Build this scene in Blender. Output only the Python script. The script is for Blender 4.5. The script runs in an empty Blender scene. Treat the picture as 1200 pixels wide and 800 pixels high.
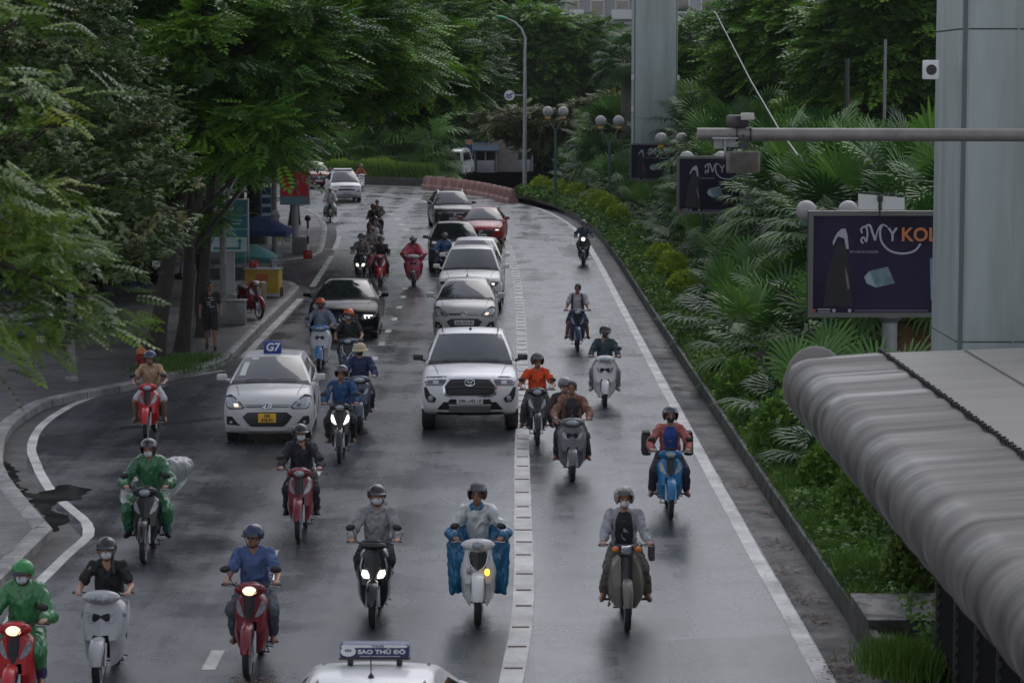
import bpy, bmesh, math, random
import numpy as np
from mathutils import Vector, Matrix, noise, Euler
random.seed(7); NR = np.random.default_rng(7)
R = math.radians
S = bpy.context.scene
COL = S.collection
# ------------------------------------------------------------------ camera
CAM_H, FPX = 6.67, 3000.0
TH = math.atan(303.0 / FPX)
cd = bpy.data.cameras.new('camera'); cam = bpy.data.objects.new('camera', cd); COL.objects.link(cam)
cam.location = (0, 0, CAM_H); cam.rotation_euler = (R(90) - TH, 0, 0)
cd.sensor_width = 36; cd.lens = 90; cd.clip_start = 0.5; cd.clip_end = 3000
cd.dof.use_dof = True; cd.dof.focus_distance = 46; cd.dof.aperture_fstop = 4.5
S.camera = cam
S.render.resolution_x = 1024; S.render.resolution_y = 682
# ------------------------------------------------------------------ light
SUN_EL, SUN_AZ = R(46), R(18)          # azimuth measured from +Y clockwise
w = bpy.data.worlds.new('World'); S.world = w; w.use_nodes = True
nt = w.node_tree; bg = nt.nodes['Background']
sky = nt.nodes.new('ShaderNodeTexSky'); sky.sky_type = 'NISHITA'; sky.sun_disc = False
sky.sun_elevation = SUN_EL; sky.sun_rotation = SUN_AZ
sky.air_density = 1.7; sky.dust_density = 1.0; sky.ozone_density = 1.0
hs = nt.nodes.new('ShaderNodeHueSaturation'); hs.inputs['Saturation'].default_value = 0.30
tn_ = nt.nodes.new('ShaderNodeMix'); tn_.data_type = 'RGBA'; tn_.blend_type = 'MULTIPLY'; tn_.inputs[0].default_value = 1; tn_.inputs[7].default_value = (.985, .975, 1.06, 1)   # cool cloud cover
nt.links.new(sky.outputs[0], hs.inputs['Color']); nt.links.new(hs.outputs[0], tn_.inputs[6]); nt.links.new(tn_.outputs[2], bg.inputs[0])
bg.inputs[1].default_value = 0.15
sd = bpy.data.lights.new('sun', 'SUN'); sd.energy = 0.5; sd.angle = R(40); sd.color = (1, .97, .93)
so = bpy.data.objects.new('sun', sd); COL.objects.link(so)
so.rotation_euler = (R(90) - SUN_EL, 0, -SUN_AZ + R(180))
so.location = (0, 0, 60)
S.view_settings.view_transform = 'Standard'; S.view_settings.look = 'None'
S.view_settings.exposure = 0.03; S.view_settings.gamma = 1
S.view_settings.use_curve_mapping = False
S.cycles.max_bounces = 6; S.cycles.transparent_max_bounces = 8

# ------------------------------------------------------------------ pixel -> world helpers
def ray(px, py):
    x = (px - 600) / FPX; y = (py - 400) / FPX
    F = Vector((0, math.cos(TH), -math.sin(TH))); D = Vector((0, -math.sin(TH), -math.cos(TH)))
    return F + Vector((1, 0, 0)) * x + D * y
def G(px, py, h=0.0):
    d = ray(px, py); t = (h - CAM_H) / d.z
    return Vector((d.x * t, d.y * t, h))
def P(px, py, Y):
    d = ray(px, py); t = Y / d.y
    return Vector((d.x * t, Y, CAM_H + d.z * t))

# ------------------------------------------------------------------ materials
MATS = {}
def mat(name, col, rough=0.5, metal=0.0, var=0.0, vscale=6.0, bump=0.0, bscale=40.0, spec=0.5, coat=0.0,
        emit=None, estr=0.0, island=0.0, tone=None, trans=0.0, rvar=0.0, alpha=1.0, stretch=None, sss=0.0):
    if name in MATS: return MATS[name]
    m = bpy.data.materials.new(name); m.use_nodes = True; n = m.node_tree.nodes; l = m.node_tree.links
    b = n['Principled BSDF']
    c = (*col, 1)
    b.inputs['Base Color'].default_value = c; b.inputs['Roughness'].default_value = rough
    b.inputs['Metallic'].default_value = metal; b.inputs['Specular IOR Level'].default_value = spec
    b.inputs['Coat Weight'].default_value = coat; b.inputs['Coat Roughness'].default_value = 0.08
    b.inputs['Alpha'].default_value = alpha
    if trans: b.inputs['Transmission Weight'].default_value = trans
    if emit: b.inputs['Emission Color'].default_value = (*emit, 1); b.inputs['Emission Strength'].default_value = estr
    vec = None
    if var or bump or rvar:
        tc = n.new('ShaderNodeTexCoord'); mp = n.new('ShaderNodeMapping')
        l.new(tc.outputs['Object'], mp.inputs[0]); vec = mp.outputs[0]
        if stretch: mp.inputs['Scale'].default_value = stretch
    last = None
    if var:
        nz = n.new('ShaderNodeTexNoise'); nz.inputs['Scale'].default_value = vscale; nz.inputs['Detail'].default_value = 6
        nz.inputs['Roughness'].default_value = .65
        l.new(vec, nz.inputs['Vector'])
        mx = n.new('ShaderNodeMix'); mx.data_type = 'RGBA'
        mr = n.new('ShaderNodeMapRange'); mr.inputs[1].default_value = .3; mr.inputs[2].default_value = .7
        l.new(nz.outputs[0], mr.inputs[0]); l.new(mr.outputs[0], mx.inputs[0])
        mx.inputs[6].default_value = tuple(max(0, x * (1 - var)) for x in col) + (1,)
        mx.inputs[7].default_value = tuple(min(1, x * (1 + var)) for x in col) + (1,)
        last = mx.outputs[2]
    if island:
        g = n.new('ShaderNodeNewGeometry'); h = n.new('ShaderNodeHueSaturation')
        mr = n.new('ShaderNodeMapRange'); mr.inputs[3].default_value = 1 - island; mr.inputs[4].default_value = 1 + island
        l.new(g.outputs['Random Per Island'], mr.inputs[0]); l.new(mr.outputs[0], h.inputs['Value'])
        if last: l.new(last, h.inputs['Color'])
        else: h.inputs['Color'].default_value = c
        last = h.outputs[0]
    if tone:
        at = n.new('ShaderNodeAttribute'); at.attribute_name = 'tone'
        cr = n.new('ShaderNodeValToRGB'); cr.color_ramp.elements.remove(cr.color_ramp.elements[1])
        for i, (p_, cc) in enumerate(tone):
            e = cr.color_ramp.elements[0] if i == 0 else cr.color_ramp.elements.new(p_)
            e.position = p_; e.color = (*cc, 1)
        l.new(at.outputs['Fac'], cr.inputs[0]); last = cr.outputs[0]
    if last: l.new(last, b.inputs['Base Color'])
    if rvar:
        nz = n.new('ShaderNodeTexNoise'); nz.inputs['Scale'].default_value = vscale * .7; nz.inputs['Detail'].default_value = 5
        l.new(vec, nz.inputs['Vector'])
        mr = n.new('ShaderNodeMapRange'); mr.inputs[1].default_value = .3; mr.inputs[2].default_value = .7
        mr.inputs[3].default_value = max(.03, rough - rvar); mr.inputs[4].default_value = min(1, rough + rvar)
        l.new(nz.outputs[0], mr.inputs[0]); l.new(mr.outputs[0], b.inputs['Roughness'])
    if bump:
        nz = n.new('ShaderNodeTexNoise'); nz.inputs['Scale'].default_value = bscale; nz.inputs['Detail'].default_value = 4
        l.new(vec, nz.inputs['Vector'])
        bp = n.new('ShaderNodeBump'); bp.inputs['Strength'].default_value = bump; bp.inputs['Distance'].default_value = .02
        l.new(nz.outputs[0], bp.inputs['Height']); l.new(bp.outputs[0], b.inputs['Normal'])
    MATS[name] = m
    return m
def leafmat(name, tones, rough=.45, trans=.25):
    """leaf: glossy principled plus a little translucency, colour from the face attribute tone"""
    if name in MATS: return MATS[name]
    m = mat(name, (.05, .1, .03), rough, tone=tones, spec=.4)
    n = m.node_tree.nodes; l = m.node_tree.links; b = n['Principled BSDF']; out = n['Material Output']
    cr = [x for x in n if x.type == 'VALTORGB'][0]
    tr = n.new('ShaderNodeBsdfTranslucent'); mx = n.new('ShaderNodeMixShader'); mx.inputs[0].default_value = trans
    l.new(cr.outputs[0], tr.inputs[0]); l.new(b.outputs[0], mx.inputs[1]); l.new(tr.outputs[0], mx.inputs[2])
    l.new(mx.outputs[0], out.inputs[0])
    return m
def paint(name, col, rough=.28): return mat('paint_' + name, col, rough, coat=.22, spec=.4, var=.02, vscale=2, rvar=.06)
def cloth(name, col, var=.18): return mat('cloth_' + name, col, .85, var=var, vscale=14, bump=.25, bscale=60)
M = dict(
    tyre=mat('tyre_rubber', (.018, .018, .018), .6, var=.2, vscale=20),
    black=mat('black_plastic', (.02, .02, .022), .4, rvar=.1),
    dark=mat('dark_metal', (.035, .035, .038), .45, metal=.3),
    chrome=mat('chrome', (.7, .7, .72), .15, metal=1),
    alloy=mat('alloy', (.42, .42, .44), .35, metal=.8),
    glass=mat('tinted_glass', (.022, .028, .03), .04, spec=1.0, coat=.5, var=.5, vscale=2.5),
    lens=mat('clear_lens', (.26, .28, .30), .10, spec=.8, coat=.8, var=.6, vscale=30),
    lensdark=mat('smoked_lens', (.05, .055, .06), .08, spec=.7, coat=.6),
    lampon=mat('lamp_lit', (.9, .9, .85), .3, emit=(1, .94, .82), estr=1.8),
    lampwarm=mat('lamp_lit_warm', (.9, .8, .6), .3, emit=(1, .72, .42), estr=1.5),
    amber=mat('amber_lens', (.75, .2, .02), .2, coat=.5),
    amberon=mat('amber_lit', (.9, .5, .05), .2, emit=(1, .6, .05), estr=2.2),
    redlens=mat('red_lens', (.5, .02, .02), .2, coat=.5),
    seat=mat('seat_vinyl', (.02, .02, .02), .4, bump=.1),
    skin=mat('skin', (.40, .22, .15), .5, var=.1, vscale=9),
    skind=mat('skin_tan', (.27, .14, .09), .5, var=.1, vscale=9),
    lips=mat('lips', (.25, .09, .07), .5), eye=mat('eye', (.02, .015, .012), .2),
    hair=mat('hair', (.012, .010, .009), .5, var=.3, vscale=50),
    mask=mat('mask_white', (.62, .64, .66), .8), maskb=mat('mask_black', (.02, .02, .022), .8), maskg=mat('mask_grey', (.32, .33, .36), .8),
    plate=mat('plate_white', (.6, .61, .6), .45), platey=mat('plate_yellow', (.75, .42, .03), .45), ink=mat('ink_black', (.02, .02, .02), .5),
    white=mat('white_paint', (.7, .7, .7), .45, var=.08), 
    steel=mat('galvanised_steel', (.30, .31, .32), .5, metal=.4, var=.15, vscale=4),
)

# ------------------------------------------------------------------ mesh builder
class MB:
    def __init__(s): s.v = []; s.f = []; s.sm = []
    def add(s, vs, fs, smooth=True):
        o = len(s.v); s.v += [tuple(x) for x in vs]
        for f in fs: s.f.append(tuple(i + o for i in f)); s.sm.append(smooth)
        return s
    def box(s, c, d, rz=0, rx=0, ry=0, b=0.0):
        bm = bmesh.new(); bmesh.ops.create_cube(bm, size=1)
        for v in bm.verts: v.co = Vector((v.co.x * d[0], v.co.y * d[1], v.co.z * d[2]))
        if b: bmesh.ops.bevel(bm, geom=bm.edges[:], offset=b, segments=2, affect='EDGES', profile=.6)
        m = Matrix.Translation(c) @ Euler((rx, ry, rz)).to_matrix().to_4x4(); bm.verts.ensure_lookup_table()
        bm.verts.index_update()
        s.add([m @ v.co for v in bm.verts], [[v.index for v in f.verts] for f in bm.faces], False if not b else True); bm.free()
        return s
    def loft(s, rings, cap=True, closed=True, smooth=True):
        n = len(rings[0]); vs = [p for r in rings for p in r]; fs = []
        for i in range(len(rings) - 1):
            for j in range(n if closed else n - 1):
                k = (j + 1) % n
                fs.append((i * n + j, i * n + k, (i + 1) * n + k, (i + 1) * n + j))
        s.add(vs, fs, smooth)
        if cap and closed:
            s.add(rings[0], [tuple(range(n))[::-1]], False); s.add(rings[-1], [tuple(range(n))], False)
        return s
    def tube(s, pts, r, n=8, cap=True, sy=1.0):
        pts = [Vector(p) for p in pts]; m = len(pts)
        rr = r if isinstance(r, (list, tuple)) else [r] * m
        rings = []; up = Vector((0, 0, 1)); prev = None
        for i, p in enumerate(pts):
            t = (pts[min(i + 1, m - 1)] - pts[max(i - 1, 0)])
            if t.length < 1e-9: t = Vector((0, 0, 1))
            t.normalize()
            a = prev if prev is not None else (up if abs(t.z) < .9 else Vector((1, 0, 0)))
            x = (a - t * a.dot(t)); 
            if x.length < 1e-6: x = Vector((1, 0, 0)) - t * t.x
            x.normalize(); prev = x; y = t.cross(x)
            rings.append([p + x * rr[i] * math.cos(2 * math.pi * j / n) + y * rr[i] * sy * math.sin(2 * math.pi * j / n) for j in range(n)])
        return s.loft(rings, cap)
    def lathe(s, prof, c, ax=(0, 0, 1), n=16, cap=True):
        ax = Vector(ax).normalized(); a = Vector((1, 0, 0)) if abs(ax.x) < .9 else Vector((0, 0, 1))
        x = (a - ax * a.dot(ax)).normalized(); y = ax.cross(x); c = Vector(c)
        rings = [[c + ax * h + (x * math.cos(2 * math.pi * j / n) + y * math.sin(2 * math.pi * j / n)) * max(r, 1e-4) for j in range(n)] for r, h in prof]
        return s.loft(rings, cap)
    def ell(s, c, r, n=12, m=8, rot=None):
        c = Vector(c); rings = []
        for i in range(m + 1):
            th = math.pi * i / m
            ring = []
            for j in range(n):
                a = 2 * math.pi * j / n
                v = Vector((r[0] * math.sin(th) * math.cos(a), r[1] * math.sin(th) * math.sin(a), -r[2] * math.cos(th)))
                if i in (0, m): v = Vector((v.x + 1e-4 * math.cos(a), v.y + 1e-4 * math.sin(a), v.z))
                if rot: v = rot @ v
                ring.append(c + v)
            rings.append(ring)
        return s.loft(rings, True)
    def slab(s, rows, off, smooth=True):
        """grid surface rows x cols, given a back offset vector -> closed solid"""
        off = Vector(off); nr = len(rows); nc = len(rows[0])
        f = [Vector(p) for r in rows for p in r]; b = [p + off for p in f]; N = len(f); fs = []
        for i in range(nr - 1):
            for j in range(nc - 1):
                a = i * nc + j
                fs.append((a, a + 1, a + nc + 1, a + nc)); fs.append((N + a, N + a + nc, N + a + nc + 1, N + a + 1))
        for j in range(nc - 1):
            fs.append((j + 1, j, N + j, N + j + 1)); a = (nr - 1) * nc + j; fs.append((a, a + 1, N + a + 1, N + a))
        for i in range(nr - 1):
            a = i * nc; fs.append((a, a + nc, N + a + nc, N + a)); a = i * nc + nc - 1; fs.append((a + nc, a, N + a, N + a + nc))
        return s.add(f + b, fs, smooth)
    def prism(s, poly, off, smooth=False):
        off = Vector(off); n = len(poly); p = [Vector(q) for q in poly]
        return s.add(p + [q + off for q in p], [tuple(range(n)), tuple(range(2 * n - 1, n - 1, -1))] + [((j + 1) % n, j, n + j, n + (j + 1) % n) for j in range(n)], smooth)
    def build(s, name, m, parent=None, loc=(0, 0, 0), rz=0, sharp=38):
        me = bpy.data.meshes.new(name); me.from_pydata(s.v, [], s.f); me.polygons.foreach_set('use_smooth', s.sm); me.update()
        bm = bmesh.new(); bm.from_mesh(me); bmesh.ops.remove_doubles(bm, verts=bm.verts, dist=2e-5)
        bmesh.ops.recalc_face_normals(bm, faces=bm.faces); bm.to_mesh(me); bm.free()
        me.set_sharp_from_angle(angle=R(sharp))
        if m: me.materials.append(m)
        o = bpy.data.objects.new(name, me); COL.objects.link(o); o.location = loc; o.rotation_euler = (0, 0, rz)
        if parent: o.parent = parent
        return o
def tag(o, label=None, cat=None, group=None, kind=None):
    if label: o['label'] = label
    if cat: o['category'] = cat
    if group: o['group'] = group
    if kind: o['kind'] = kind
    return o
def empty(name, loc=(0, 0, 0), rz=0, label=None, cat=None, group=None):
    o = bpy.data.objects.new(name, None); COL.objects.link(o); o.location = loc; o.rotation_euler = (0, 0, rz); o.empty_display_size = .2
    return tag(o, label, cat, group)
KIDS = {}
def copy_tree(o, parent=None, mats=None):
    c = o.copy(); COL.objects.link(c); c.parent = parent
    base = o.name.split('.')[0]
    if mats and base in mats and c.type == 'MESH':
        c.material_slots[0].link = 'OBJECT'; c.material_slots[0].material = mats[base]
    for ch in list(o.children): copy_tree(ch, c, mats)
    return c
def discard(o):
    for ch in list(o.children): discard(ch)
    bpy.data.objects.remove(o)
def npmesh(name, V, quads, tone, m, parent=None, loc=(0, 0, 0)):
    """V (n,3), quads (k,4) ints, tone (k,)"""
    me = bpy.data.meshes.new(name); k = len(quads)
    me.vertices.add(len(V)); me.vertices.foreach_set('co', np.ascontiguousarray(V, dtype=np.float32).ravel())
    me.loops.add(4 * k); me.loops.foreach_set('vertex_index', np.ascontiguousarray(quads, dtype=np.int32).ravel())
    me.polygons.add(k); me.polygons.foreach_set('loop_start', np.arange(k, dtype=np.int32) * 4)
    me.update(calc_edges=True)
    at = me.attributes.new('tone', 'FLOAT', 'FACE'); at.data.foreach_set('value', np.ascontiguousarray(tone, dtype=np.float32))
    me.materials.append(m); o = bpy.data.objects.new(name, me); COL.objects.link(o); o.parent = parent; o.location = loc
    return o
def text(txt, name, size, m, parent, loc, rot=(R(90), 0, 0), ext=.003, sx=1.0, shear=0, align='CENTER', bold=0.0):
    cu = bpy.data.curves.new(name, 'FONT'); cu.body = txt; cu.size = size; cu.extrude = ext; cu.align_x = align; cu.align_y = 'CENTER'
    cu.shear = shear; cu.offset = bold; cu.resolution_u = 3
    t = bpy.data.objects.new('tmp', cu); COL.objects.link(t)
    dg = bpy.context.evaluated_depsgraph_get(); me = bpy.data.meshes.new_from_object(t.evaluated_get(dg))
    bpy.data.objects.remove(t); me.name = name; me.materials.clear(); me.materials.append(m)
    o = bpy.data.objects.new(name, me); COL.objects.link(o); o.parent = parent; o.location = loc; o.rotation_euler = rot; o.scale = (sx, 1, 1)
    return o
# ------------------------------------------------------------------ ground, roads, kerbs
def sheet(name, pts, z, m, label=None):
    """flat polygon sheet"""
    bm = bmesh.new(); vs = [bm.verts.new((p[0], p[1], z)) for p in pts]; bm.faces.new(vs)
    bmesh.ops.triangulate(bm, faces=bm.faces[:]); bm.normal_update()
    for f in bm.faces:
        if f.normal.z < 0: f.normal_flip()
    me = bpy.data.meshes.new(name); bm.to_mesh(me); bm.free()
    me.materials.append(m); o = bpy.data.objects.new(name, me); COL.objects.link(o); o['kind'] = 'structure'
    return o
def smooth_line(pts, step=1.0):
    pts = [Vector((p[0], p[1])) for p in pts]; out = []
    for i in range(len(pts) - 1):
        p0 = pts[max(i - 1, 0)]; p1 = pts[i]; p2 = pts[i + 1]; p3 = pts[min(i + 2, len(pts) - 1)]
        n = max(1, int((p2 - p1).length / step))
        for k in range(n):
            t = k / n
            out.append(.5 * ((2 * p1) + (p2 - p0) * t + (2 * p0 - 5 * p1 + 4 * p2 - p3) * t * t + (3 * p1 - p0 - 3 * p2 + p3) * t ** 3))
    out.append(pts[-1]); return out
def ribbon(name, line, w, z, m, h=0.0, side=0.0, kind='structure', jitter=0):
    """strip of width w along a line (flat if h==0, else solid from z to z+h); side shifts it sideways"""
    L = []; Rr = []
    for i, p in enumerate(line):
        t = (line[min(i + 1, len(line) - 1)] - line[max(i - 1, 0)]).normalized(); n = Vector((-t.y, t.x))
        ww = w(i / len(line)) if callable(w) else w
        j1 = random.uniform(-jitter, jitter); j2 = random.uniform(-jitter, jitter)
        L.append(p + n * (side + ww / 2 + j1)); Rr.append(p + n * (side - ww / 2 + j2))
    b = MB()
    if h:
        b.loft([[(l.x, l.y, z), (l.x, l.y, z + h - .02), (l.x * .9 + r.x * .1, l.y * .9 + r.y * .1, z + h), (l.x * .1 + r.x * .9, l.y * .1 + r.y * .9, z + h), (r.x, r.y, z + h - .02), (r.x, r.y, z)] for l, r in zip(L, Rr)], smooth=False)
    else:
        b.loft([[(l.x, l.y, z), (r.x, r.y, z)] for l, r in zip(L, Rr)], cap=False, closed=False, smooth=False)
    o = b.build(name, m)
    if not h:
        if o.data.polygons[0].normal.z < 0: o.data.flip_normals()
    if kind: o['kind'] = kind
    return o
def groundmat(name, c1, c2, rough, rvar, scale=.35, bump=.4, streak=True, bscale=60, bricks=None, spec=.5):
    m = bpy.data.materials.new(name); m.use_nodes = True; n = m.node_tree.nodes; l = m.node_tree.links; b = n['Principled BSDF']
    b.inputs['Specular IOR Level'].default_value = spec
    g = n.new('ShaderNodeNewGeometry'); pos = g.outputs['Position']
    def noise_(sc, vec=pos, det=6, ro=.6):
        z = n.new('ShaderNodeTexNoise'); z.inputs['Scale'].default_value = sc; z.inputs['Detail'].default_value = det; z.inputs['Roughness'].default_value = ro
        l.new(vec, z.inputs['Vector']); return z.outputs[0]
    def mrange(x, a, b_, c, d):
        r = n.new('ShaderNodeMapRange'); r.inputs[1].default_value = a; r.inputs[2].default_value = b_; r.inputs[3].default_value = c; r.inputs[4].default_value = d
        l.new(x, r.inputs[0]); return r.outputs[0]
    def math_(op, x, y):
        q = n.new('ShaderNodeMath'); q.operation = op
        for i, s in enumerate((x, y)):
            if isinstance(s, (int, float)): q.inputs[i].default_value = s
            else: l.new(s, q.inputs[i])
        return q.outputs[0]
    mp = n.new('ShaderNodeMapping'); mp.inputs['Scale'].default_value = (1.1, .055, 1); l.new(pos, mp.inputs[0])
    big = noise_(scale); st = noise_(1.0, mp.outputs[0], 7, .62); fine = noise_(14, pos, 3)
    mix1 = math_('ADD', math_('MULTIPLY', big, .5), math_('MULTIPLY', st, .5)) if streak else big
    f = mrange(math_('ADD', math_('MULTIPLY', mix1, .75), math_('MULTIPLY', fine, .25)), .38, .62, 0, 1)
    mx = n.new('ShaderNodeMix'); mx.data_type = 'RGBA'; l.new(f, mx.inputs[0]); mx.inputs[6].default_value = (*c1, 1); mx.inputs[7].default_value = (*c2, 1)
    col = mx.outputs[2]
    hgt = noise_(bscale, pos, 3)
    if bricks:
        br = n.new('ShaderNodeTexBrick'); br.inputs['Scale'].default_value = 1; br.inputs['Brick Width'].default_value = bricks[0]; br.inputs['Row Height'].default_value = bricks[1]
        br.inputs['Mortar Size'].default_value = bricks[2]; br.inputs['Color1'].default_value = (1, 1, 1, 1); br.inputs['Color2'].default_value = (.75, .75, .75, 1); br.inputs['Mortar'].default_value = (.35, .35, .35, 1)
        l.new(pos, br.inputs['Vector'])
        mm = n.new('ShaderNodeMix'); mm.data_type = 'RGBA'; mm.blend_type = 'MULTIPLY'; mm.inputs[0].default_value = 1
        l.new(col, mm.inputs[6]); l.new(br.outputs[0], mm.inputs[7]); col = mm.outputs[2]
        hgt = math_('ADD', math_('MULTIPLY', hgt, .4), math_('MULTIPLY', br.outputs['Fac'], -1.0))
    l.new(col, b.inputs['Base Color'])
    wet = noise_(scale * 1.3, pos, 5, .7)
    if streak:
        sp = n.new('ShaderNodeSeparateXYZ'); l.new(pos, sp.inputs[0]); trk = math_('MULTIPLY', math_('SINE', math_('ADD', math_('MULTIPLY', sp.outputs[0], 3.6), math_('MULTIPLY', big, 5.0)), 0), .055); wet = math_('ADD', wet, trk)
    rr = mrange(math_('ADD', math_('MULTIPLY', wet, .6), math_('MULTIPLY', st, .4)) if streak else wet, .40, .60, rough - rvar, rough + rvar)
    l.new(rr, b.inputs['Roughness'])
    bp = n.new('ShaderNodeBump'); bp.inputs['Strength'].default_value = bump; bp.inputs['Distance'].default_value = .01
    l.new(hgt, bp.inputs['Height']); l.new(bp.outputs[0], b.inputs['Normal'])
    return m
GM = dict(
    asphalt=groundmat('wet_asphalt', (.024, .026, .031), (.066, .070, .081), .29, .14, bump=.28, spec=.7),
    asphaltdark=groundmat('wet_asphalt_patch', (.018, .019, .022), (.040, .042, .047), .24, .06, bump=.22, spec=.35),
    paint=groundmat('road_paint', (.28, .28, .27), (.62, .61, .58), .5, .12, scale=1.2, bump=.3, streak=False),
    paint2=groundmat('raised_marking', (.32, .315, .30), (.54, .53, .50), .5, .1, scale=1.5, bump=.3, streak=False),
    rust=mat('marking_joint_rust', (.2, .14, .11), .8, var=.3),
    kerb=groundmat('kerb_concrete', (.13, .13, .128), (.30, .295, .285), .6, .15, scale=1.6, bump=.6, streak=False, bricks=(1.0, 1.0, .012)),
    kerbdark=groundmat('mossy_concrete', (.025, .026, .022), (.08, .076, .066), .6, .15, scale=2.5, bump=.8, streak=False),
    gutter=groundmat('gutter_concrete', (.025, .025, .025), (.06, .058, .055), .68, .15, scale=1.2, bump=.6, streak=True),
    pave=groundmat('pavement_tiles', (.052, .053, .055), (.10, .098, .094), .55, .16, scale=.5, bump=.5, streak=False, bricks=(.6, .3, .012)),
    soil=groundmat('planting_soil', (.03, .035, .018), (.06, .06, .035), .9, .05, scale=1.5, bump=1, streak=False, bscale=12),
    land=groundmat('land', (.06, .062, .055), (.10, .10, .09), .7, .1, scale=.2, bump=.5, streak=False),
    puddle=mat('puddle_water', (.022, .022, .022), .16, spec=.35, rvar=.08, vscale=2),
)
sheet('ground', [(-900, -60), (900, -60), (900, 1500), (-900, 1500)], -.012, GM['land'])
g2 = lambda x, y: tuple(G(x, y).xy)
# main road: right edge and left edge lines as points on the ground
RIGHT = [(4.25, -20), (4.2, 22), (4.18, 31), (4.12, 38), (4.05, 52), (4.0, 66), (3.95, 80), (3.9, 95), (3.75, 110), (3.2, 124), (2.0, 137), (.2, 147), (-2.6, 156), (-6.5, 164), (-14, 169), (-26, 171), (-60, 171)]
sheet('road', [(-7.2, -20)] + [(p[0], p[1]) for p in RIGHT] + [(-60, 150), (-30, 150), (-19, 146), (-13, 138), (-10.2, 130), (-8.6, 112), (-40, 106), (-40, 84), (-12, 60), (-12, 40), (-7.2, 36)], 0, GM['asphalt'])
sheet('side_street', [(-80, 50), (-12, 50), (-12, 110), (-80, 110)], -.004, GM['asphalt'])
# right gutter strip, kerb, and the planted median
RL = smooth_line(RIGHT, 1.5)
near = [p for p in RL if p.y < 150 and p.x > -1.2]
ribbon('gutter', near, .55, .004, GM['gutter'], side=.28)
ribbon('kerb', near, .26, 0, GM['kerbdark'], h=.30, side=-.13)
sheet('planting_bed', [(4.4, 8)] + [(p.x + .25, p.y) for p in near if p.y > 8] + [(0, 152), (4, 156), (16, 156), (12.6, 120), (12.4, 8)], .22, GM['soil'])
ribbon('kerb', [Vector((12.5, y)) for y in range(8, 156, 4)], .22, 0, GM['kerb'], h=.26)
sheet('opposite_road', [(12.7, -20), (30, -20), (30, 190), (12.7, 190)], .003, GM['asphalt'])
sheet('opposite_pavement', [(30, -20), (60, -20), (60, 260), (-10, 260), (-10, 200), (30, 200)], .12, GM['pave'])
# edge line, right
EL = smooth_line([(p[0] - (.68 if p[1] < 120 else .62), p[1]) for p in RIGHT[:-5]] + [(-3.2, 153), (-7, 160.5), (-15, 165)], 1.2)
ribbon('road_marking', EL, .2, .004, GM['paint'], jitter=.006)
# separator strip with cross joints
SEP = [(-.1, 26), (.02, 28.8), (.11, 31), (.16, 34), (.17, 40), (.18, 46), (.24, 56), (.25, 66), (.23, 78), (.12, 90), (-.2, 107), (-.5, 114), (-1.6, 126), (-3.4, 138), (-6.5, 150), (-11, 159), (-18, 163)]
SL = smooth_line(SEP, .5)
ribbon('separator_marking', [p for p in SL if p.y < 121], lambda t: .27, .012, GM['paint2'], jitter=.004)
ribbon('road_marking', [p for p in SL if p.y >= 121], .16, .004, GM['paint'])
b = MB(); ib = [p for p in SL if p.y < 121]; acc = 0; last = ib[0]
for i in range(1, len(ib) - 1):
    acc += (ib[i] - last).length; last = ib[i]
    if acc > .98:
        acc = 0; p = ib[i]; b.box((p.x + random.uniform(-.01, .01), p.y + random.uniform(-.05, .05), .018), (.24 + random.uniform(-.05, .03), .035, .012), rz=random.uniform(-.05, .05))
tag(b.build('marking_joint', GM['rust']), kind='structure')
# left edge line
LEL = [g2(28, 700), g2(60, 668), g2(84, 645), g2(103, 628), g2(101, 612), g2(84, 597), g2(60, 575), g2(43, 545), g2(37, 525), g2(44, 505), g2(62, 488), g2(95, 470), g2(145, 456), g2(205, 444), g2(262, 434)]
ll = smooth_line(LEL, .5)
ribbon('road_marking', [p for p in ll if not (44.0 < p.y < 46.2)] if False else ll, .17, .004, GM['paint'], jitter=.006)
ribbon('road_marking', smooth_line([(-6.15, 15), (-6.1, 28), g2(28, 700)], 1), .17, .004, GM['paint'], jitter=.006)
for a, c in (((284, 420), (352, 350)), ((366, 336), (389, 300)), ((392, 293), (398, 276))):
    ribbon('road_marking', smooth_line([g2(*a), g2(*c)], .8), .2, .004, GM['paint'], jitter=.012)
ribbon('road_marking', smooth_line([g2(330, 294), g2(375, 292), g2(405, 292)], .8), .3, .005, GM['paint'], jitter=.03)
# lane dashes
b = MB()
def dash(px, py, ln=1.0, w=.15, rz=0):
    p = G(px, py); b.add([(p.x + x * math.cos(rz) - y * math.sin(rz), p.y + x * math.sin(rz) + y * math.cos(rz), .004) for x, y in ((-w / 2, -ln / 2), (w / 2, -ln / 2), (w / 2, ln / 2), (-w / 2, ln / 2))], [(0, 1, 2, 3)], False)
for px, py in ((250, 773), (317, 652), (371, 553), (392, 497), (429, 436), (439, 420), (447.5, 403), (455, 388), (462, 374), (468, 360), (472.5, 348), (475, 338)): dash(px, py, 1.0 if py > 600 else .85, .16)
for px, py, z in ((458, 251, .1), (466, 257, .1), (471, 263, .05), (476, 269, .05)): dash(px, py, 1.3, .3, z)
tag(b.build('road_marking', GM['paint']), kind='structure')
# repair patches
sheet('asphalt_patch', [g2(783, 750), g2(930, 742), g2(985, 840), g2(783, 840)], .003, GM['asphaltdark'])
sheet('asphalt_patch', [g2(653, 289), g2(690, 289), g2(706, 301), g2(660, 301)], .003, GM['asphaltdark'])
sheet('asphalt_patch', [g2(640, 416), g2(762, 414), g2(764, 417), g2(641, 419)], .003, GM['asphaltdark'])
sheet('asphalt_patch', [g2(140, 500), g2(262, 488), g2(262, 491), g2(140, 504)], .003, GM['asphaltdark'])
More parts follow.
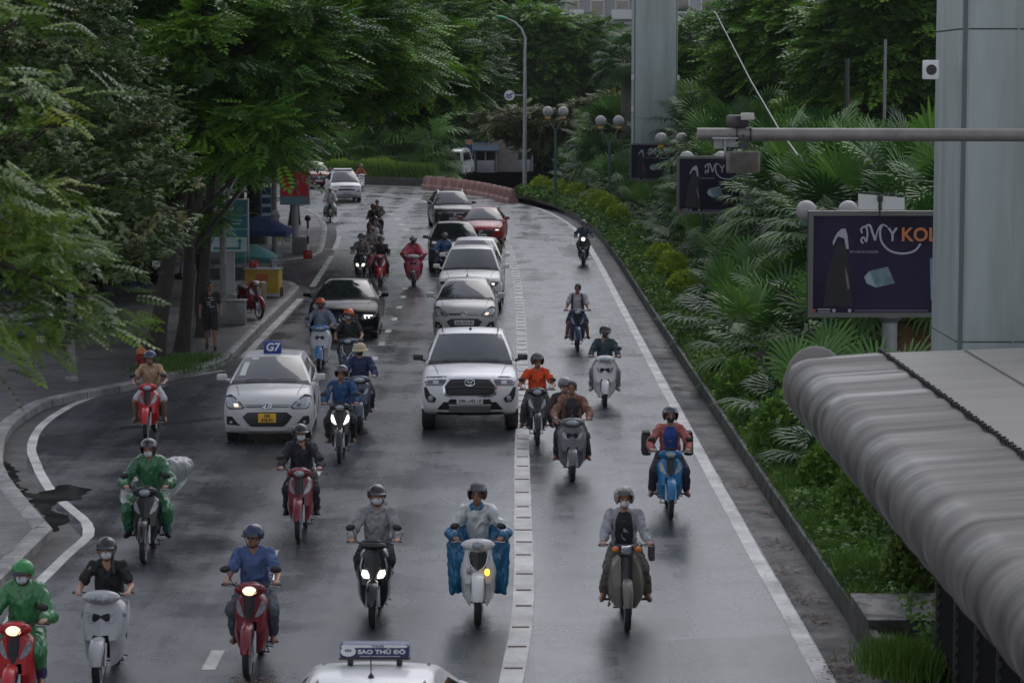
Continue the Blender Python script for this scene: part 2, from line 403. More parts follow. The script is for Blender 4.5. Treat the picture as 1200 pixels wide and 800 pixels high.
# left pavements: outline of the first one (with the bay) and of the one past the side street
g3 = lambda x, y: tuple(G(x, y, .155).xy)
PAV1 = [(-6.95, -15), g3(0, 675), g3(58, 618), g3(42, 600), g3(25, 580), g3(8, 558), g3(1, 543), g3(2, 520), g3(8, 503), g3(22, 488), g3(52, 470), g3(84, 462), g3(152, 449), g3(189, 440), g3(236, 430), g3(260, 421), g3(272, 412), g3(297, 387), g3(324, 361), g3(349, 335), (-7.6, 84.5)]
PAV2 = [(-12, 91), (-9.2, 93.5), (-7.9, 95.5), (-7.5, 98), (-7.5, 101), (-7.9, 108), (-8.6, 118), (-9.9, 129), (-12.5, 139), (-18, 146.5), (-30, 150), (-60, 150)]
for P_, back in ((PAV1, [(-16, 86), (-60, 86), (-60, -15)]), (PAV2, [(-60, 91)])):
    sm = [Vector(p) for p in P_] if P_ is PAV1 else smooth_line(P_, 1)
    if P_ is PAV1: sm = [Vector(P_[0]), Vector(P_[1])] + smooth_line(P_[1:3], 1) + smooth_line(P_[2:], .8)
    sheet('pavement', [(p.x - .1, p.y) for p in sm] + back, .145, GM['pave'])
    cl = [p for p in sm]
    ribbon('kerb', cl, .28, 0, GM['kerb'], h=.165, side=.1)
    ribbon('gutter', cl, .42, .003, GM['gutter'], side=-.25)
# puddle in the bay
def blob(pts): return [g2(*p) for p in pts]
def ragged(pts):
    return [Vector((p.x + .13 * noise.noise(Vector((p.y * 3.1, 1, 5))) + .07 * noise.noise(Vector((p.y * 11, 4, 2))), p.y)) for p in pts]
sheet('puddle', ragged(smooth_line(blob([(3, 540), (14, 545), (20, 556), (24, 570), (40, 579), (62, 572), (80, 568), (102, 574), (100, 580), (84, 586), (66, 590), (60, 598), (78, 605), (82, 611), (72, 616), (62, 623), (50, 604), (32, 583), (14, 564), (3, 540)]), .06)[:-1]), .009, GM['puddle'])
sheet('puddle', smooth_line(blob([(383, 505), (396, 500), (420, 503), (432, 507), (415, 511), (396, 511), (383, 505)]), .2)[:-1], .005, GM['puddle'])
sheet('puddle', smooth_line(blob([(335, 555), (352, 549), (368, 553), (362, 560), (345, 561), (335, 555)]), .2)[:-1], .005, GM['puddle'])
# concrete planter block at the end of the bed
o = MB().box((4.75, 30.2, .33), (1.2, 1.6, .22), b=.02).box((4.2, 29.2, .17), (.1, 3.6, .34), b=.01).build('concrete_planter_edge', GM['kerbdark'])
tag(o, 'stained concrete planter edge at the near end of the hedge bed', 'planter')
# leaf litter in the gutter
b = MB()
for cx, cy in ((898, 602), (915, 640), (917, 668), (944, 700), (960, 727), (985, 780), (870, 570), (846, 535), (984, 792), (800, 455), (300, 800)):
    c = G(cx, cy)
    for k in range(70):
        x = c.x + random.gauss(0, .13); y = c.y + random.gauss(0, .28); a = random.uniform(0, 6.3); r = random.uniform(.015, .045); z = .012 + random.uniform(0, .03)
        b.add([(x + r * math.cos(a + q) * (1 if i % 2 else .55), y + r * math.sin(a + q) * (1 if i % 2 else .55), z + random.uniform(0, .015)) for i, q in enumerate((0, 1.57, 3.14, 4.71))], [(0, 1, 2, 3)], False)
for k in range(260):
    i = random.randrange(10, len(near) - 2); p = near[i]
    if p.y < 26 or p.y > 120: continue
    x = p.x - random.uniform(.05, .6); y = p.y + random.uniform(-1, 1); a = random.uniform(0, 6.3); r = random.uniform(.015, .04)
    b.add([(x + r * math.cos(a + q), y + r * math.sin(a + q) * .7, .013 + random.uniform(0, .012)) for q in (0, 1.57, 3.14, 4.71)], [(0, 1, 2, 3)], False)
tag(b.build('leaf_litter', mat('dead_leaf', (.13, .06, .03), .7, island=.6)), 'brown fallen leaves lying in the gutter by the hedge kerb', 'fallen leaves', kind='stuff')
# ------------------------------------------------------------------ cars (origin: ground under the middle of the front bumper, nose towards -Y)
def lerp(a, b, t): return a + (b - a) * t
def interp(x, xs, ys): return float(np.interp(x, xs, ys))
def wheel(parent, name, x, y, r, w, side, rimm=None, spokes=5):
    t = MB(); hw = w / 2
    t.lathe([(r * .62, -hw * .8), (r * .8, -hw), (r * .95, -hw * .92), (r, -hw * .6), (r, hw * .6), (r * .95, hw * .92), (r * .8, hw), (r * .62, hw * .8)], (0, 0, 0), (1, 0, 0), 24, cap=True)
    o = t.build(name, None, parent, (x, y, r)); o.data.materials.append(M['tyre'])
    q = MB(); s = side
    q.lathe([(r * .64, s * hw * .55), (r * .66, s * hw * .98), (r * .60, s * hw * .98), (r * .56, s * hw * .6)], (0, 0, 0), (1, 0, 0), 24, cap=False)
    q.lathe([(.001, s * hw * .9), (r * .16, s * hw * .9), (r * .17, s * hw * .7)], (0, 0, 0), (1, 0, 0), 12, cap=False)
    for k in range(spokes):
        a = 2 * math.pi * k / spokes
        q.box((s * hw * .82, math.cos(a) * r * .37, math.sin(a) * r * .37), (.03, r * .5, r * .13), rx=a, b=.006)
    q.build('rim', rimm or M['alloy'], o)
    return o
def car(spec, name, label, cat, loc, rz, pm, group=None):
    L, W = spec['L'], spec['W']; root = empty(name, loc, rz, label, cat, group)
    nose = spec['nose']; hc, yc = spec['cowl'][1], spec['cowl'][0]
    Rw = spec['R']; ya, yb = spec['ax']; cl = spec.get('clear', .2); pc = spec.get('plan', .3); hz, hy = nose[-1][1], nose[-1][0]
    belt = spec['belt']; zr = spec['zr']; tail = spec['tail']          # tail: list (y,z) from deck edge down to rear bottom
    zmid = spec.get('zmid', .65)
    # side profile, closed: nose bottom->up, hood, cowl, belt, tail down, bottom with arches
    prof = list(nose); nh = 5
    for k in range(1, nh + 1):
        t = k / nh; prof.append((lerp(hy, yc, t), lerp(hz, hc, t) + spec.get('hcrown', .03) * math.sin(math.pi * t)))
    prof += list(belt) + list(tail)
    def arch(y0, rev):
        Ra = Rw + .055; out = []; a0 = math.asin(max(-.9, (cl - Rw) / Ra))
        for k in range(11):
            a = a0 + (math.pi - 2 * a0) * k / 10; out.append((y0 + Ra * math.cos(a), Rw + Ra * math.sin(a)))
        return out
    prof += arch(yb, 1) + arch(ya, 1)
    nz = [p[1] for p in nose]; nyy = [p[0] for p in nose]
    def halfw(z): return W / 2 * (1 - .045 * max(0, (z - zmid) / .5) ** 2 - .05 * max(0, (zmid - z) / .45) ** 2)
    def plan(u, pcx=pc): return pcx * abs(u) ** 2.6
    def tr(y, z, t):
        e = 1 - math.sqrt(max(0, 1 - max(0, (t - .86) / .14) ** 2))
        ff = max(0, 1 - y / 1.3) if y < 1.3 else 0
        fr = max(0, 1 - (L - y) / 1.0) if y > L - 1.0 else 0
        yy = y + plan(t) * ff + .09 * e * ff - (.16 * t ** 2.6 + .06 * e) * fr
        zz = z
        if z > cl + .1 and z > Rw * 2:
            zz -= spec.get('crown', .05) * t * t + .07 * e * (1 if z > hz - .15 else 0)
        return yy, zz
    ts = [0, .18, .36, .54, .7, .8, .87, .92, .96, .985, 1.0]
    rings = []
    for t in [-q for q in ts[::-1]] + ts[1:]:
        ring = []
        for (y, z) in prof:
            yy, zz = tr(y, z, abs(t)); ring.append((t * halfw(z), yy, zz))
        rings.append(ring)
    body = MB().loft(rings, cap=True)
    # fender flares
    if spec.get('flare'):
        for s in (-1, 1):
            for yx in (ya, yb):
                rg = []
                for k in range(13):
                    a = math.pi * (.04 + .92 * k / 12); Ra = Rw + .05
                    rg.append([(s * (W / 2 + dx), yx + (Ra + dr) * math.cos(a), Rw + (Ra + dr) * math.sin(a)) for dx, dr in ((-.06, 0), (.006, 0), (.006, .04), (-.04, .08))])
                body.loft(rg)
    bo = body.build('body', pm, root, sharp=42)
    # cabin
    yt, yre, yrb, zb = spec['cab']; Wb = halfw(hc) * 2 * .965; Wr = spec['Wr']; zc = hc - .02
    def cw(z): return lerp(Wb, Wr, max(0, min(1, (z - zc) / (zr - zc))) ** 1.15) / 2
    rc = spec.get('rcrown', .03)
    pr = [(yc + .0, zc)] + [(lerp(yc, yt, k / 5), lerp(zc, zr, k / 5) + .02 * math.sin(math.pi * k / 5)) for k in range(1, 6)]
    ym = [(lerp(yt, yre, k / 5), zr + rc * math.sin(math.pi * k / 5) - spec.get('rdrop', .05) * (k / 5) ** 2) for k in range(1, 6)]
    zre = zr - spec.get('rdrop', .05)
    pr += ym + [(lerp(yre, yrb, .5) + .02, lerp(zre, zb, .5)), (yrb, zb - .02)]
    wc = .16
    rings = []
    for t in [-q for q in ts[::-1]] + ts[1:]:
        ring = []; a_ = abs(t); e = 1 - math.sqrt(max(0, 1 - max(0, (a_ - .86) / .14) ** 2))
        for (y, z) in pr:
            k = max(0, min(1, (z - zc) / (zr - zc))); fr = 1 if y <= yt else max(0, 1 - (y - yt) / .5)
            yy = y + wc * a_ ** 2 * fr - (.08 * a_ ** 2 if y > yre else 0)
            ring.append((t * cw(z), yy + .03 * e * fr, z - (.04 * a_ * a_ + .05 * e) * k))
        rings.append(ring)
    MB().loft(rings, cap=True).build('cabin', spec.get('roofm') or pm, root, sharp=42)
    def wsp(u, v, off=.007):
        y = lerp(yc, yt, v); z = lerp(zc, zr, v) + .02 * math.sin(math.pi * v)
        n = Vector((0, -(zr - zc), (yt - yc))).normalized()
        return Vector((u * cw(z), y + wc * u * u, z - .04 * u * u * v)) + n * off
    v0, v1 = spec.get('wsv', (.07, .93)); NU = 12
    MB().slab([[wsp((-1 + 2 * j / NU) * (.90 + .035 * (1 - v)), v) for j in range(NU + 1)] for v in [lerp(v0, v1, i / 6) for i in range(7)]], (0, .012, -.012)).build('windscreen', M['glass'], root)
    MB().slab([[wsp((-1 + 2 * j / NU) * .95, v, .010) for j in range(NU + 1)] for v in (-.04, v0 + .005)], (0, .01, -.012)).build('cowl_panel', M['black'], root)
    for a, c in ((-.62, -.02), (.02, .66)):
        MB().tube([wsp(a, v0, .03), wsp((a + c) / 2, v0 + .035, .035), wsp(c, v0 + .02, .03)], .009, 5).build('wiper', M['black'], root)
    # side windows
    for s in (-1, 1):
        wins = spec['wins']
        for poly in wins:
            pts = []
            for (y, z) in poly:
                k = (z - zc) / (zr - zc); pts.append((s * (cw(z) + .006 - (.002 if k < .5 else 0)), y, z - (.09 * k if k > .5 else 0)))
            MB().prism(pts, (-s * .02, 0, 0)).build('side_window', M['glass'], root)
    # rear window
    def rw(u, v, off=.012):
        y = lerp(yrb, yre, v); z = lerp(zb, zre, v); n = Vector((0, (zre - zb) + .001, (yrb - yre))).normalized()
        return Vector((u * cw(z), y - .08 * u * u + .02 * math.sin(math.pi * v), z - .04 * u * u * v)) + n * off
    MB().slab([[rw((-1 + j / 4) * .85, v) for j in range(9)] for v in (.15, .5, .85)], (0, -.012, 0)).build('rear_window', M['glass'], root)
    # door lines & handles
    for yd in spec.get('doors', (yc + .35, yc + 1.35, yc + 2.3)):
        for s in (-1, 1): MB().box((s * (halfw(.7) + .0005), yd, .66), (.006, .012, .56)).build('door_gap', M['black'], root)
    for s in (-1, 1):
        for yd in spec.get('doors', (0, yc + 1.35, yc + 2.3))[1:]:
            MB().box((s * (halfw(.86) + .012), yd - .14, .87), (.03, .17, .03), b=.01).build('door_handle', pm, root)
    # bonnet shut lines
    for s in (-1, 1):
        ln = []
        for k in range(9):
            q = .04 + .92 * k / 8; yh_ = lerp(hy, yc, q); zh_ = lerp(hz, hc, q) + spec.get('hcrown', .03) * math.sin(math.pi * q); tt = lerp(.66, .80, q)
            y2_, z2_ = tr(yh_, zh_, tt); ln.append((s * tt * halfw(zh_), y2_, z2_ + .001))
        MB().tube(ln, .006, 5).build('bonnet_gap', M['black'], root)
    # wheels
    for s in (-1, 1):
        for yx in (ya, yb): wheel(root, 'wheel', s * (W / 2 - .125 - .02 * (1 - spec.get('wout', 0))), yx, Rw, spec.get('ww', .205), s)
    MB().box((0, L / 2, cl + .06), (W * .74, L * .8, .1)).build('underbody', M['black'], root)
    # mirrors
    for s in (-1, 1):
        my = yc + .42; mz = hc + .07; mx = s * (halfw(hc) + .13)
        mm = spec.get('mirm') or pm; g = MB().box((mx, my, mz), (.20, .10, .125), b=.035); g.tube([(s * (halfw(hc) - .02), my + .01, mz - .07), (mx - s * .05, my, mz - .04)], [.03, .025], 6)
        g.build('wing_mirror', mm, root)
    # front surface
    def fs(x, z, off=0.0):
        hw = halfw(z); t = min(1, abs(x) / hw); y = interp(z, nz, nyy)
        e = 1 - math.sqrt(max(0, 1 - max(0, (t - .86) / .14) ** 2))
        ff = max(0, 1 - y / 1.3); zz = z
        if z > cl + .1 and z > Rw * 2: zz -= spec.get('crown', .05) * t * t + .07 * e * (1 if z > hz - .15 else 0)
        return Vector((x, y + plan(t) * ff + .09 * e * ff - off, zz))
    def patch(pname, rows, m, off=.008, nc=8, parent=None, th=.03):
        rws = []
        for (z, a, c) in rows: rws.append([fs(lerp(a, c, j / nc), z, off) for j in range(nc + 1)])
        return MB().slab(rws, (0, th, 0)).build(pname, m, parent or root)
    def mir(pname, rows, m, off=.008, nc=6, th=.03, sub=None):
        for s in (-1, 1):
            o = patch(pname, [(z, s * a, s * c) for z, a, c in rows], m, off, nc, None, th)
            if sub:
                for (sn, srows, sm, soff) in sub: patch(sn, [(z, s * a, s * c) for z, a, c in srows], sm, soff, 4, o, .01)
    api = dict(root=root, fs=fs, patch=patch, mir=mir, wsp=wsp, halfw=halfw, cw=cw)
    return api
def plate(a, z, off, txt, m=None, two=False):
    y = a['fs'](0, z).y
    p = MB().box((0, y - off, z), (.50 if not two else .33, .014, .12 if not two else .17), b=.004).build('number_plate', m or M['plate'], a['root'])
    lines = txt.split('\n')
    for i, t in enumerate(lines):
        text(t, 'plate_number', .085 if two else .10, M['ink'], p, (0, y - off - .009, z + (len(lines) - 1) * .04 - i * .08 - .004), sx=.95, bold=.002)
    return p
def oval_badge(a, z, off, kind, r=.075, m=None):
    y = a['fs'](0, z).y - off; b = MB(); m = m or M['chrome']
    def ring(cx, cz, rx, rz, w=.011):
        pts = [(cx + rx * math.cos(t), y, cz + rz * math.sin(t)) for t in np.linspace(0, 2 * math.pi, 25)]
        b.tube(pts, w, 5, cap=False)
    if kind == 'rings':
        ring(0, z, r, r * .68); ring(0, z + .004, r * .32, r * .62, .009); ring(0, z + r * .32, r * .62, r * .27, .009)
    elif kind == 'h':
        ring(0, z, r * 1.05, r * .6)
        for s in (-1, 1): b.tube([(s * r * .42 - .012, y, z - r * .38), (s * r * .42 + .012, y, z + r * .38)], .011, 5)
        b.tube([(-r * .42, y, z - .008), (r * .42, y, z + .008)], .010, 5)
    elif kind == 'star':
        ring(0, z, r, r, .010)
        for k in range(3):
            t = R(90 + 120 * k); b.tube([(0, y, z), (r * math.cos(t), y, z + r * math.sin(t))], .009, 5)
    elif kind == 'oval': ring(0, z, r, r * .5, .012); b.box((0, y, z), (r * 1.1, .01, .02))
    elif kind == 'wing':
        ring(0, z, r, r * .8, .009); b.tube([(-r * .9, y, z + r * .3), (0, y, z - r * .25), (r * .9, y, z + r * .3)], .009, 5)
    elif kind == 'diamond':
        for k in range(3):
            t = R(90 + 120 * k); c, s = math.cos(t), math.sin(t); q = r * .9
            b.prism([(0, y, z), (q * .5 * c - q * .3 * s, y, z + q * .5 * s + q * .3 * c), (q * c, y, z + q * s), (q * .5 * c + q * .3 * s, y, z + q * .5 * s - q * .3 * c)], (0, .01, 0))
    b.build('badge', m, a['root'])
def slats(a, name, zs, hw, m, off=.02, r=.009, curve=0):
    for z in zs:
        w_ = hw(z) if callable(hw) else hw
        MB().tube([a['fs'](w_ * (-1 + j / 5), z, off) for j in range(11)], r, 5).build(name, m, a['root'])
def lamp(a, name, x, z, r, m, off=.03, parent=None):
    for s in (-1, 1):
        p = a['fs'](s * x, z, off); MB().lathe([(r, .02), (r, 0), (r * .6, -.008), (.001, -.01)], p, (0, 1, 0), 14).build(name, m, a['root'])
def rails(a, spec, m, h=.06):
    yt, yre = spec['cab'][0], spec['cab'][1]
    for s in (-1, 1):
        x = s * spec['Wr'] * .44; z = spec['zr']
        MB().tube([(x, yt + .25, z - .02), (x, yt + .36, z + h), (x, yre - .35, z + h - .01), (x, yre - .25, z - .02)], .018, 6).build('roof_rail', m, a['root'])
def antenna(a, y, z, h=.22, tilt=.12):
    b = MB(); b.lathe([(.035, 0), (.022, .03), (.008, .05)], (0, y, z), (0, 0, 1), 8); b.tube([(0, y, z + .04), (0, y + tilt, z + h)], .006, 5); b.build('antenna', M['black'], a['root'])

SP = {}
SP['pickup'] = dict(mirm=M['black'], L=5.3, W=1.86, R=.385, ax=(.93, 4.02), clear=.33, nose=[(.30, .34), (.10, .42), (.03, .52), (0, .68), (.0, .85), (.03, 1.0), (.10, 1.08), (.2, 1.13)], cowl=(1.42, 1.22), hcrown=.03, crown=.06, plan=.34,
    belt=[(2.2, 1.2), (3.55, 1.2), (3.75, 1.22), (5.1, 1.22)], tail=[(5.28, 1.18), (5.3, .75), (5.3, .55), (5.1, .45)], zr=1.77, Wr=1.34, cab=(2.12, 3.45, 3.72, 1.2), rdrop=.04, zmid=.8, flare=True, ww=.255, wout=1,
    wins=[[(1.62, 1.25), (2.2, 1.68), (2.7, 1.72), (2.7, 1.26)], [(2.78, 1.26), (2.78, 1.72), (3.38, 1.68), (3.55, 1.27)]], doors=(1.5, 2.74, 3.66))
SP['hatch'] = dict(L=3.78, W=1.66, R=.285, ax=(.72, 3.14), clear=.19, nose=[(.14, .2), (.03, .27), (0, .4), (.01, .6), (.05, .73), (.12, .83), (.24, .91)], cowl=(.95, 1.05), hcrown=.035, crown=.05, plan=.34,
    belt=[(2.0, 1.03), (3.0, 1.05), (3.55, 1.07)], tail=[(3.7, 1.0), (3.78, .6), (3.76, .4), (3.62, .24)], zr=1.5, Wr=1.12, cab=(1.72, 3.2, 3.62, 1.04), rdrop=.04, zmid=.6,
    wins=[[(1.18, 1.03), (1.74, 1.38), (2.2, 1.42), (2.2, 1.04)], [(2.27, 1.04), (2.27, 1.42), (2.95, 1.4), (3.15, 1.08)]], doors=(1.05, 2.23, 3.1))
SP['suv'] = dict(L=4.8, W=1.86, R=.375, ax=(.92, 3.67), clear=.3, nose=[(.26, .3), (.08, .4), (.02, .55), (0, .72), (.02, .88), (.08, .98), (.2, 1.06)], cowl=(1.3, 1.2), hcrown=.03, crown=.05, plan=.32,
    belt=[(2.4, 1.18), (3.8, 1.2), (4.6, 1.22)], tail=[(4.74, 1.12), (4.8, .7), (4.78, .5), (4.6, .38)], zr=1.8, Wr=1.3, cab=(2.02, 4.1, 4.66, 1.2), rdrop=.05, zmid=.75, flare=True, ww=.25, wout=1,
    wins=[[(1.56, 1.22), (2.1, 1.68), (2.6, 1.73), (2.6, 1.23)], [(2.67, 1.23), (2.67, 1.73), (3.4, 1.72), (3.45, 1.24)], [(3.52, 1.25), (3.5, 1.7), (4.05, 1.66), (4.3, 1.34)]], doors=(1.4, 2.63, 3.5))
SP['cross'] = dict(SP['suv'], L=4.6, W=1.84, R=.35, ax=(.88, 3.55), clear=.24, nose=[(.24, .26), (.07, .36), (.02, .5), (0, .66), (.02, .8), (.08, .9), (.2, .98)], cowl=(1.22, 1.12), zr=1.67, Wr=1.26, cab=(1.98, 3.95, 4.5, 1.12),
    belt=[(2.4, 1.11), (3.7, 1.13), (4.4, 1.15)], tail=[(4.54, 1.05), (4.6, .65), (4.58, .45), (4.4, .32)], flare=False, ww=.23,
    wins=[[(1.5, 1.15), (2.06, 1.56), (2.5, 1.6), (2.5, 1.16)], [(2.57, 1.16), (2.57, 1.6), (3.25, 1.58), (3.35, 1.17)], [(3.42, 1.18), (3.35, 1.56), (3.85, 1.5), (4.05, 1.26)]], doors=(1.32, 2.53, 3.4))
SP['sedan'] = dict(L=4.92, W=1.86, R=.335, ax=(.86, 3.8), clear=.17, nose=[(.2, .18), (.05, .26), (.0, .4), (0, .56), (.04, .68), (.12, .76), (.25, .82)], cowl=(1.35, 1.0), hcrown=.05, crown=.06, plan=.42,
    belt=[(2.4, .98), (3.6, 1.0), (4.1, 1.03), (4.6, 1.04)], tail=[(4.82, .98), (4.92, .7), (4.9, .45), (4.7, .25)], zr=1.46, Wr=1.16, cab=(2.12, 3.3, 4.12, 1.02), rdrop=.05, zmid=.6,
    wins=[[(1.72, 1.02), (2.2, 1.34), (2.7, 1.39), (2.7, 1.02)], [(2.77, 1.02), (2.77, 1.39), (3.3, 1.35), (3.8, 1.05)]], doors=(1.45, 2.73, 3.6))
SP['smallsedan'] = dict(SP['sedan'], L=4.4, W=1.77, R=.32, ax=(.82, 3.5), plan=.42, Wr=1.12, belt=[(2.3, .98), (3.3, 1.0), (4.2, 1.04)], tail=[(4.32, .98), (4.4, .7), (4.38, .45), (4.2, .25)], cab=(2.05, 3.1, 3.9, 1.02), cowl=(1.28, .99),
    wins=[[(1.6, 1.02), (2.1, 1.33), (2.55, 1.38), (2.55, 1.02)], [(2.62, 1.02), (2.62, 1.38), (3.1, 1.34), (3.6, 1.05)]], doors=(1.4, 2.58, 3.4))
SP['mpv'] = dict(SP['cross'], L=4.5, W=1.75, zr=1.68, cowl=(1.1, 1.1), cab=(1.9, 3.9, 4.4, 1.1), Wr=1.26, clear=.24, R=.33, ax=(.85, 3.6), nose=[(.2, .26), (.05, .36), (.0, .5), (0, .68), (.03, .82), (.1, .92), (.2, 1.0)],
    tail=[(4.44, 1.05), (4.5, .65), (4.48, .45), (4.3, .32)], belt=[(2.4, 1.11), (3.7, 1.13), (4.3, 1.15)])
def put(name, label, spec, px, py, rz, pm, cat='car', group=None, Y=None):
    g = G(px, py); rz = R(rz); ya = SP[spec]['ax'][0]
    off = Vector((-math.sin(rz) * ya, math.cos(rz) * ya, 0)); loc = g - off
    return car(SP[spec], name, label, cat, loc, rz, pm, group)
QG = 'cars queuing in the middle lane'
silver = paint('silver', (.50, .50, .49), .3); white = paint('white', (.74, .74, .73)); pearl = paint('pearl_white', (.66, .66, .62)); blackp = mat('paint_gloss_black', (.008, .008, .010), .16, coat=.0, spec=.12)
grey = paint('graphite', (.075, .07, .066), .22); redp = paint('red', (.32, .015, .02)); dred = paint('dark_red', (.16, .015, .02)); brown = paint('brown_grey', (.05, .042, .04), .2)
# --- pickup
a = put('pickup_truck', 'white pickup truck with six sided black grille at the front of the queue', 'pickup', 551, 501.5, .6, white, 'pickup truck', QG)
p, mir, r0 = a['patch'], a['mir'], a['root']
p('grille_surround', [(.72, -.38, .38), (.78, -.50, .50), (.95, -.52, .52), (1.085, -.40, .40)], M['chrome'], .02, 10)
p('grille', [(.745, -.36, .36), (.80, -.46, .46), (.94, -.48, .48), (1.06, -.37, .37)], M['black'], .032, 10)
slats(a, 'grille_bar', (.90,), .47, M['dark'], .045, .018)
slats(a, 'grille_bar', (.80, .84, .96, 1.0), .43, M['dark'], .04, .006)
oval_badge(a, 1.0, .06, 'rings', .095)
mir('headlight', [(.96, .50, .84), (1.03, .46, .87), (1.12, .44, .89)], M['lensdark'], .014, sub=[('reflector', [(.99, .60, .70), (1.05, .59, .71)], M['alloy'], .022), ('daytime_lamp', [(.975, .52, .84), (.987, .52, .86)], M['lens'], .024)])
mir('fog_lamp_bezel', [(.60, .68, .80), (.68, .64, .85), (.80, .76, .87), (.93, .83, .88)], M['black'], .012)
lamp(a, 'fog_lamp', .745, .675, .055, M['lens'], .03)
p('lower_grille', [(.58, -.44, .44), (.68, -.38, .38)], M['black'], .02, 8)
mir('bumper_corner_trim', [(.36, .36, .66), (.48, .38, .62), (.62, .42, .50)], M['black'], .014)
p('skid_plate', [(.42, -.40, .40), (.55, -.40, .40)], mat('skid_grey', (.16, .16, .16), .4), .018, 8)
p('lower_lip', [(.34, -.62, .62), (.41, -.62, .62)], M['black'], .02, 8)
plate(a, .65, .04, '29K-143.10'); antenna(a, 2.3, 1.79)
for s in (-1, 1): MB().tube([(s * .55, 2.15, 1.785), (s * .56, 3.4, 1.77)], .014, 5).build('roof_channel', M['black'], r0)
MB().box((0, 4.35, 1.0), (1.5, 1.35, .06)).build('cargo_bed_cover', M['black'], r0)
# --- hatchbacks
def hatch_front(a, plate_m, plate_t, lit, two, yellow=False):
    p, mir = a['patch'], a['mir']
    p('lower_grille', [(.35, -.30, .30), (.42, -.38, .38), (.53, -.46, .46), (.62, -.36, .36)], M['black'], .012, 10)
    slats(a, 'grille_bar', (.40, .47), .34, M['dark'], .02, .006)
    p('upper_grille', [(.715, -.38, .38), (.755, -.42, .42)], M['black'], .012, 10)
    slats(a, 'grille_bar', (.735,), .40, M['chrome'], .024, .008)
    oval_badge(a, .735, .035, 'h', .078)
    for s in (-1, 1):
        o0 = p('headlight_surround', [(.685, s * .46, s * .72), (.72, s * .425, s * .76), (.80, s * .50, s * .785), (.88, s * .60, s * .795), (.94, s * .68, s * .80)], M['black'], .009, 8)
        o = p('headlight', [(.70, s * .48, s * .70), (.73, s * .455, s * .745), (.80, s * .53, s * .772), (.87, s * .62, s * .782), (.915, s * .685, s * .787)], M['lens'], .014, 8)
        o2 = p('reflector', [(.73, s * .53, s * .61), (.785, s * .56, s * .63)], M['lampwarm'] if s * lit > 0 else M['lensdark'], .022, 3, o)
    mir('fog_lamp_bezel', [(.36, .50, .76), (.43, .58, .77), (.52, .66, .76)], M['black'], .012)
    lamp(a, 'fog_lamp', .68, .41, .03, M['lens'], .03)
    mir('bumper_fin', [(.315, .36, .77), (.345, .40, .78)], silver, .022)
    plate(a, .515, .03, plate_t, plate_m, two)
a = put('taxi', 'silver hatchback taxi with blue roof sign and yellow number plate beside the left kerb line', 'hatch', 316, 515.5, 2.0, silver, 'taxi')
hatch_front(a, M['platey'], '30E\n478.93', -1, True); r0 = a['root']
blue = mat('taxi_blue', (.01, .045, .22), .35)
sg = MB().box((0, 1.95, 1.63), (.34, .16, .23), b=.012).box((0, 1.95, 1.52), (.3, .2, .03)).build('roof_sign', blue, r0)
text('G7', 'sign_lettering', .21, M['white'], sg, (0, 1.868, 1.63), ext=.002, bold=.006, shear=.15)
for s in (-1, 1):
    MB().prism([(s * .825, 1.15, .78), (s * .825, 1.42, .92), (s * .825, 1.75, .93), (s * .825, 1.4, .60)], (s * .012, 0, 0)).build('livery_stripe', blue, r0)
MB().slab([[a['wsp'](u, v, .012) for u in (-.82, -.66)] for v in (.25, .48, .72)], (0, .003, -.003)).build('windscreen_paper', mat('paper', (.5, .55, .5), .7), r0)
MB().slab([[a['wsp'](u, v, .012) for u in (-.62, -.42)] for v in (.82, .9)], (0, .003, -.003)).build('windscreen_paper', mat('paper', (.5, .55, .5), .7), r0)
a = put('hatchback_car', 'silver beige hatchback directly behind the white pickup truck', 'hatch', 545, 398, -.6, paint('champagne', (.42, .41, .39)), 'car', QG)
hatch_front(a, M['plate'], '30A-929.49', 1, False); antenna(a, 2.9, 1.5, .18)
# --- suv white
a = put('suv_car', 'pearl white suv with lit headlamps and slatted grille behind the silver beige hatchback', 'suv', 551, 364.5, -1.0, pearl, 'car', QG)
p, mir, r0 = a['patch'], a['mir'], a['root']
p('grille', [(.72, -.40, .40), (.80, -.52, .52), (.90, -.50, .50)], M['black'], .014, 10); slats(a, 'grille_bar', (.76, .82, .87), .44, M['chrome'], .024, .008); oval_badge(a, .82, .05, 'rings', .085)
mir('headlight', [(.84, .50, .70), (.89, .48, .84), (.96, .60, .86)], M['lensdark'], .014, sub=[('lamp', [(.86, .62, .72), (.91, .62, .74)], M['lampon'], .024), ('chrome_strip', [(.835, .44, .80), (.85, .44, .82)], M['chrome'], .024)])
mir('fog_lamp_bezel', [(.42, .60, .80), (.52, .58, .82), (.64, .66, .84)], M['black'], .012); lamp(a, 'fog_lamp', .72, .54, .045, M['lampon'], .034)
p('lower_grille', [(.36, -.48, .48), (.46, -.46, .46)], M['black'], .014, 8); plate(a, .56, .04, '30G-412.88'); rails(a, SP['suv'], M['alloy'], .05)
a = put('suv_car', 'white car mostly hidden behind the pearl white suv, only its roof and left mirror out', 'cross', 555, 344, -1.5, white, 'car', QG)
a['patch']('grille', [(.6, -.4, .4), (.82, -.5, .5)], M['black'], .014, 8); a['mir']('headlight', [(.8, .5, .76), (.9, .54, .84)], M['lens'], .014)
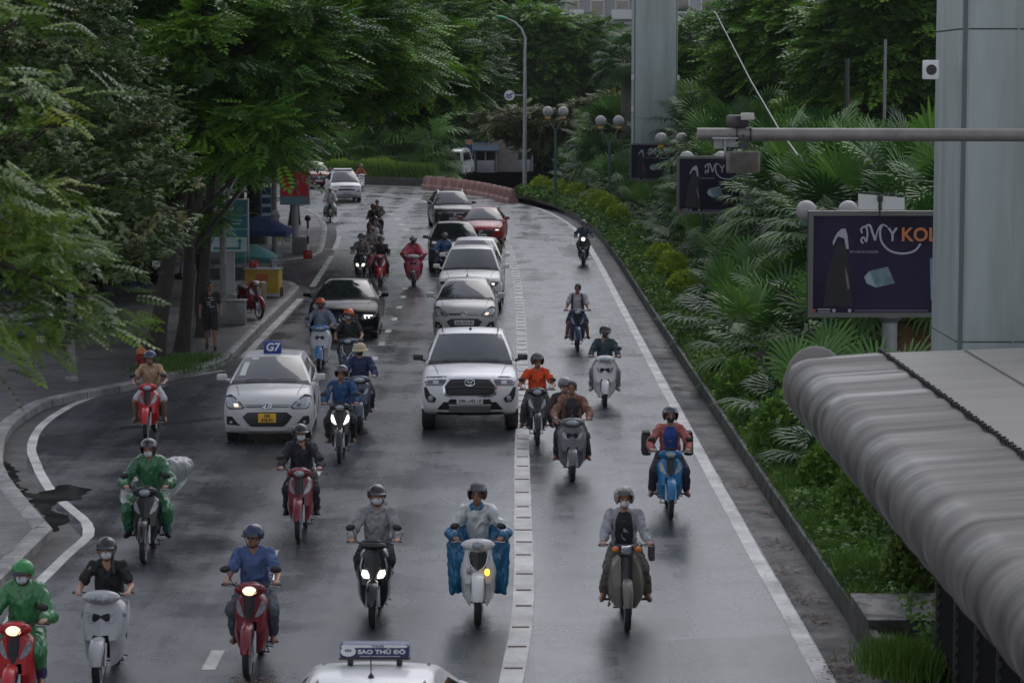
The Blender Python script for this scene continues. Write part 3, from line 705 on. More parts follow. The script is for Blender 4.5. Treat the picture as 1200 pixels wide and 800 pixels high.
# --- grey crossover
def cross_front(a, lit=False, badge='oval', plt='30H-556.21'):
    p, mir = a['patch'], a['mir']
    p('grille', [(.58, -.36, .36), (.70, -.50, .50), (.80, -.48, .48)], M['black'], .014, 10); slats(a, 'grille_bar', (.64, .74, .80), .42, M['chrome'], .024, .008); oval_badge(a, .71, .045, badge, .07)
    mir('headlight', [(.72, .54, .78), (.80, .50, .84), (.87, .56, .84)], M['lensdark'], .014, sub=[('reflector', [(.76, .58, .72), (.82, .58, .74)], M['lampon'] if lit else M['lens'], .022)])
    mir('fog_lamp_bezel', [(.36, .60, .76), (.48, .64, .80)], M['black'], .012); lamp(a, 'fog_lamp', .70, .42, .04, M['lens'], .03)
    p('lower_grille', [(.30, -.5, .5), (.42, -.46, .46)], M['black'], .014, 8); plate(a, .52, .03, plt)
a = put('suv_car', 'graphite suv behind the white cars with the blue raincoat rider at its corner', 'cross', 533, 318, 2.5, grey, 'car', QG); cross_front(a)
a = put('suv_car', 'dark grey brown suv with silver roof rails, last car of the middle lane queue', 'cross', 531, 268.5, 6.5, brown, 'car', QG); cross_front(a, badge='oval', plt='29A-338.07'); rails(a, SP['cross'], M['chrome'], .05)
# --- red sedan
a = put('sedan_car', 'metallic red sedan with one bright headlamp beside the graphite suv', 'smallsedan', 565, 286.5, -3, redp, 'car', QG)
p, mir, r0 = a['patch'], a['mir'], a['root']
p('grille', [(.36, -.36, .36), (.5, -.5, .5), (.64, -.50, .50)], M['black'], .014, 10); slats(a, 'grille_bar', (.35,), .36, M['chrome'], .024, .01); oval_badge(a, .56, .05, 'wing', .08)
for s in (-1, 1):
    o = p('headlight', [(.60, s * .52, s * .76), (.66, s * .50, s * .82), (.72, s * .60, s * .83)], M['lensdark'], .014, 6)
    p('lamp', [(.63, s * .60, s * .72), (.69, s * .60, s * .74)], M['lampon'] if s > 0 else M['lens'], .026, 3, o)
mir('fog_lamp_bezel', [(.26, .62, .78), (.36, .64, .80)], M['black'], .012); plate(a, .42, .04, '30F-870.55')
# --- black saloon
a = put('sedan_car', 'glossy black saloon with chrome slat grille behind two scooters at the lane dashes', 'sedan', 403.5, 396, .8, blackp, 'car')
p, mir, r0 = a['patch'], a['mir'], a['root']
p('grille', [(.44, -.34, .34), (.52, -.42, .42), (.70, -.40, .40), (.74, -.32, .32)], M['black'], .014, 10); slats(a, 'grille_bar', (.52, .60, .67), .40, M['chrome'], .03, .012); oval_badge(a, .60, .06, 'star', .085)
for s in (-1, 1):
    o = p('headlight', [(.55, s * .50, s * .74), (.62, s * .48, s * .84), (.71, s * .52, s * .86)], M['lensdark'], .014, 8)
    for x0 in (.55, .65): p('daytime_lamp', [(.585, s * (x0 + .02), s * (x0 + .05)), (.68, s * x0, s * (x0 + .035))], M['lampon'] if s > 0 else M['lens'], .026, 2, o)
    p('daytime_lamp', [(.675, s * .55, s * .76), (.695, s * .55, s * .78)], M['lampon'] if s > 0 else M['lens'], .026, 4, o)
mir('air_intake', [(.24, .46, .76), (.36, .52, .78)], M['lensdark'], .012); p('lower_grille', [(.22, -.42, .42), (.34, -.46, .46)], M['black'], .014, 8); plate(a, .40, .03, '30G-995.12')
# --- far white mpv, far red car
a = put('people_carrier', 'white people carrier with roof box bars rounding the far bend', 'mpv', 405, 236.5, 9, white, 'car')
p, mir, r0 = a['patch'], a['mir'], a['root']
p('grille', [(.66, -.44, .44), (.74, -.48, .48), (.92, -.40, .40)], M['black'], .014, 8); oval_badge(a, .86, .04, 'diamond', .07); slats(a, 'grille_bar', (.70, .78), .46, M['chrome'], .024, .009)
mir('headlight', [(.58, .58, .72), (.66, .56, .76), (.72, .60, .78)], M['lens'], .014); mir('daytime_lamp', [(.86, .46, .76), (.92, .46, .8)], M['lens'], .014)
p('lower_grille', [(.28, -.6, .6), (.42, -.5, .5)], M['black'], .014, 8); plate(a, .52, .03, '30K-214.63')
MB().box((0, 2.6, 1.78), (1.0, 1.2, .05), b=.02).build('roof_rack', M['white'], r0); rails(a, SP['mpv'], M['alloy'], .05)
a = put('suv_car', 'dark red suv behind the red poster on the far bend', 'cross', 371, 221, 14, dred, 'car'); cross_front(a, plt='29D-107.90')
# --- taxi at the bottom edge
TX = SP['smallsedan']
a = car(TX, 'taxi', 'white taxi cut by the bottom edge with a long blue and white roof sign', 'taxi', Vector((-1.27, 19.9, 0)), R(-.8), white)
r0 = a['root']; a['patch']('grille', [(.36, -.36, .36), (.5, -.5, .5), (.64, -.50, .50)], M['black'], .014, 10)
a['mir']('headlight', [(.60, .52, .76), (.66, .50, .82), (.72, .60, .83)], M['lensdark'], .014); plate(a, .42, .04, '30E-721.46')
z0 = TX['zr']; YS = 2.72
for s in (-1, 1): MB().box((s * .22, YS, z0 + .06), (.05, .09, .1), b=.008).build('sign_foot', M['black'], r0)
navy = mat('sign_navy', (.012, .022, .11), .35)
sg = MB().box((0, YS, z0 + .115), (.64, .16, .03), b=.006).build('roof_sign_base', M['black'], r0)
sgn = MB().prism([(x, YS - .07, z0 + z) for x, z in ((-.30, .13), (.30, .13), (.31, .15), (.31, .285), (.29, .305), (-.29, .305), (-.31, .285), (-.31, .15))], (0, .14, 0)).build('roof_sign', navy, r0)
MB().prism([(x, YS - .076, z0 + z) for x, z in ((-.30, .262), (.285, .262), (.30, .28), (.28, .30), (-.28, .30), (-.30, .285))], (0, .01, 0)).build('sign_white_band', M['white'], sgn)
MB().lathe([(.001, -.004), (.07, -.004), (.07, .006)], (-.235, YS - .078, z0 + .215), (0, 1, 0), 20).build('sign_disc', M['white'], sgn)
text('TAXI', 'sign_lettering', .036, navy, sgn, (.03, YS - .078, z0 + .281), bold=.001, sx=1.4)
text('SAO THỦ ĐÔ', 'sign_lettering', .075, M['white'], sgn, (.065, YS - .076, z0 + .205), bold=.0025, sx=.93)
text('333', 'sign_lettering', .04, navy, sgn, (-.235, YS - .085, z0 + .225), bold=.001)
MB().box((.05, YS - .074, z0 + .147), (.36, .004, .006)).build('sign_line', M['white'], sgn)
for o_ in r0.children:
    if o_.name.split('.')[0] in ('roof_sign', 'roof_sign_base', 'sign_foot'): o_.scale = (1, 1, .68); o_.location.z += (z0 + .0) * .32
antenna(a, 2.2, z0 + .0, .22, -.02)
for s in (-1, 1): MB().tube([(s * .47, 2.1, z0 - .03), (s * .475, 3.05, z0 - .06)], .016, 5).build('roof_channel', M['black'], r0)
# --- parked on the left
a = put('suv_car', 'black suv with a large chrome mesh grille parked on the pavement behind the trees', 'suv', 163, 336, -4, blackp, 'car')
a['patch']('grille', [(.5, -.44, .44), (.94, -.56, .56)], M['black'], .014, 8)
slats(a, 'grille_bar', (.54, .6, .66, .72, .78, .84, .9), .50, M['chrome'], .024, .008); a['mir']('headlight', [(.72, .62, .84), (.94, .62, .86)], M['lens'], .014); plate(a, .42, .03, '30H-618.20')
MB().box((0, .7, 1.16), (1.2, .4, .02), rx=.1).build('bonnet_stripe', dred, a['root'])
a = put('sedan_car', 'grey saloon parked on the left pavement behind the foreground branch', 'sedan', 20, 401, 24, paint('pewter', (.2, .2, .2)), 'car'); a['patch']('grille', [(.42, -.36, .36), (.66, -.42, .42)], M['black'], .014, 8)
a['mir']('headlight', [(.56, .5, .78), (.68, .5, .84)], M['lens'], .014)
# --- van on the far carriageway, seen from its rear corner
def van(loc, rz):
    root = empty('minivan', loc, rz, 'white minivan on the far road beyond the pink barriers', 'van'); Wd = 1.75
    prof = [(.1, .3), (0, .7), (.12, 1.0), (.9, 1.25), (1.5, 1.95), (2.2, 2.03), (4.6, 2.0), (4.95, 1.85), (5.05, 1.1), (5.05, .5), (4.9, .3), (4.25, .3), (4.2, .55), (3.9, .68), (3.6, .55), (3.55, .3), (1.3, .3), (1.25, .55), (.95, .68), (.65, .55), (.6, .3)]
    rg = []
    for t in (-1, -.97, -.88, -.6, 0, .6, .88, .97, 1):
        e = max(0, (abs(t) - .85) / .15) ** 2
        rg.append([(t * Wd / 2 * (1 - .12 * max(0, (z - 1) / 1) ** 2), y + (.08 * e if y < 2 else -.06 * e), z - .05 * e * (z > 1.5)) for y, z in prof])
    MB().loft(rg).build('body', white, root)
    for s in (-1, 1):
        for y0, y1 in ((1.45, 2.3), (2.4, 3.5), (3.6, 4.75)):
            MB().prism([(s * .872, y0 + (.0 if y0 > 1.5 else .0), 1.2), (s * .872, y1, 1.2), (s * .80, y1, 1.75), (s * .80, y0 + (.35 if y0 < 1.5 else 0), 1.75)], (s * .012, 0, 0)).build('side_window', M['glass'], root)
        for y in (.95, 3.9): wheel(root, 'wheel', s * .75, y, .32, .2, s)
        MB().box((s * .74, 5.03, .95), (.14, .04, .3), b=.01).build('tail_light', M['redlens'], root)
        MB().ell((s * .98, 1.2, 1.3), (.09, .05, .13)).build('wing_mirror', M['black'], root)
    MB().prism([(-.68, 5.06, 1.2), (.68, 5.06, 1.2), (.62, 4.98, 1.75), (-.62, 4.98, 1.75)], (0, .01, 0)).build('rear_window', M['glass'], root)
    MB().prism([(-.7, .87, 1.27), (.7, .87, 1.27), (.6, 1.46, 1.9), (-.6, 1.46, 1.9)], (0, -.012, .012)).build('windscreen', M['glass'], root)
van(Vector((-3.6, 186, 0)), R(172))
# ------------------------------------------------------------------ motorbikes (origin: ground under the front wheel, nose towards -Y)
def bike_wheel(root, name, y, r, w, rimm, fork=False):
    t = MB(); hw = w / 2
    t.lathe([(r * .80, -hw * .7), (r * .93, -hw), (r * .985, -hw * .55), (r, 0), (r * .985, hw * .55), (r * .93, hw), (r * .80, hw * .7)], (0, 0, 0), (1, 0, 0), 28, cap=False)
    o = t.build(name, M['tyre'], root, (0, y, r))
    q = MB(); q.lathe([(r * .81, -hw * .72), (r * .74, -hw * .5), (r * .74, hw * .5), (r * .81, hw * .72)], (0, 0, 0), (1, 0, 0), 28, cap=False)
    q.lathe([(.001, -.05), (.04, -.05), (.04, .05), (.001, .05)], (0, 0, 0), (1, 0, 0), 12)
    for k in range(5):
        a = 2 * math.pi * k / 5; q.box((0, math.cos(a) * r * .4, math.sin(a) * r * .4), (.025, r * .74, .03), rx=a, b=.004)
    q.build('rim', rimm, o)
    MB().lathe([(.045, .05), (.1, .05), (.1, .054), (.045, .054)], (0, 0, 0), (1, 0, 0), 18, cap=False).build('brake_disc', M['alloy'], o)
    return o
def fender(root, y, r, w, a0, a1, m, name='front_fender', yo=0):
    rg = []
    for k in range(9):
        a = R(lerp(a0, a1, k / 8)); rr = r + .03
        row = []
        for j in range(7):
            q = math.pi * (-.5 + j / 6); x = w / 2 * math.sin(q) * (.62 + .38 * math.sin(math.pi * min(1, .12 + k / 8))); dr = .050 * math.cos(q) - .03 * (1 if j in (0, 6) else 0)
            row.append((x, y - (rr + dr) * math.cos(a), r + (rr + dr) * math.sin(a)))
        rg.append(row)
    return MB().slab(rg, (0, 0, -.006)).build(name, m, root)
def shieldmesh(levels, gap, k1, k2, nc=9, th=.03):
    """levels: (z, halfwidth, y0); gap(z) inner opening half width (0 = closed). returns MB"""
    b = MB()
    closed = [l for l in levels if gap(l[0]) <= 0]; openl = [l for l in levels if gap(l[0]) > 0]
    def pt(z, w_, y0, x):
        u = abs(x) / w_; return (x, y0 + k1 * abs(x) + k2 * max(0, u - .72) ** 2, z)
    if closed: b.slab([[pt(z, w_, y0, w_ * (-1 + 2 * j / (2 * nc))) for j in range(2 * nc + 1)] for z, w_, y0 in closed], (0, th, 0))
    op = ([closed[-1]] if closed else []) + openl
    for s in (-1, 1):
        rows = []
        for z, w_, y0 in op:
            g = gap(z) if gap(z) > 0 else gap(openl[0][0]) * .9
            rows.append([pt(z, w_, y0, s * lerp(g, w_, j / nc)) for j in range(nc + 1)])
        b.slab(rows, (0, th, 0))
    return b
BK = {}
def make_bike(kind):
    root = empty('motorbike'); sc = kind in ('scooter', 'lead', 'sh', 'vario'); r = {'underbone': .285, 'cub': .285, 'sport': .285, 'lead': .25, 'sh': .30}.get(kind, .26)
    mb_, m2, dk = M['black'], M['dark'], M['black']
    wb = 1.26
    wf = bike_wheel(root, 'front_wheel', 0, r, .085 if sc else .075, M['alloy']); wr = bike_wheel(root, 'rear_wheel', wb, r, .10 if sc else .085, M['alloy'])
    for s in (-1, 1):
        MB().tube([(s * .07, .0, r), (s * .07, .03, r + .09), (s * .068, .09, r + .24)], [.022, .022, .017], 8).build('fork', M['alloy'] if not kind == 'cub' else m2, root)
    MB().tube([(0, .12, r + .22), (0, .20, r + .34), (0, .34, .95)], [.03, .028, .025], 8).box((0, .10, r + .22), (.18, .05, .04), b=.01).build('steering_column', m2, root)
    fender(root, 0, r, .165 if sc else .135, 12, 150, paint('body_default', (.3, .02, .02)))
    slope = .34
    def Y0(z): return .10 + (z - .5) * slope
    if kind in ('underbone', 'sport'):
        lv = [(.92, .10), (.87, .145), (.81, .19), (.75, .21), (.68, .21), (.62, .195), (.57, .185), (.50, .195), (.43, .195), (.35, .18), (.27, .14)]
        b = shieldmesh([(z, w_, Y0(max(z, .5)) - .02 + (0.05 if z < .5 else 0)) for z, w_ in lv], lambda z: 0 if z > .6 else .085, .7, 1.5)
        b.build('leg_shield', paint('body_default', (.3, .02, .02)), root)
        # dark centre panel and cowl lights
        MB().slab([[(x * w_, Y0(z) - .045 + .85 * abs(x * w_), z) for x in (-1, -.5, 0, .5, 1)] for z, w_ in ((.90, .05), (.80, .06), (.70, .045), (.64, .02))], (0, .03, 0)).build('centre_panel', dk, root)
        for s in (-1, 1):
            MB().slab([[(s * lerp(a, c, j / 3), Y0(z) - .045 + .85 * lerp(a, c, j / 3), z) for j in range(4)] for z, a, c in ((.83, .125, .15), (.77, .10, .165), (.71, .075, .15), (.67, .06, .09))], (0, .03, 0)).build('indicator', M['lens'], root)
        hb_z = 1.0
        MB().ell((0, .26, .97), (.185, .095, .080), 16, 8).build('handlebar_cover', paint('body_default', (.3, .02, .02)), root)
        MB().ell((0, .185, .965), (.085, .035, .052), 14, 8).build('headlight', M['lens'], root)
        MB().ell((0, .31, 1.02), (.11, .06, .035), 12, 6).build('instrument_panel', dk, root)
        if kind == 'sport': MB().slab([[(x, .2 + 1.2 * x * x, z) for x in (-.09, 0, .09)] for z in (1.02, 1.07)], (0, .01, 0)).build('visor', dk, root)
        # frame, engine, legs
        MB().box((0, .38, .58), (.12, .14, .42), rx=.35, b=.03).build('frame_cover', dk, root)
        MB().box((0, .56, .34), (.24, .32, .2), b=.04).ell((0, .36, .36), (.07, .12, .07)).build('engine', m2, root)
        MB().tube([(-.27, .58, .30), (.27, .58, .30)], .014, 6).box((-.235, .58, .305), (.09, .04, .03), b=.008).box((.235, .58, .305), (.09, .04, .03), b=.008).tube([(.12, .6, .28), (.2, .72, .24), (.22, .85, .26)], .01, 5).build('foot_pegs', dk, root)
        body_w, by0 = .13, .62
    elif kind == 'cub':
        lv = [(.86, .10), (.80, .17), (.72, .215), (.62, .235), (.52, .235), (.42, .225), (.32, .20), (.25, .15)]
        shieldmesh([(z, w_, Y0(max(z, .55)) + .03) for z, w_ in lv], lambda z: .07 if z < .84 else 0, .35, 2.6).build('leg_shield', paint('body_default', (.3, .02, .02)), root)
        MB().slab([[(x * w_, Y0(z) - .05 + .3 * abs(x * w_), z) for x in (-1, -.6, 0, .6, 1)] for z, w_ in ((.88, .05), (.75, .065), (.58, .05), (.52, .075))], (0, .05, 0)).build('centre_panel', dk, root)
        MB().box((0, .255, .965), (.14, .12, .12), b=.03).build('headlight_housing', M['chrome'], root)
        MB().box((0, .195, .965), (.11, .02, .085), b=.009).build('headlight', M['lens'], root)
        for s in (-1, 1): MB().ell((s * .135, .24, .97), (.05, .04, .038)).build('indicator', M['amber'], root)
        MB().ell((0, .30, .98), (.19, .06, .045), 14, 6).build('handlebar_cover', dk, root)
        MB().box((0, .56, .34), (.2, .36, .18), b=.04).build('engine', m2, root)
        MB().box((0, .40, .5), (.1, .14, .4), rx=.4, b=.03).build('frame_cover', dk, root)
        MB().tube([(-.27, .58, .28), (.27, .58, .28)], .016, 6).tube([(-.2, .2, .3), (-.22, .3, .25), (-.2, .5, .27)], .01, 5).build('foot_pegs', dk, root)
        body_w, by0 = .13, .62
    else:
        big = {'scooter': 1.0, 'lead': 1.12, 'sh': 1.0, 'vario': .98}[kind]
        lv = [(.91, .13), (.86, .19), (.79, .225), (.72, .24), (.64, .24), (.56, .225), (.50, .21), (.43, .215), (.36, .21), (.28, .19), (.20, .13)]
        b = shieldmesh([(z, w_ * big, Y0(max(z, .5)) - .0 + (.06 if z < .5 else 0)) for z, w_ in lv], lambda z: 0 if z > .52 else .095, .55, 2.2)
        b.build('leg_shield', paint('body_default', (.3, .02, .02)), root)
        if kind == 'vario':
            for s in (-1, 1):
                MB().slab([[(s * lerp(a, c, j / 3), Y0(z) - .05 + .55 * lerp(a, c, j / 3), z) for j in range(4)] for z, a, c in ((.68, .08, .14), (.63, .05, .15), (.59, .05, .12))], (0, .04, 0)).build('headlight', M['lens'], root)
                MB().slab([[(s * lerp(a, c, j / 2), Y0(z) - .03 + .55 * lerp(a, c, j / 2), z) for j in range(3)] for z, a, c in ((.82, .13, .15), (.72, .155, .175), (.66, .15, .165))], (0, .04, 0)).build('indicator', M['lens'], root)
            MB().slab([[(x * w_, Y0(z) - .055 + .5 * abs(x * w_), z) for x in (-1, -.5, 0, .5, 1)] for z, w_ in ((.90, .06), (.80, .09), (.70, .06), (.60, .03))], (0, .04, 0)).build('centre_panel', dk, root)
            MB().ell((0, .28, .97), (.17, .07, .05), 14, 6).build('handlebar_cover', dk, root)
        elif kind == 'sh':
            MB().slab([[(x * w_, Y0(z) - .03 + .5 * abs(x * w_), z) for x in (-1, -.5, 0, .5, 1)] for z, w_ in ((.88, .10), (.80, .115), (.70, .05), (.67, .01))], (0, .04, 0)).build('centre_panel', dk, root)
            for s in (-1, 1):
                MB().tube([(s * .13, Y0(.86) + .04, .87), (s * .10, Y0(.72) + .01, .74), (s * .04, Y0(.66) - .03, .665)], .010, 6).build('chrome_strip', M['chrome'], root)
                MB().ell((s * .115, Y0(.64) + .02, .65), (.03, .03, .042)).build('indicator', M['lens'], root)
            MB().ell((0, .26, .97), (.215, .095, .078), 16, 8).build('handlebar_cover', paint('body_default', (.3, .02, .02)), root)
            MB().ell((0, .18, .97), (.08, .035, .054), 14, 8).build('headlight', M['lens'], root)
        else:
            for s in (-1, 1):
                MB().slab([[(s * lerp(a, c, j / 2), Y0(z) - .015 + .55 * lerp(a, c, j / 2), z) for j in range(3)] for z, a, c in ((.80, .14, .17), (.74, .09, .17), (.69, .06, .13))], (0, .03, 0)).build('indicator', M['lens'], root)
            if kind == 'none': MB().slab([[(x * w_, Y0(z) - .02 + .55 * abs(x * w_), z) for x in (-1, -.5, 0, .5, 1)] for z, w_ in ((.72, .06), (.67, .10), (.64, .05))], (0, .03, 0)).build('centre_panel', M['lens'], root)
            MB().ell((0, .26, .97), (.215, .10, .082), 16, 8).build('handlebar_cover', paint('body_default', (.3, .02, .02)), root)
            MB().ell((0, .18, .965), (.11, .04, .050), 14, 8).build('headlight', M['lens'], root)
        MB().ell((0, .31, 1.02), (.11, .06, .03), 12, 6).build('instrument_panel', dk, root)
        MB().box((0, .55, .30), (.34, .44, .07), b=.02).build('footboard', dk, root)
        MB().box((0, .30, .55), (.2, .1, .5), rx=.3, b=.03).build('inner_panel', dk, root)
        MB().box((.0, 1.15, .34), (.22, .4, .2), b=.05).build('engine', m2, root)
        body_w, by0 = .17, .74
    # rear body
    rg = []
    for y, zl, zh, w_ in ((by0, .45, .70, body_w * .8), (by0 + .15, .42, .74, body_w), (by0 + .4, .45, .76, body_w * 1.05), (by0 + .62, .55, .80, body_w * .85), (by0 + .85, .68, .84, body_w * .45)):
        rg.append([(w_ * math.cos(a) , y, (zl + zh) / 2 + (zh - zl) / 2 * math.sin(a)) for a in np.linspace(0, 2 * math.pi, 13)[:-1]])
    MB().loft(rg).build('side_fairing', paint('body_default', (.3, .02, .02)), root)
    rg = []
    for y, z, w_, h in ((.62, .76, .06, .03), (.70, .775, .11, .04), (.85, .785, .13, .045), (1.05, .80, .14, .05), (1.3, .84, .12, .045), (1.4, .84, .07, .03)):
        rg.append([(w_ * math.cos(a), y, z + h * math.sin(a)) for a in np.linspace(0, 2 * math.pi, 13)[:-1]])
    MB().loft(rg).build('seat', M['seat'], root)
    MB().tube([(-.14, 1.32, .86), (-.13, 1.52, .9), (.13, 1.52, .9), (.14, 1.32, .86)], .014, 6).build('grab_rail', M['alloy'], root)
    MB().ell((0, by0 + .86, .74), (.08, .03, .045)).build('tail_light', M['redlens'], root)
    MB().tube([(-.1, .55, .25), (-.15, .75, .22), (-.165, .95, .27), (-.17, 1.5, .40)], [.018, .02, .05, .055], 10).build('exhaust', m2, root)
    MB().tube([(.09, .75, .33), (.09, wb, r)], .025, 6).tube([(.1, wb + .02, r + .02), (.13, wb - .1, .66)], .022, 6).tube([(-.1, wb + .02, r + .02), (-.13, wb - .1, .66)], .022, 6).build('swingarm', m2, root)
    fender(root, wb, r, .14, 40, 165, M['black'], 'rear_fender')
    MB().tube([(.08, .8, .22), (.17, .95, .16)], .012, 5).tube([(-.1, .85, .22), (-.13, .95, .1), (.13, .95, .1), (.1, .85, .22)], .011, 5).build('stand', m2, root)
    MB().tube([(-.33, .40, .995), (-.2, .36, 1.0), (-.1, .30, .98), (.1, .30, .98), (.2, .36, 1.0), (.33, .40, .995)], .012, 7).build('handlebar', m2, root)
    for s in (-1, 1):
        if kind in ('underbone', 'sport', 'cub'): MB().tube([(s * .20, .33, 1.0), (s * .15, .18, 1.07), (s * .05, .12, .93), (s * .05, .14, .70)], .0055, 5).build('brake_cable', M['black'], root)
        g = MB().tube([(s * .225, .368, .999), (s * .34, .403, .994)], .018, 8).build('grip', M['black'], root)
        MB().tube([(s * .2, .33, .995), (s * .31, .345, .985), (s * .335, .35, .985)], [.009, .007, .006], 5).build('brake_lever', M['alloy'], root)
    return root
def add_mirrors(root, which=(-1, 1), z=1.19, x=.29):
    for s in which:
        st = MB().tube([(s * .20, .35, 1.0), (s * .235, .33, 1.08), (s * x * .93, .325, z - .02)], .006, 5).ell((s * x, .32, z), (.062, .018, .042), 12, 7, rot=Euler((0, s * .25, 0)).to_matrix()).build('mirror', M['black'], root)
BIKES = {k: make_bike(k) for k in ('underbone', 'sport', 'cub', 'scooter', 'lead', 'sh', 'vario')}
def motorbike(kind, loc, rz, label, body, mirrors=(-1, 1), lights=None, dark=None, group='motorbikes riding towards the camera', over=None):
    src = BIKES[kind]; mats = dict(leg_shield=body, handlebar_cover=body if kind not in ('vario', 'cub') else M['black'], side_fairing=body, front_fender=body)
    if dark: mats.update({k: dark for k in ('side_fairing',)})
    if lights: mats['headlight'] = lights
    if over: mats.update(over)
    c = copy_tree(src, None, mats); c.location = loc; c.rotation_euler = (0, 0, rz)
    add_mirrors(c, mirrors)
    return tag(c, label, 'motorbike', group)
# ------------------------------------------------------------------ people
def capsule(b, p0, r0, p1, r1, n=12):
    p0 = Vector(p0); p1 = Vector(p1); ax = p1 - p0; L = ax.length
    if L < 1e-5: return b.ell(p0, (r0, r0, r0), n, 8)
    prof = [(r0 * math.sin(t), -r0 * math.cos(t)) for t in np.linspace(.05, math.pi / 2, 4)] + [(r1 * math.cos(t), L + r1 * math.sin(t)) for t in np.linspace(0, math.pi / 2 - .05, 4)]
    return b.lathe(prof, p0, ax, n)
def hull(b, balls):
    bm = bmesh.new()
    for c, r_ in balls:
        c = Vector(c)
        for i in range(5):
            th = math.pi * (i + .5) / 5
            for j in range(8):
                a = 2 * math.pi * j / 8; bm.verts.new(c + Vector((math.sin(th) * math.cos(a), math.sin(th) * math.sin(a), math.cos(th))) * r_)
    h = bmesh.ops.convex_hull(bm, input=bm.verts[:])
    vs = [v for v in bm.verts if v.link_faces]
    idx = {v: i for i, v in enumerate(vs)}
    b.add([v.co.copy() for v in vs], [[idx[v] for v in f.verts] for f in bm.faces]); bm.free(); return b
def blob_mesh(b, name, m, parent, voxel=.012, smooth=4, wr=0.0, ws=14.0, ws2=None, seed=0, tagd=None):
    me = bpy.data.meshes.new(name); me.from_pydata(b.v, [], b.f); me.update()
    bm = bmesh.new(); bm.from_mesh(me); bmesh.ops.remove_doubles(bm, verts=bm.verts, dist=1e-5); bmesh.ops.recalc_face_normals(bm, faces=bm.faces); bm.to_mesh(me); bm.free()
    o = bpy.data.objects.new(name, me); COL.objects.link(o)
    r_ = o.modifiers.new('r', 'REMESH'); r_.mode = 'VOXEL'; r_.voxel_size = voxel; r_.use_smooth_shade = True
    s_ = o.modifiers.new('s', 'SMOOTH'); s_.iterations = smooth; s_.factor = .5
    dg = bpy.context.evaluated_depsgraph_get(); me2 = bpy.data.meshes.new_from_object(o.evaluated_get(dg)); o.modifiers.clear(); o.data = me2; bpy.data.meshes.remove(me); me2.name = name
    if wr:
        me2.update(); n = len(me2.vertices); co = np.empty(n * 3, np.float32); no = np.empty(n * 3, np.float32)
        me2.vertices.foreach_get('co', co); me2.vertices.foreach_get('normal', no); co = co.reshape(-1, 3); no = no.reshape(-1, 3)
        sc = np.array(ws2 or (ws, ws, ws * .6))
        d = np.array([noise.noise(Vector(c * sc + seed)) + .5 * noise.noise(Vector(c * sc * 2.1 + seed + 9)) for c in co])
        d = wr * (1 - 2.2 * np.abs(d)); co += no * d[:, None]; me2.vertices.foreach_set('co', co.ravel()); me2.update()
    me2.materials.clear(); me2.materials.append(m); me2.polygons.foreach_set('use_smooth', [True] * len(me2.polygons))
    o.parent = parent
    return o
def mir_(p, s): return Vector((p[0] * s, p[1], p[2]))
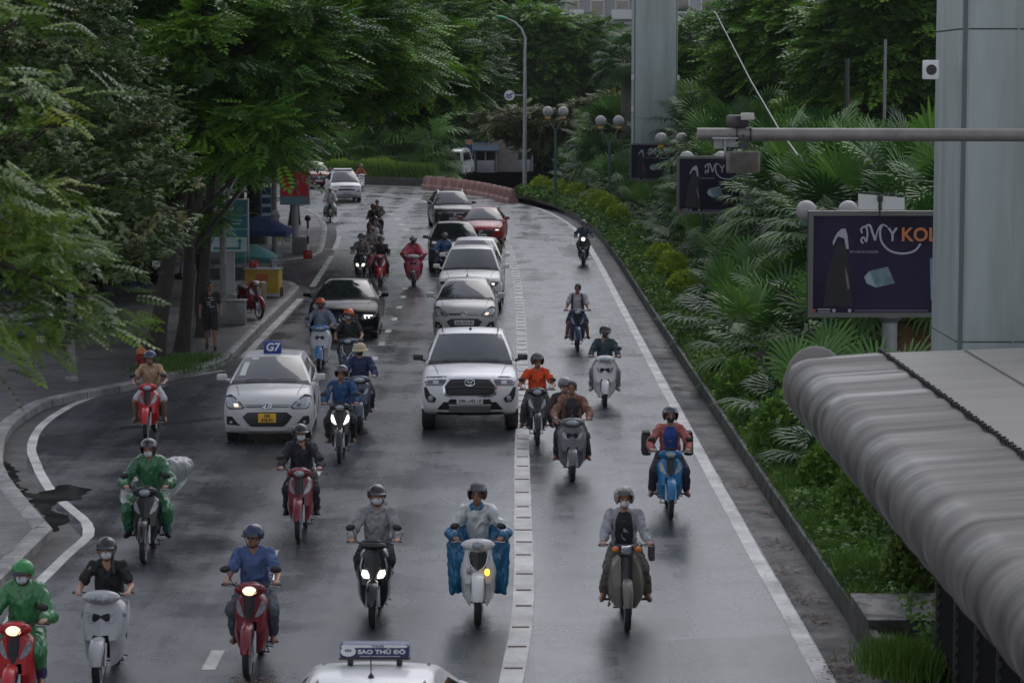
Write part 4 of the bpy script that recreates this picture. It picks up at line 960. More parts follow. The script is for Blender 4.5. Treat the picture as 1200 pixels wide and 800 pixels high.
def person(loc, rz, label, pose, top, legs, skin='skin', sleeves='long', shorts=False, helmet=None, helmet_m=None, mask=None, hair=None, feet='sandal',
           poncho=None, group='motorbike riders coming down the road', yaw=0.0, seed=0, far=False, vest=None, size=1.0, bag=None, ybase=0.0):
    """pose: dict of joints in bike coordinates"""
    yaw = yaw or random.uniform(-.38, .38); J = {k: Vector(v) for k, v in pose.items()}; J['nod'] = Vector((random.uniform(-.05, .14), 0, 0)); vx = .02 if far else .0115; skm = M[skin]
    pel, chest, neck, head = J['pelvis'], J['chest'], J['neck'], J['head']
    b = MB()
    capsule(b, pel, .12, chest, .115); capsule(b, chest, .11, neck - Vector((0, 0, .04)), .075); capsule(b, neck - Vector((0, 0, .05)), .055, head - Vector((0, 0, .05)), .05)
    hr = Euler((J.get('nod', Vector((0, 0, 0))).x, 0, yaw)).to_matrix()
    def hp(x, y, z): return head + hr @ Vector((x, y, z))
    b.ell(hp(0, .01, .02), (.073, .092, .098), 16, 12, rot=hr); b.ell(hp(0, -.025, -.055), (.052, .062, .06), 12, 8, rot=hr); b.ell(hp(0, -.095, -.02), (.014, .02, .026), 8, 6, rot=hr)
    for s in (-1, 1):
        b.ell(hp(s * .075, .01, -.01), (.012, .022, .034), 8, 6, rot=hr)
        sh, el, ha, hip, kn, an, to = [J[k] if (k in J) else None for k in (('l_' if s > 0 else 'r_') + q for q in ('sh', 'el', 'ha', 'hip', 'kn', 'an', 'to'))]
        capsule(b, chest + Vector((s * .06, 0, .05)), .066, sh, .044); capsule(b, sh, .044, el, .038); capsule(b, el, .038, ha, .026)
        # hand: palm + five fingers wrapped round what it holds
        fw = (ha - el).normalized(); pm_ = ha + fw * .045; side = Vector((s, .25, 0)).normalized() if J.get('grip') else Vector((s * .3, -1, 0)).normalized()
        hull(b, [(ha, .022), (pm_ + side * .03, .015), (pm_ - side * .03, .015)])
        down = Vector((0, -.3, -1)).normalized()
        for k, ln in enumerate((.030, .036, .034, .027)):
            base = pm_ + side * (-.030 + .020 * k) + fw * .008; k1 = base + fw * ln * .7 + Vector((0, 0, .004)); k2 = k1 + down * ln * .8
            capsule(b, base, .0095, k1, .0092, 8); capsule(b, k1, .0092, k2, .008, 8)
        th0 = ha + fw * .02 - side * .026; th1 = th0 + fw * .03 - side * .014 + down * .012; capsule(b, th0, .011, th1, .0095, 8); capsule(b, th1, .0095, th1 + down * .022 + side * .006, .008, 8)
        capsule(b, pel + Vector((s * .05, 0, 0)), .10, hip, .09); capsule(b, hip, .082, kn, .056); capsule(b, kn, .052, lerp(kn, an, .35), .052); capsule(b, lerp(kn, an, .35), .052, an, .034)
        d = (to - an); heel = an - Vector((d.x, d.y, 0)) * .25 + Vector((0, 0, -.04)); hull(b, [(an, .034), (heel, .03), (lerp(heel, to, .75), .03), (to, .022)])
    body = blob_mesh(b, 'person', skm, None, .016 if far else .0085, 2, seed=seed)
    body.location = loc; body.rotation_euler = (0, 0, rz); body.scale = (size,) * 3; tag(body, label, 'person', group)
    # top
    t = MB(); th = .018
    capsule(t, pel + Vector((0, 0, .02)), .145 + th * .5, lerp(pel, chest, .5), .135 + th); capsule(t, lerp(pel, chest, .5), .135 + th, chest, .135 + th); capsule(t, chest, .13 + th, neck - Vector((0, -.01, .055)), .07)
    for s in (-1, 1):
        pre = 'l_' if s > 0 else 'r_'; sh, el, ha = J[pre + 'sh'], J[pre + 'el'], J[pre + 'ha']
        capsule(t, chest + Vector((s * .06, .01, .03)), .10, sh + Vector((-s * .01, 0, -.012)), .062); capsule(t, neck + Vector((s * .03, .01, -.045)), .052, sh, .054)
        if sleeves == 'short': capsule(t, sh, .060, lerp(sh, el, .66), .056)
        elif sleeves != 'none': capsule(t, sh, .060, el, .053); capsule(t, el, .053, lerp(el, ha, .93), .036)
    if sleeves == 'hood': t.ell(neck + Vector((0, .09, .0)), (.12, .075, .07)); t.tube([neck + Vector((-.07, -.04, -.03)), neck + Vector((0, -.075, -.07)), neck + Vector((.07, -.04, -.03))], .018, 6)
    if poncho != 'only': blob_mesh(t, 'jacket' if sleeves in ('long', 'hood') else 'shirt', top, body, vx, 3, .024, 9, seed=seed * 3.1)
    if vest is not None:                                        # open front: inner shirt panel
        v = MB(); c0 = lerp(pel, chest, .35); hull(v, [(lerp(pel, chest, .15) + Vector((q_, -.10, 0)), .07) for q_ in (-.05, .05)] + [(chest + Vector((q_, -.098, .0)), .075) for q_ in (-.045, .045)] + [(neck + Vector((q_, -.045, -.075)), .05) for q_ in (-.03, .03)])
        blob_mesh(v, 'undershirt', vest, body, vx, 3, .006, 12, seed=seed)
    # legs
    l = MB(); capsule(l, pel + Vector((-.05, 0, -.01)), .135, pel + Vector((.05, 0, -.01)), .135)
    for s in (-1, 1):
        pre = 'l_' if s > 0 else 'r_'; hip, kn, an = J[pre + 'hip'], J[pre + 'kn'], J[pre + 'an']
        capsule(l, pel + Vector((s * .05, 0, 0)), .11, hip, .105)
        if shorts: capsule(l, hip, .10, lerp(hip, kn, .85), .082)
        else: capsule(l, hip, .098, kn, .073); capsule(l, kn, .072, lerp(kn, an, .9), .055)
    blob_mesh(l, 'shorts' if shorts else 'trousers', legs, body, vx, 3, .019, 9, seed=seed * 1.7 + 4)
    # shoes
    if feet != 'bare':
        f = MB()
        for s in (-1, 1):
            pre = 'l_' if s > 0 else 'r_'; an, to = J[pre + 'an'], J[pre + 'to']; d = (to - an); heel = an - Vector((d.x, d.y, 0)) * .28 + Vector((0, 0, -.045))
            if feet == 'sandal': hull(f, [(heel + Vector((0, 0, -.028)), .022), (lerp(heel, to, .7) + Vector((0, 0, -.026)), .028), (to + Vector((0, -.01, -.022)), .018)]); f.tube([lerp(an, to, .55) + Vector((-.045, 0, -.02)), lerp(an, to, .6) + Vector((0, 0, .012)), lerp(an, to, .55) + Vector((.045, 0, -.02))], .010, 6)
            else: hull(f, [(an + Vector((0, 0, .0)), .044), (heel, .037), (lerp(heel, to, .75), .042), (to + Vector((0, -.012, -.004)), .03)])
        blob_mesh(f, 'sandals' if feet == 'sandal' else 'shoes', cloth('sandal_tan', (.25, .17, .11)) if feet == 'sandal' else (cloth('shoe_black', (.02, .02, .022)) if feet == 'black' else cloth('shoe_white', (.4, .4, .4))), body, vx, 1)
    # face
    for s in (-1, 1):
        MB().ell(hp(s * .030, -.077, .005), (.013, .009, .006), 8, 6, rot=hr).build('eye', M['eye'], body)
        MB().tube([hp(s * .015, -.085, .024), hp(s * .032, -.083, .030), hp(s * .05, -.07, .024)], .0042, 5).build('eyebrow', M['hair'], body)
    if mask is not None:
        q = MB(); q.ell(hp(0, -.035, -.047), (.061, .066, .055), 14, 10, rot=hr); q.ell(hp(0, -.085, -.03), (.028, .026, .03), 10, 8, rot=hr); blob_mesh(q, 'face_mask', mask, body, .009, 2)
    else:
        MB().ell(hp(0, -.082, -.062), (.023, .008, .008), 10, 6, rot=hr).build('mouth', M['lips'], body)
    if hair:
        q = MB(); q.ell(hp(0, .022, .035), (.084, .096, .092), 14, 10, rot=hr)
        if hair == 'long':
            capsule(q, hp(0, .07, 0), .07, hp(0, .08, -.14), .055)
            if seed % 2: capsule(q, hp(.05, .05, -.08), .03, hp(.085, -.02, -.26), .02)
        blob_mesh(q, 'hair', M['hair'], body, .011, 2, .004, 40, seed=seed)
    if helmet:
        dome(body, head, hr, helmet, helmet_m or M['black'])
    if poncho:
        pm2, shape = poncho[0], poncho[1]; q = MB()
        shl, shr, ell_, elr, hal, har = J['l_sh'], J['r_sh'], J['l_el'], J['r_el'], J['l_ha'], J['r_ha']; kl, kr = J['l_kn'], J['r_kn']
        up = Vector((0, 0, 1))
        if shape != 'cape8':
            hull(q, [(shl + up * .01, .08), (shr + up * .01, .08), (chest, .17), (neck, .08)]); hull(q, [(chest, .16), (pel, .20)])
        else:
            for s in (-1, 1):
                hull(q, [(Vector((s * .30, .66, 1.02)), .03), (Vector((s * .20, .80, 1.10)), .05), (Vector((s * .38, .60, .92)), .02), (Vector((s * .34, .55, .30)), .02), (Vector((s * .20, .62, .34)), .04), (Vector((s * .17, .5, .66)), .04)])
        for s, sh, el, ha, kn, an in ((1, shl, ell_, hal, kl, J['l_an']), (-1, shr, elr, har, kr, J['r_an'])):
            if shape != 'cape8': hull(q, [(sh, .078), (el + Vector((s * .03, 0, -.03)), .075)])
            hull(q, [(el + Vector((s * .03, 0, -.03)), .075), (lerp(el, ha, .8), .062)])
            if shape in ('cape', 'wide'):
                hull(q, [(sh, .08), (el + Vector((s * .05, .03, 0)), .06), (lerp(el, ha, .95) + Vector((s * .03, 0, -.02)), .04), (chest, .14), (Vector((s * .30, .62, .86)), .03), (Vector((s * .2, .45, .80)), .04)])
            if shape != 'jacket':
                hull(q, [(J[('l_' if s > 0 else 'r_') + 'hip'], .12), (kn, .10)]); hull(q, [(kn, .10), (lerp(kn, an, .45), .085)])
            if shape == 'wide': hull(q, [(ha + Vector((s * .05, .05, .02)), .02), (ha + Vector((s * .11, .1, .10)), .015), (Vector((s * .26, .5, .30)), .02), (Vector((s * .20, .55, .5)), .05), (el + Vector((s * .03, 0, -.05)), .03)])
        hull(q, [(pel, .18), (lerp(kl, kr, .5) + Vector((0, .1, .0)), .08)])
        if shape == 'wide': hull(q, [(Vector((0, .72, .9)), .14), (Vector((.22, .6, .34)), .03), (Vector((-.22, .6, .34)), .03)])
        if shape == 'cape8': hull(q, [(neck + Vector((s_ * .05, -.02, -.03)), .05) for s_ in (-1, 1)] + [(neck + Vector((0, .08, -.02)), .05)])
        else: hull(q, [(neck + Vector((0, .08, -.02)), .06), (neck + Vector((0, .13, -.1)), .06)])
        blob_mesh(q, 'raincoat', pm2, body, vx * 1.1, 3, .016, 7, ws2=(13, 9, 5), seed=seed * 2.3 + 1)
    return body
def dome(body, head, hr, kind, m):
    rx, ry, rz_ = (.122, .142, .128) if kind != 'full' else (.128, .148, .138)
    def lim(a):                       # a: 0 at the face
        d = abs((a + math.pi) % (2 * math.pi) - math.pi)
        if kind == 'full': return R(lerp(74, 132, min(1, max(0, (d - .85) / .35))))
        if kind == 'hat': return R(88)
        return R(lerp(80, 112, min(1, max(0, (d - .7) / .8))))
    def pt(a, th, k=1.0, dz=0):
        return head + hr @ (Vector((0, .012, .028 + dz)) + Vector((rx * k * math.sin(th) * math.sin(a), -ry * k * math.sin(th) * math.cos(a), rz_ * k * math.cos(th))))
    n = 28; rg = []
    for i in range(11):
        rg.append([pt(2 * math.pi * j / n, max(.02, lim(2 * math.pi * j / n) * i / 10)) for j in range(n)])
    rg.append([pt(2 * math.pi * j / n, lim(2 * math.pi * j / n), .90) for j in range(n)])
    rg += [[pt(2 * math.pi * j / n, max(.02, lim(2 * math.pi * j / n) * i / 4), .90) for j in range(n)] for i in (3, 2, 1, 0)]
    b = MB().loft(rg, cap=True)
    h = b.build('helmet' if kind != 'hat' else 'hat', m, body, sharp=60)
    if kind == 'hat':
        MB().loft([[pt(2 * math.pi * j / n, R(86), k, dz) for j in range(n)] for k, dz in ((.92, 0), (1.0, 0), (1.32, -.035), (1.31, -.042), (.98, -.012), (.92, -.01))], cap=False).build('brim', m, h)
    elif kind == 'half':
        MB().slab([[pt(a, R(79), k, dz) for a in np.linspace(-.8, .8, 9)] for k, dz in ((1.0, .005), (1.12, -.008), (1.24 , -.022))], (0, 0, -.006)).build('peak', M['black'], h)
        MB().tube([pt(a, R(100), .93) if abs(a) > 3 else pt(a, R(100) , .93) for a in (1.4,)] + [head + hr @ Vector((.055, -.03, -.10)), head + hr @ Vector((0, -.045, -.118)), head + hr @ Vector((-.055, -.03, -.10))] + [pt(-1.4, R(100), .93)], .006, 5).build('chin_strap', M['black'], h)
    elif kind == 'full':
        MB().slab([[pt(a, R(t), 1.03) for a in np.linspace(-1.1, 1.1, 11)] for t in (52, 62, 74)], (0, .004, 0)).build('visor', M['lensdark'], h)
# poses ---------------------------------------------------------------------------------
def pose(feet='peg', arm=0.0, lean=0.0, knee=0.0, slump=0.0, dx=0.0):
    d = {}; lean += random.uniform(-.03, .05); slump += random.uniform(-.02, .03); dx += random.uniform(-.025, .025); arm += random.uniform(-.03, .02); knee += random.uniform(-.02, .02)
    d['pelvis'] = (dx, .86, .865); d['chest'] = (dx, .80 - lean, 1.20 - slump); d['neck'] = (dx, .755 - lean * 1.3, 1.38 - slump); d['head'] = (dx, .70 - lean * 1.5, 1.505 - slump)
    for pre, s in (('l_', 1), ('r_', -1)):
        d[pre + 'sh'] = (dx + s * .165, .775 - lean * 1.15, 1.305 - slump); d[pre + 'el'] = (s * (.265 + arm), .62, 1.07 - slump * .5); d[pre + 'ha'] = (s * .285, .43, 1.035)
        d[pre + 'hip'] = (s * .11, .82, .84)
        if feet == 'peg': d[pre + 'kn'] = (s * (.21 + knee), .42, .70); d[pre + 'an'] = (s * .215, .60, .38); d[pre + 'to'] = (s * .235, .46, .335)
        elif feet == 'out': d[pre + 'kn'] = (s * (.23 + knee), .45, .68); d[pre + 'an'] = (s * .27, .58, .36); d[pre + 'to'] = (s * .31, .44, .31)
        else: d[pre + 'kn'] = (s * (.17 + knee), .42, .76); d[pre + 'an'] = (s * .125, .52, .41); d[pre + 'to'] = (s * .13, .40, .365)
    d['grip'] = (1, 0, 0)
    return d
def pillion(dx=.05):
    d = pose('peg', dx=dx)
    for k in list(d):
        if k != 'grip': d[k] = (d[k][0], d[k][1] + .34, d[k][2] + .05)
    for pre, s in (('l_', 1), ('r_', -1)):
        d[pre + 'el'] = (dx + s * .27, 1.05, 1.13); d[pre + 'ha'] = (dx + s * .17, .92, 1.0); d[pre + 'kn'] = (s * .24, .82, .72); d[pre + 'an'] = (s * .22, .95, .40); d[pre + 'to'] = (s * .24, .82, .35)
    return d
# ------------------------------------------------------------------ riders and their motorbikes
C = cloth
B_ = dict(
    red=paint('bike_red', (.42, .012, .015)), maroon=paint('bike_maroon', (.17, .012, .022)), black=paint('bike_black', (.015, .015, .017), .2), white=paint('bike_white', (.66, .66, .64)),
    silver=paint('bike_silver', (.42, .43, .44)), blue=paint('bike_blue', (.01, .16, .36)), dblue=paint('bike_dark_blue', (.02, .04, .10)), lblue=paint('bike_sky_blue', (.06, .20, .42)), olive=paint('bike_olive_grey', (.15, .14, .11), .4),
    grey=paint('bike_grey', (.12, .12, .125)), pink=paint('bike_pink', (.5, .10, .14)), slate=paint('bike_slate', (.05, .065, .09)))
rain = {k: mat('raincoat_' + k, c, .38, var=.25, vscale=9, bump=.3, bscale=18, coat=.25) for k, c in dict(green=(.03, .14, .055), green2=(.045, .19, .065), blue=(.01, .13, .26), navy=(.02, .07, .18), red=(.32, .015, .04), white=(.5, .52, .52), clear=(.42, .45, .44)).items()}
H_ = dict(black=paint('helmet_black', (.02, .02, .022), .25), matt=mat('helmet_matt', (.04, .04, .042), .55), green=paint('helmet_green', (.02, .22, .05)), orange=paint('helmet_orange', (.5, .09, .02)), navy=paint('helmet_navy', (.02, .03, .08)), cream=mat('camo_cream', (.30, .27, .22), .4, var=.8, vscale=22), red=paint('helmet_red', (.2, .02, .03)), grey=paint('helmet_grey', (.15, .15, .16)), hat=cloth('beige', (.42, .34, .22)), brown=paint('helmet_brown', (.10, .06, .04)), yellow=paint('helmet_yellow', (.5, .4, .12)))
def rider(x, y, rz, kind, body, blabel, plabel, pose_, top, legs, bike={}, **kw):
    loc = G(x, y); rz = R(rz)
    motorbike(kind, loc, rz, blabel, body, **bike)
    return person(loc, rz, plabel, pose_, top, legs, far=(loc.y > 70), **kw)
on, warm = M['lampon'], M['lampwarm']
navyt, blackt, grt = C('navy', (.025, .03, .05)), C('black', (.02, .02, .022)), C('charcoal', (.055, .058, .065))
# 1 tan shirt on red bike by the left line
rider(172, 516, 1, 'underbone', B_['red'], 'red motorbike with silver headlamp beside the left pavement kerb', 'person in tan short sleeved shirt and pale shorts riding the red motorbike near the pavement', pose('out', .03, knee=.05), C('tan', (.36, .24, .15)), C('pale', (.45, .47, .5)), skin='skind', sleeves='short', shorts=True, helmet='half', helmet_m=H_['navy'], feet='sandal', seed=1)
# 2 green raincoat, black bike
rider(169, 660, 2, 'underbone', B_['black'], 'black motorbike under the green raincoat rider with black helmet', 'person in green raincoat and black helmet with clear plastic cape blowing behind', pose('out', .05, knee=.03), rain['green'], C('teal', (.02, .10, .08)), poncho=(rain['green'], 'coat'), helmet='full', helmet_m=H_['black'], mask=M['mask'], feet='black', seed=2)
# 3 black tee silver scooter
rider(116, 806, 0, 'lead', B_['silver'], 'silver grey scooter under the girl with long hair at bottom left', 'person with long hair, black t-shirt and white face mask on the silver scooter', pose('board', .02), C('black_print', (.018, .018, .02)), C('greyjean', (.2, .21, .22)), bike=dict(mirrors=()), sleeves='short', helmet='half', helmet_m=H_['black'], mask=M['mask'], hair='long', feet='sandal', seed=3, size=.97)
# 4 green raincoat red bike bottom left corner
rider(14, 850, 1, 'underbone', B_['red'], 'bright red motorbike with lit headlamp in the bottom left corner', 'person in bright green raincoat and green helmet in the bottom left corner', pose('peg', .06), rain['green2'], C('purple', (.06, .05, .14)), bike=dict(lights=warm), poncho=(rain['green2'], 'coat'), helmet='half', helmet_m=H_['green'], mask=M['mask'], seed=4)
# 5 blue shirt maroon bike
rider(291, 795, -1, 'underbone', B_['maroon'], 'dark red motorbike with warm lit headlamp and two mirrors under the blue shirt rider', 'person in blue short sleeved shirt and grey trousers on the dark red motorbike', pose('peg', .03), C('blue', (.07, .11, .24)), C('greyblue', (.07, .085, .105)), bike=dict(lights=warm), skin='skind', sleeves='short', helmet='half', helmet_m=H_['navy'], seed=5)
# 6 dark jacket red scooter
rider(350, 634, 0, 'underbone', B_['maroon'], 'wine red motorbike with clear headlamp under the dark hooded rider', 'person in dark hooded jacket, black helmet and white mask on the wine red motorbike', pose('peg', .02), C('ink', (.022, .022, .03)), blackt, sleeves='hood', helmet='half', helmet_m=H_['black'], mask=M['mask'], feet='black', seed=6)
# 7 grey hoodie black scooter
rider(437, 735, 0, 'vario', B_['black'], 'black scooter with two low white headlamps under the grey hoodie rider', 'person in light grey hoodie with black and silver helmet on the black scooter', pose('board', .02), C('lightgrey', (.28, .28, .28)), blackt, bike=dict(lights=on), sleeves='hood', helmet='half', helmet_m=H_['black'], mask=M['mask'], seed=7)
# 8 white scooter blue rain cape
rider(560, 733, 0, 'sh', B_['white'], 'white tall wheel scooter with one amber indicator glowing under the blue cape', 'person in pale jacket and long blue rain cape riding the tall white scooter', pose('board', .04, slump=-.02), rain['white'], navyt, skin='skind', sleeves='long', poncho=(rain['blue'], 'cape8'), helmet='full', helmet_m=H_['matt'], seed=8)
# 9 woman striped jacket olive cub
rider(735, 739, 0, 'cub', B_['olive'], 'old olive grey step-through motorbike with square headlamp and orange indicators', 'person in black and white striped jacket with cream camouflage helmet on the olive motorbike', pose('out', .02), C('stripe', (.35, .36, .38)), C('khaki', (.12, .11, .09)), bike=dict(mirrors=()), sleeves='long', vest=blackt, helmet='full', helmet_m=H_['cream'], mask=M['mask'], seed=9)
# 10 pink cardigan, blue bike
rider(786, 608, -1, 'sport', B_['blue'], 'bright blue motorbike with dark visor and two round mirrors', 'person in coral jacket over blue top with black full helmet on the bright blue motorbike', pose('out', .04), C('coral', (.42, .13, .12)), navyt, bike=dict(lights=M['lens']), vest=C('royal', (.02, .06, .26)), helmet='full', helmet_m=H_['black'], mask=M['maskb'], feet='sandal', seed=10)
# 11 brown jacket, with pillion
rider(671, 564, 0, 'lead', B_['grey'], 'dark grey scooter with clear front lamps carrying two people', 'person with bare head in open brown jacket over black top riding the dark grey scooter', pose('out', .06, slump=-.02), C('brown', (.23, .12, .085)), blackt, bike=dict(mirrors=()), skin='skind', vest=C('blackprint', (.03, .03, .035)), hair='short', feet='bare', seed=11)
person(G(671, 564), 0, 'person in helmet sitting behind the brown jacket rider, mostly hidden', {k: (v if k == 'grip' else (v[0], v[1], v[2] - .07)) for k, v in pillion(-.11).items()}, C('plum', (.05, .035, .04)), blackt, helmet='half', helmet_m=H_['grey'], seed=12)
# 12 orange shirt
rider(630, 522, 1, 'underbone', B_['black'], 'black motorbike with wide pale headlamp beside the raised white line', 'person in bright orange short sleeved shirt on the black motorbike beside the white pickup', pose('out', .05), C('orange', (.62, .07, .012)), C('darkgrey', (.06, .055, .055)), skin='skind', sleeves='short', helmet='full', helmet_m=H_['matt'], seed=13)
# 13 dark green shirt white scooter
rider(709, 477, -1, 'lead', B_['white'], 'cream white scooter under the rider in dark checked shirt', 'person in dark green shirt with black mask and helmet on the cream white scooter', pose('out', .03), C('darkteal', (.035, .065, .07)), C('lightjean', (.2, .21, .22)), bike=dict(mirrors=(1,)), helmet='half', helmet_m=H_['black'], mask=M['maskb'], feet='white', seed=14)
# 14 white tee no helmet
b14 = rider(677, 412, 0, 'underbone', B_['dblue'], 'dark blue motorbike ridden by a bareheaded person with rucksack straps', 'person without helmet in pale t-shirt with dark rucksack straps on the dark blue motorbike', pose('out', .02), C('paletee', (.42, .38, .42)), navyt, bike=dict(mirrors=()), skin='skind', sleeves='short', shorts=True, hair='short', feet='sandal', seed=15)
st = MB()
for s in (-1, 1): st.tube([(s * .10, .86, 1.38), (s * .11, .75, 1.385), (s * .125, .655, 1.30), (s * .13, .64, 1.18), (s * .14, .68, 1.0)], .022, 6)
st.ell((0, .98, 1.2), (.15, .09, .22)); tag(st.build('backpack', blackt, None, G(677, 412)), 'dark rucksack on the back of the bareheaded rider', 'backpack')
# 15 far right with headlamp
rider(683, 311, -4, 'vario', B_['black'], 'dark motorbike with a bright round headlamp alone in the right lane', 'person in dark blue jacket and dark helmet alone near the hedge in the right lane', pose('board', .03), C('steelblue', (.05, .07, .10)), navyt, bike=dict(over=dict(handlebar_cover=B_['black'])), helmet='half', helmet_m=H_['grey'], mask=M['maskg'], seed=16)
MB().lathe([(.07, .02), (.07, -.01), (.001, -.02)], Vector((0, .19, .95)), (0, 1, 0), 14).build('headlight', on, [o for o in bpy.data.objects if o.get('label', '').startswith('dark motorbike with a bright round')][0])
# 16 patterned jacket, sky blue scooter
rider(374, 434, 0, 'lead', B_['lblue'], 'sky blue and silver scooter in front of the black saloon', 'person in patterned blue grey jacket with orange helmet on the sky blue scooter', pose('board', .03), mat('cloth_pattern', (.16, .20, .26), .85, var=.7, vscale=34), navyt, bike=dict(mirrors=(-1,), over=dict(leg_shield=B_['silver'])), helmet='half', helmet_m=H_['orange'], mask=M['maskb'], seed=17)
# 17 black tee orange helmet
rider(407, 452, 0, 'sh', B_['slate'], 'dark slate scooter with chrome v trim between two other riders', 'person in black t-shirt, grey mask and red topped helmet on the slate scooter', pose('board', .03), blackt, blackt, bike=dict(mirrors=()), skin='skind', sleeves='short', helmet='half', helmet_m=H_['orange'], mask=M['maskg'], seed=18)
# 18 hat
rider(421, 505, 2, 'scooter', B_['slate'], 'grey step scooter half hidden behind the blue jacket rider', 'person in navy jacket, dark face cover and beige sun hat', pose('peg', .03), C('navyjacket', (.025, .035, .09)), navyt, bike=dict(mirrors=()), helmet='hat', helmet_m=H_['hat'], mask=M['maskb'], seed=19)
# 19 blue jacket
rider(398, 543, 1, 'sport', B_['black'], 'black motorbike with two white running lamps beside the silver taxi', 'person in blue and grey jacket with black full helmet beside the silver taxi', pose('peg', .04), C('bluejacket', (.02, .07, .17)), blackt, bike=dict(over=dict(indicator=M['lampon'])), skin='skind', helmet='full', helmet_m=H_['black'], feet='sandal', seed=20)
# 20..25 the far left bunch
rider(422, 333, 0, 'vario', B_['black'], 'black scooter with two low lit lamps, leftmost of the far bunch', 'person in grey jacket and black helmet on the leftmost scooter of the far bunch', pose('board'), C('taupe', (.15, .14, .13)), blackt, bike=dict(lights=on, mirrors=(-1,)), helmet='half', helmet_m=H_['black'], mask=M['maskg'], seed=21)
rider(445, 336, 0, 'underbone', B_['red'], 'red motorbike with white front lamps in the far bunch ahead of the black saloon', 'person in black jacket and black helmet on the red motorbike of the far bunch', pose('peg'), blackt, blackt, bike=dict(mirrors=(1,), over=dict(indicator=M['mask'])), helmet='half', helmet_m=H_['black'], mask=M['maskg'], seed=22)
rider(434, 322, 0, 'scooter', B_['maroon'], 'dark red scooter hidden between the black scooter and the red motorbike', 'person in beige jacket and dark red helmet between two nearer riders of the far bunch', pose('peg'), C('beigejacket', (.22, .2, .18)), blackt, bike=dict(mirrors=()), helmet='full', helmet_m=H_['red'], seed=23)
rider(484, 336, 0, 'lead', B_['pink'], 'pink and silver scooter under the red rain cape', 'person wrapped in a wide crimson rain cape with black helmet', pose('peg', .06), rain['red'], blackt, bike=dict(mirrors=(), over=dict(handlebar_cover=B_['silver'], front_fender=B_['black'])), poncho=(rain['red'], 'cape'), helmet='half', helmet_m=H_['grey'], mask=M['maskb'], seed=24)
rider(439, 307, 1, 'scooter', B_['dblue'], 'blue scooter with a silver bundle between the handlebars in the far bunch', 'person in dark jacket on the blue scooter carrying a silver bundle in front', pose('peg'), C('slate', (.08, .08, .09)), C('winetrousers', (.10, .03, .03)), bike=dict(mirrors=(), over=dict(handlebar_cover=B_['silver'])), helmet='half', helmet_m=H_['black'], mask=M['maskg'], seed=25)
l0 = G(439, 307); q = MB().ell((0, .50, 1.12), (.17, .11, .15)); tag(blob_mesh(q, 'bundle', mat('bundle', (.5, .5, .52), .5, var=.2), None, .02, 1, .02, 8), 'silver grey bundle held in front of the rider on the blue scooter', 'bundle').location = l0
rider(438, 285, 2, 'scooter', B_['maroon'], 'dark red scooter at the back of the far bunch carrying two people', 'person in black coat with covered head steering the rearmost two person scooter', pose('peg'), blackt, blackt, bike=dict(mirrors=()), helmet='full', helmet_m=H_['black'], mask=M['maskb'], seed=26)
person(G(438, 285), R(2), 'person with dark hair in patterned top sitting high at the back of the far scooter', {k: (v if k == 'grip' else (v[0] + .10, v[1], v[2] + .10)) for k, v in pillion(.04).items()}, mat('cloth_check', (.2, .16, .14), .85, var=.7, vscale=26), blackt, hair='short', seed=27, far=True)
# 26 white raincoat
rider(387, 261, 4, 'cub', B_['olive'], 'pale step-through motorbike beside the far left kerb corner', 'person in long white raincoat and yellow helmet riding past the far kerb corner', pose('out'), rain['white'], blackt, bike=dict(mirrors=()), poncho=(rain['white'], 'coat'), helmet='half', helmet_m=H_['yellow'], seed=28)
# 27 by the white people carrier
rider(424, 224, 8, 'scooter', B_['white'], 'white scooter beside the far white people carrier', 'person in brick red jacket beside the far white people carrier', pose('peg'), C('brick', (.30, .08, .05)), blackt, bike=dict(mirrors=()), helmet='half', helmet_m=H_['brown'], seed=29)
# 28 blue raincoat between cars
rider(522, 331, 5, 'scooter', B_['black'], 'black scooter squeezed between the white suv and the graphite suv', 'person in shiny blue raincoat with black head covering between the queuing cars', pose('peg', .05), rain['navy'], blackt, bike=dict(mirrors=()), poncho=(rain['navy'], 'coat'), helmet='full', helmet_m=H_['black'], mask=M['maskb'], seed=30)
# parked motorbike on the pavement
mz = G(304, 374, .15); c = motorbike('underbone', mz, R(28), 'maroon motorbike parked on the pavement by the yellow food cart', B_['maroon'], mirrors=(), group=None)
# details on single bikes and riders
def find(lbl): return [o for o in bpy.data.objects if o.get('label', '').startswith(lbl)][0]
sh = find('white tall wheel scooter'); MB().ell((.115, .11, .65), (.034, .032, .046)).build('indicator', M['amberon'], sh)
p3_ = find('person with long hair'); lf = mat('print_white', (.5, .5, .5), .8)
q = MB(); [q.tube([(s * .03, .655, 1.14), (s * .05, .66, 1.20), (s * .025, .66, 1.24)], .008, 5) for s in (-1, 1)]; q.tube([(-.03, .655, 1.13), (0, .65, 1.10), (.03, .655, 1.13)], .01, 5); q.tube([(.02, .70, 1.34), (0, .66, 1.2), (-.02, .70, 1.34)], .006, 5); q.build('shirt_print', lf, p3_)
# clear plastic sheet trailing behind rider 2
q = MB(); hull(q, [((.25, 1.0, 1.2), .12), ((.42, 1.3, 1.15), .16), ((.3, 1.5, 1.0), .14), ((.22, 1.1, .85), .1)]); hull(q, [((-.25, 1.0, .95), .1), ((-.33, .9, .8), .1)])
film = mat('plastic_film', (.5, .53, .52), .25, trans=.55, var=.2, bump=.5, bscale=14)
o = blob_mesh(q, 'plastic_cape', film, find('person in green raincoat and black helmet'), .02, 2, .03, 6)
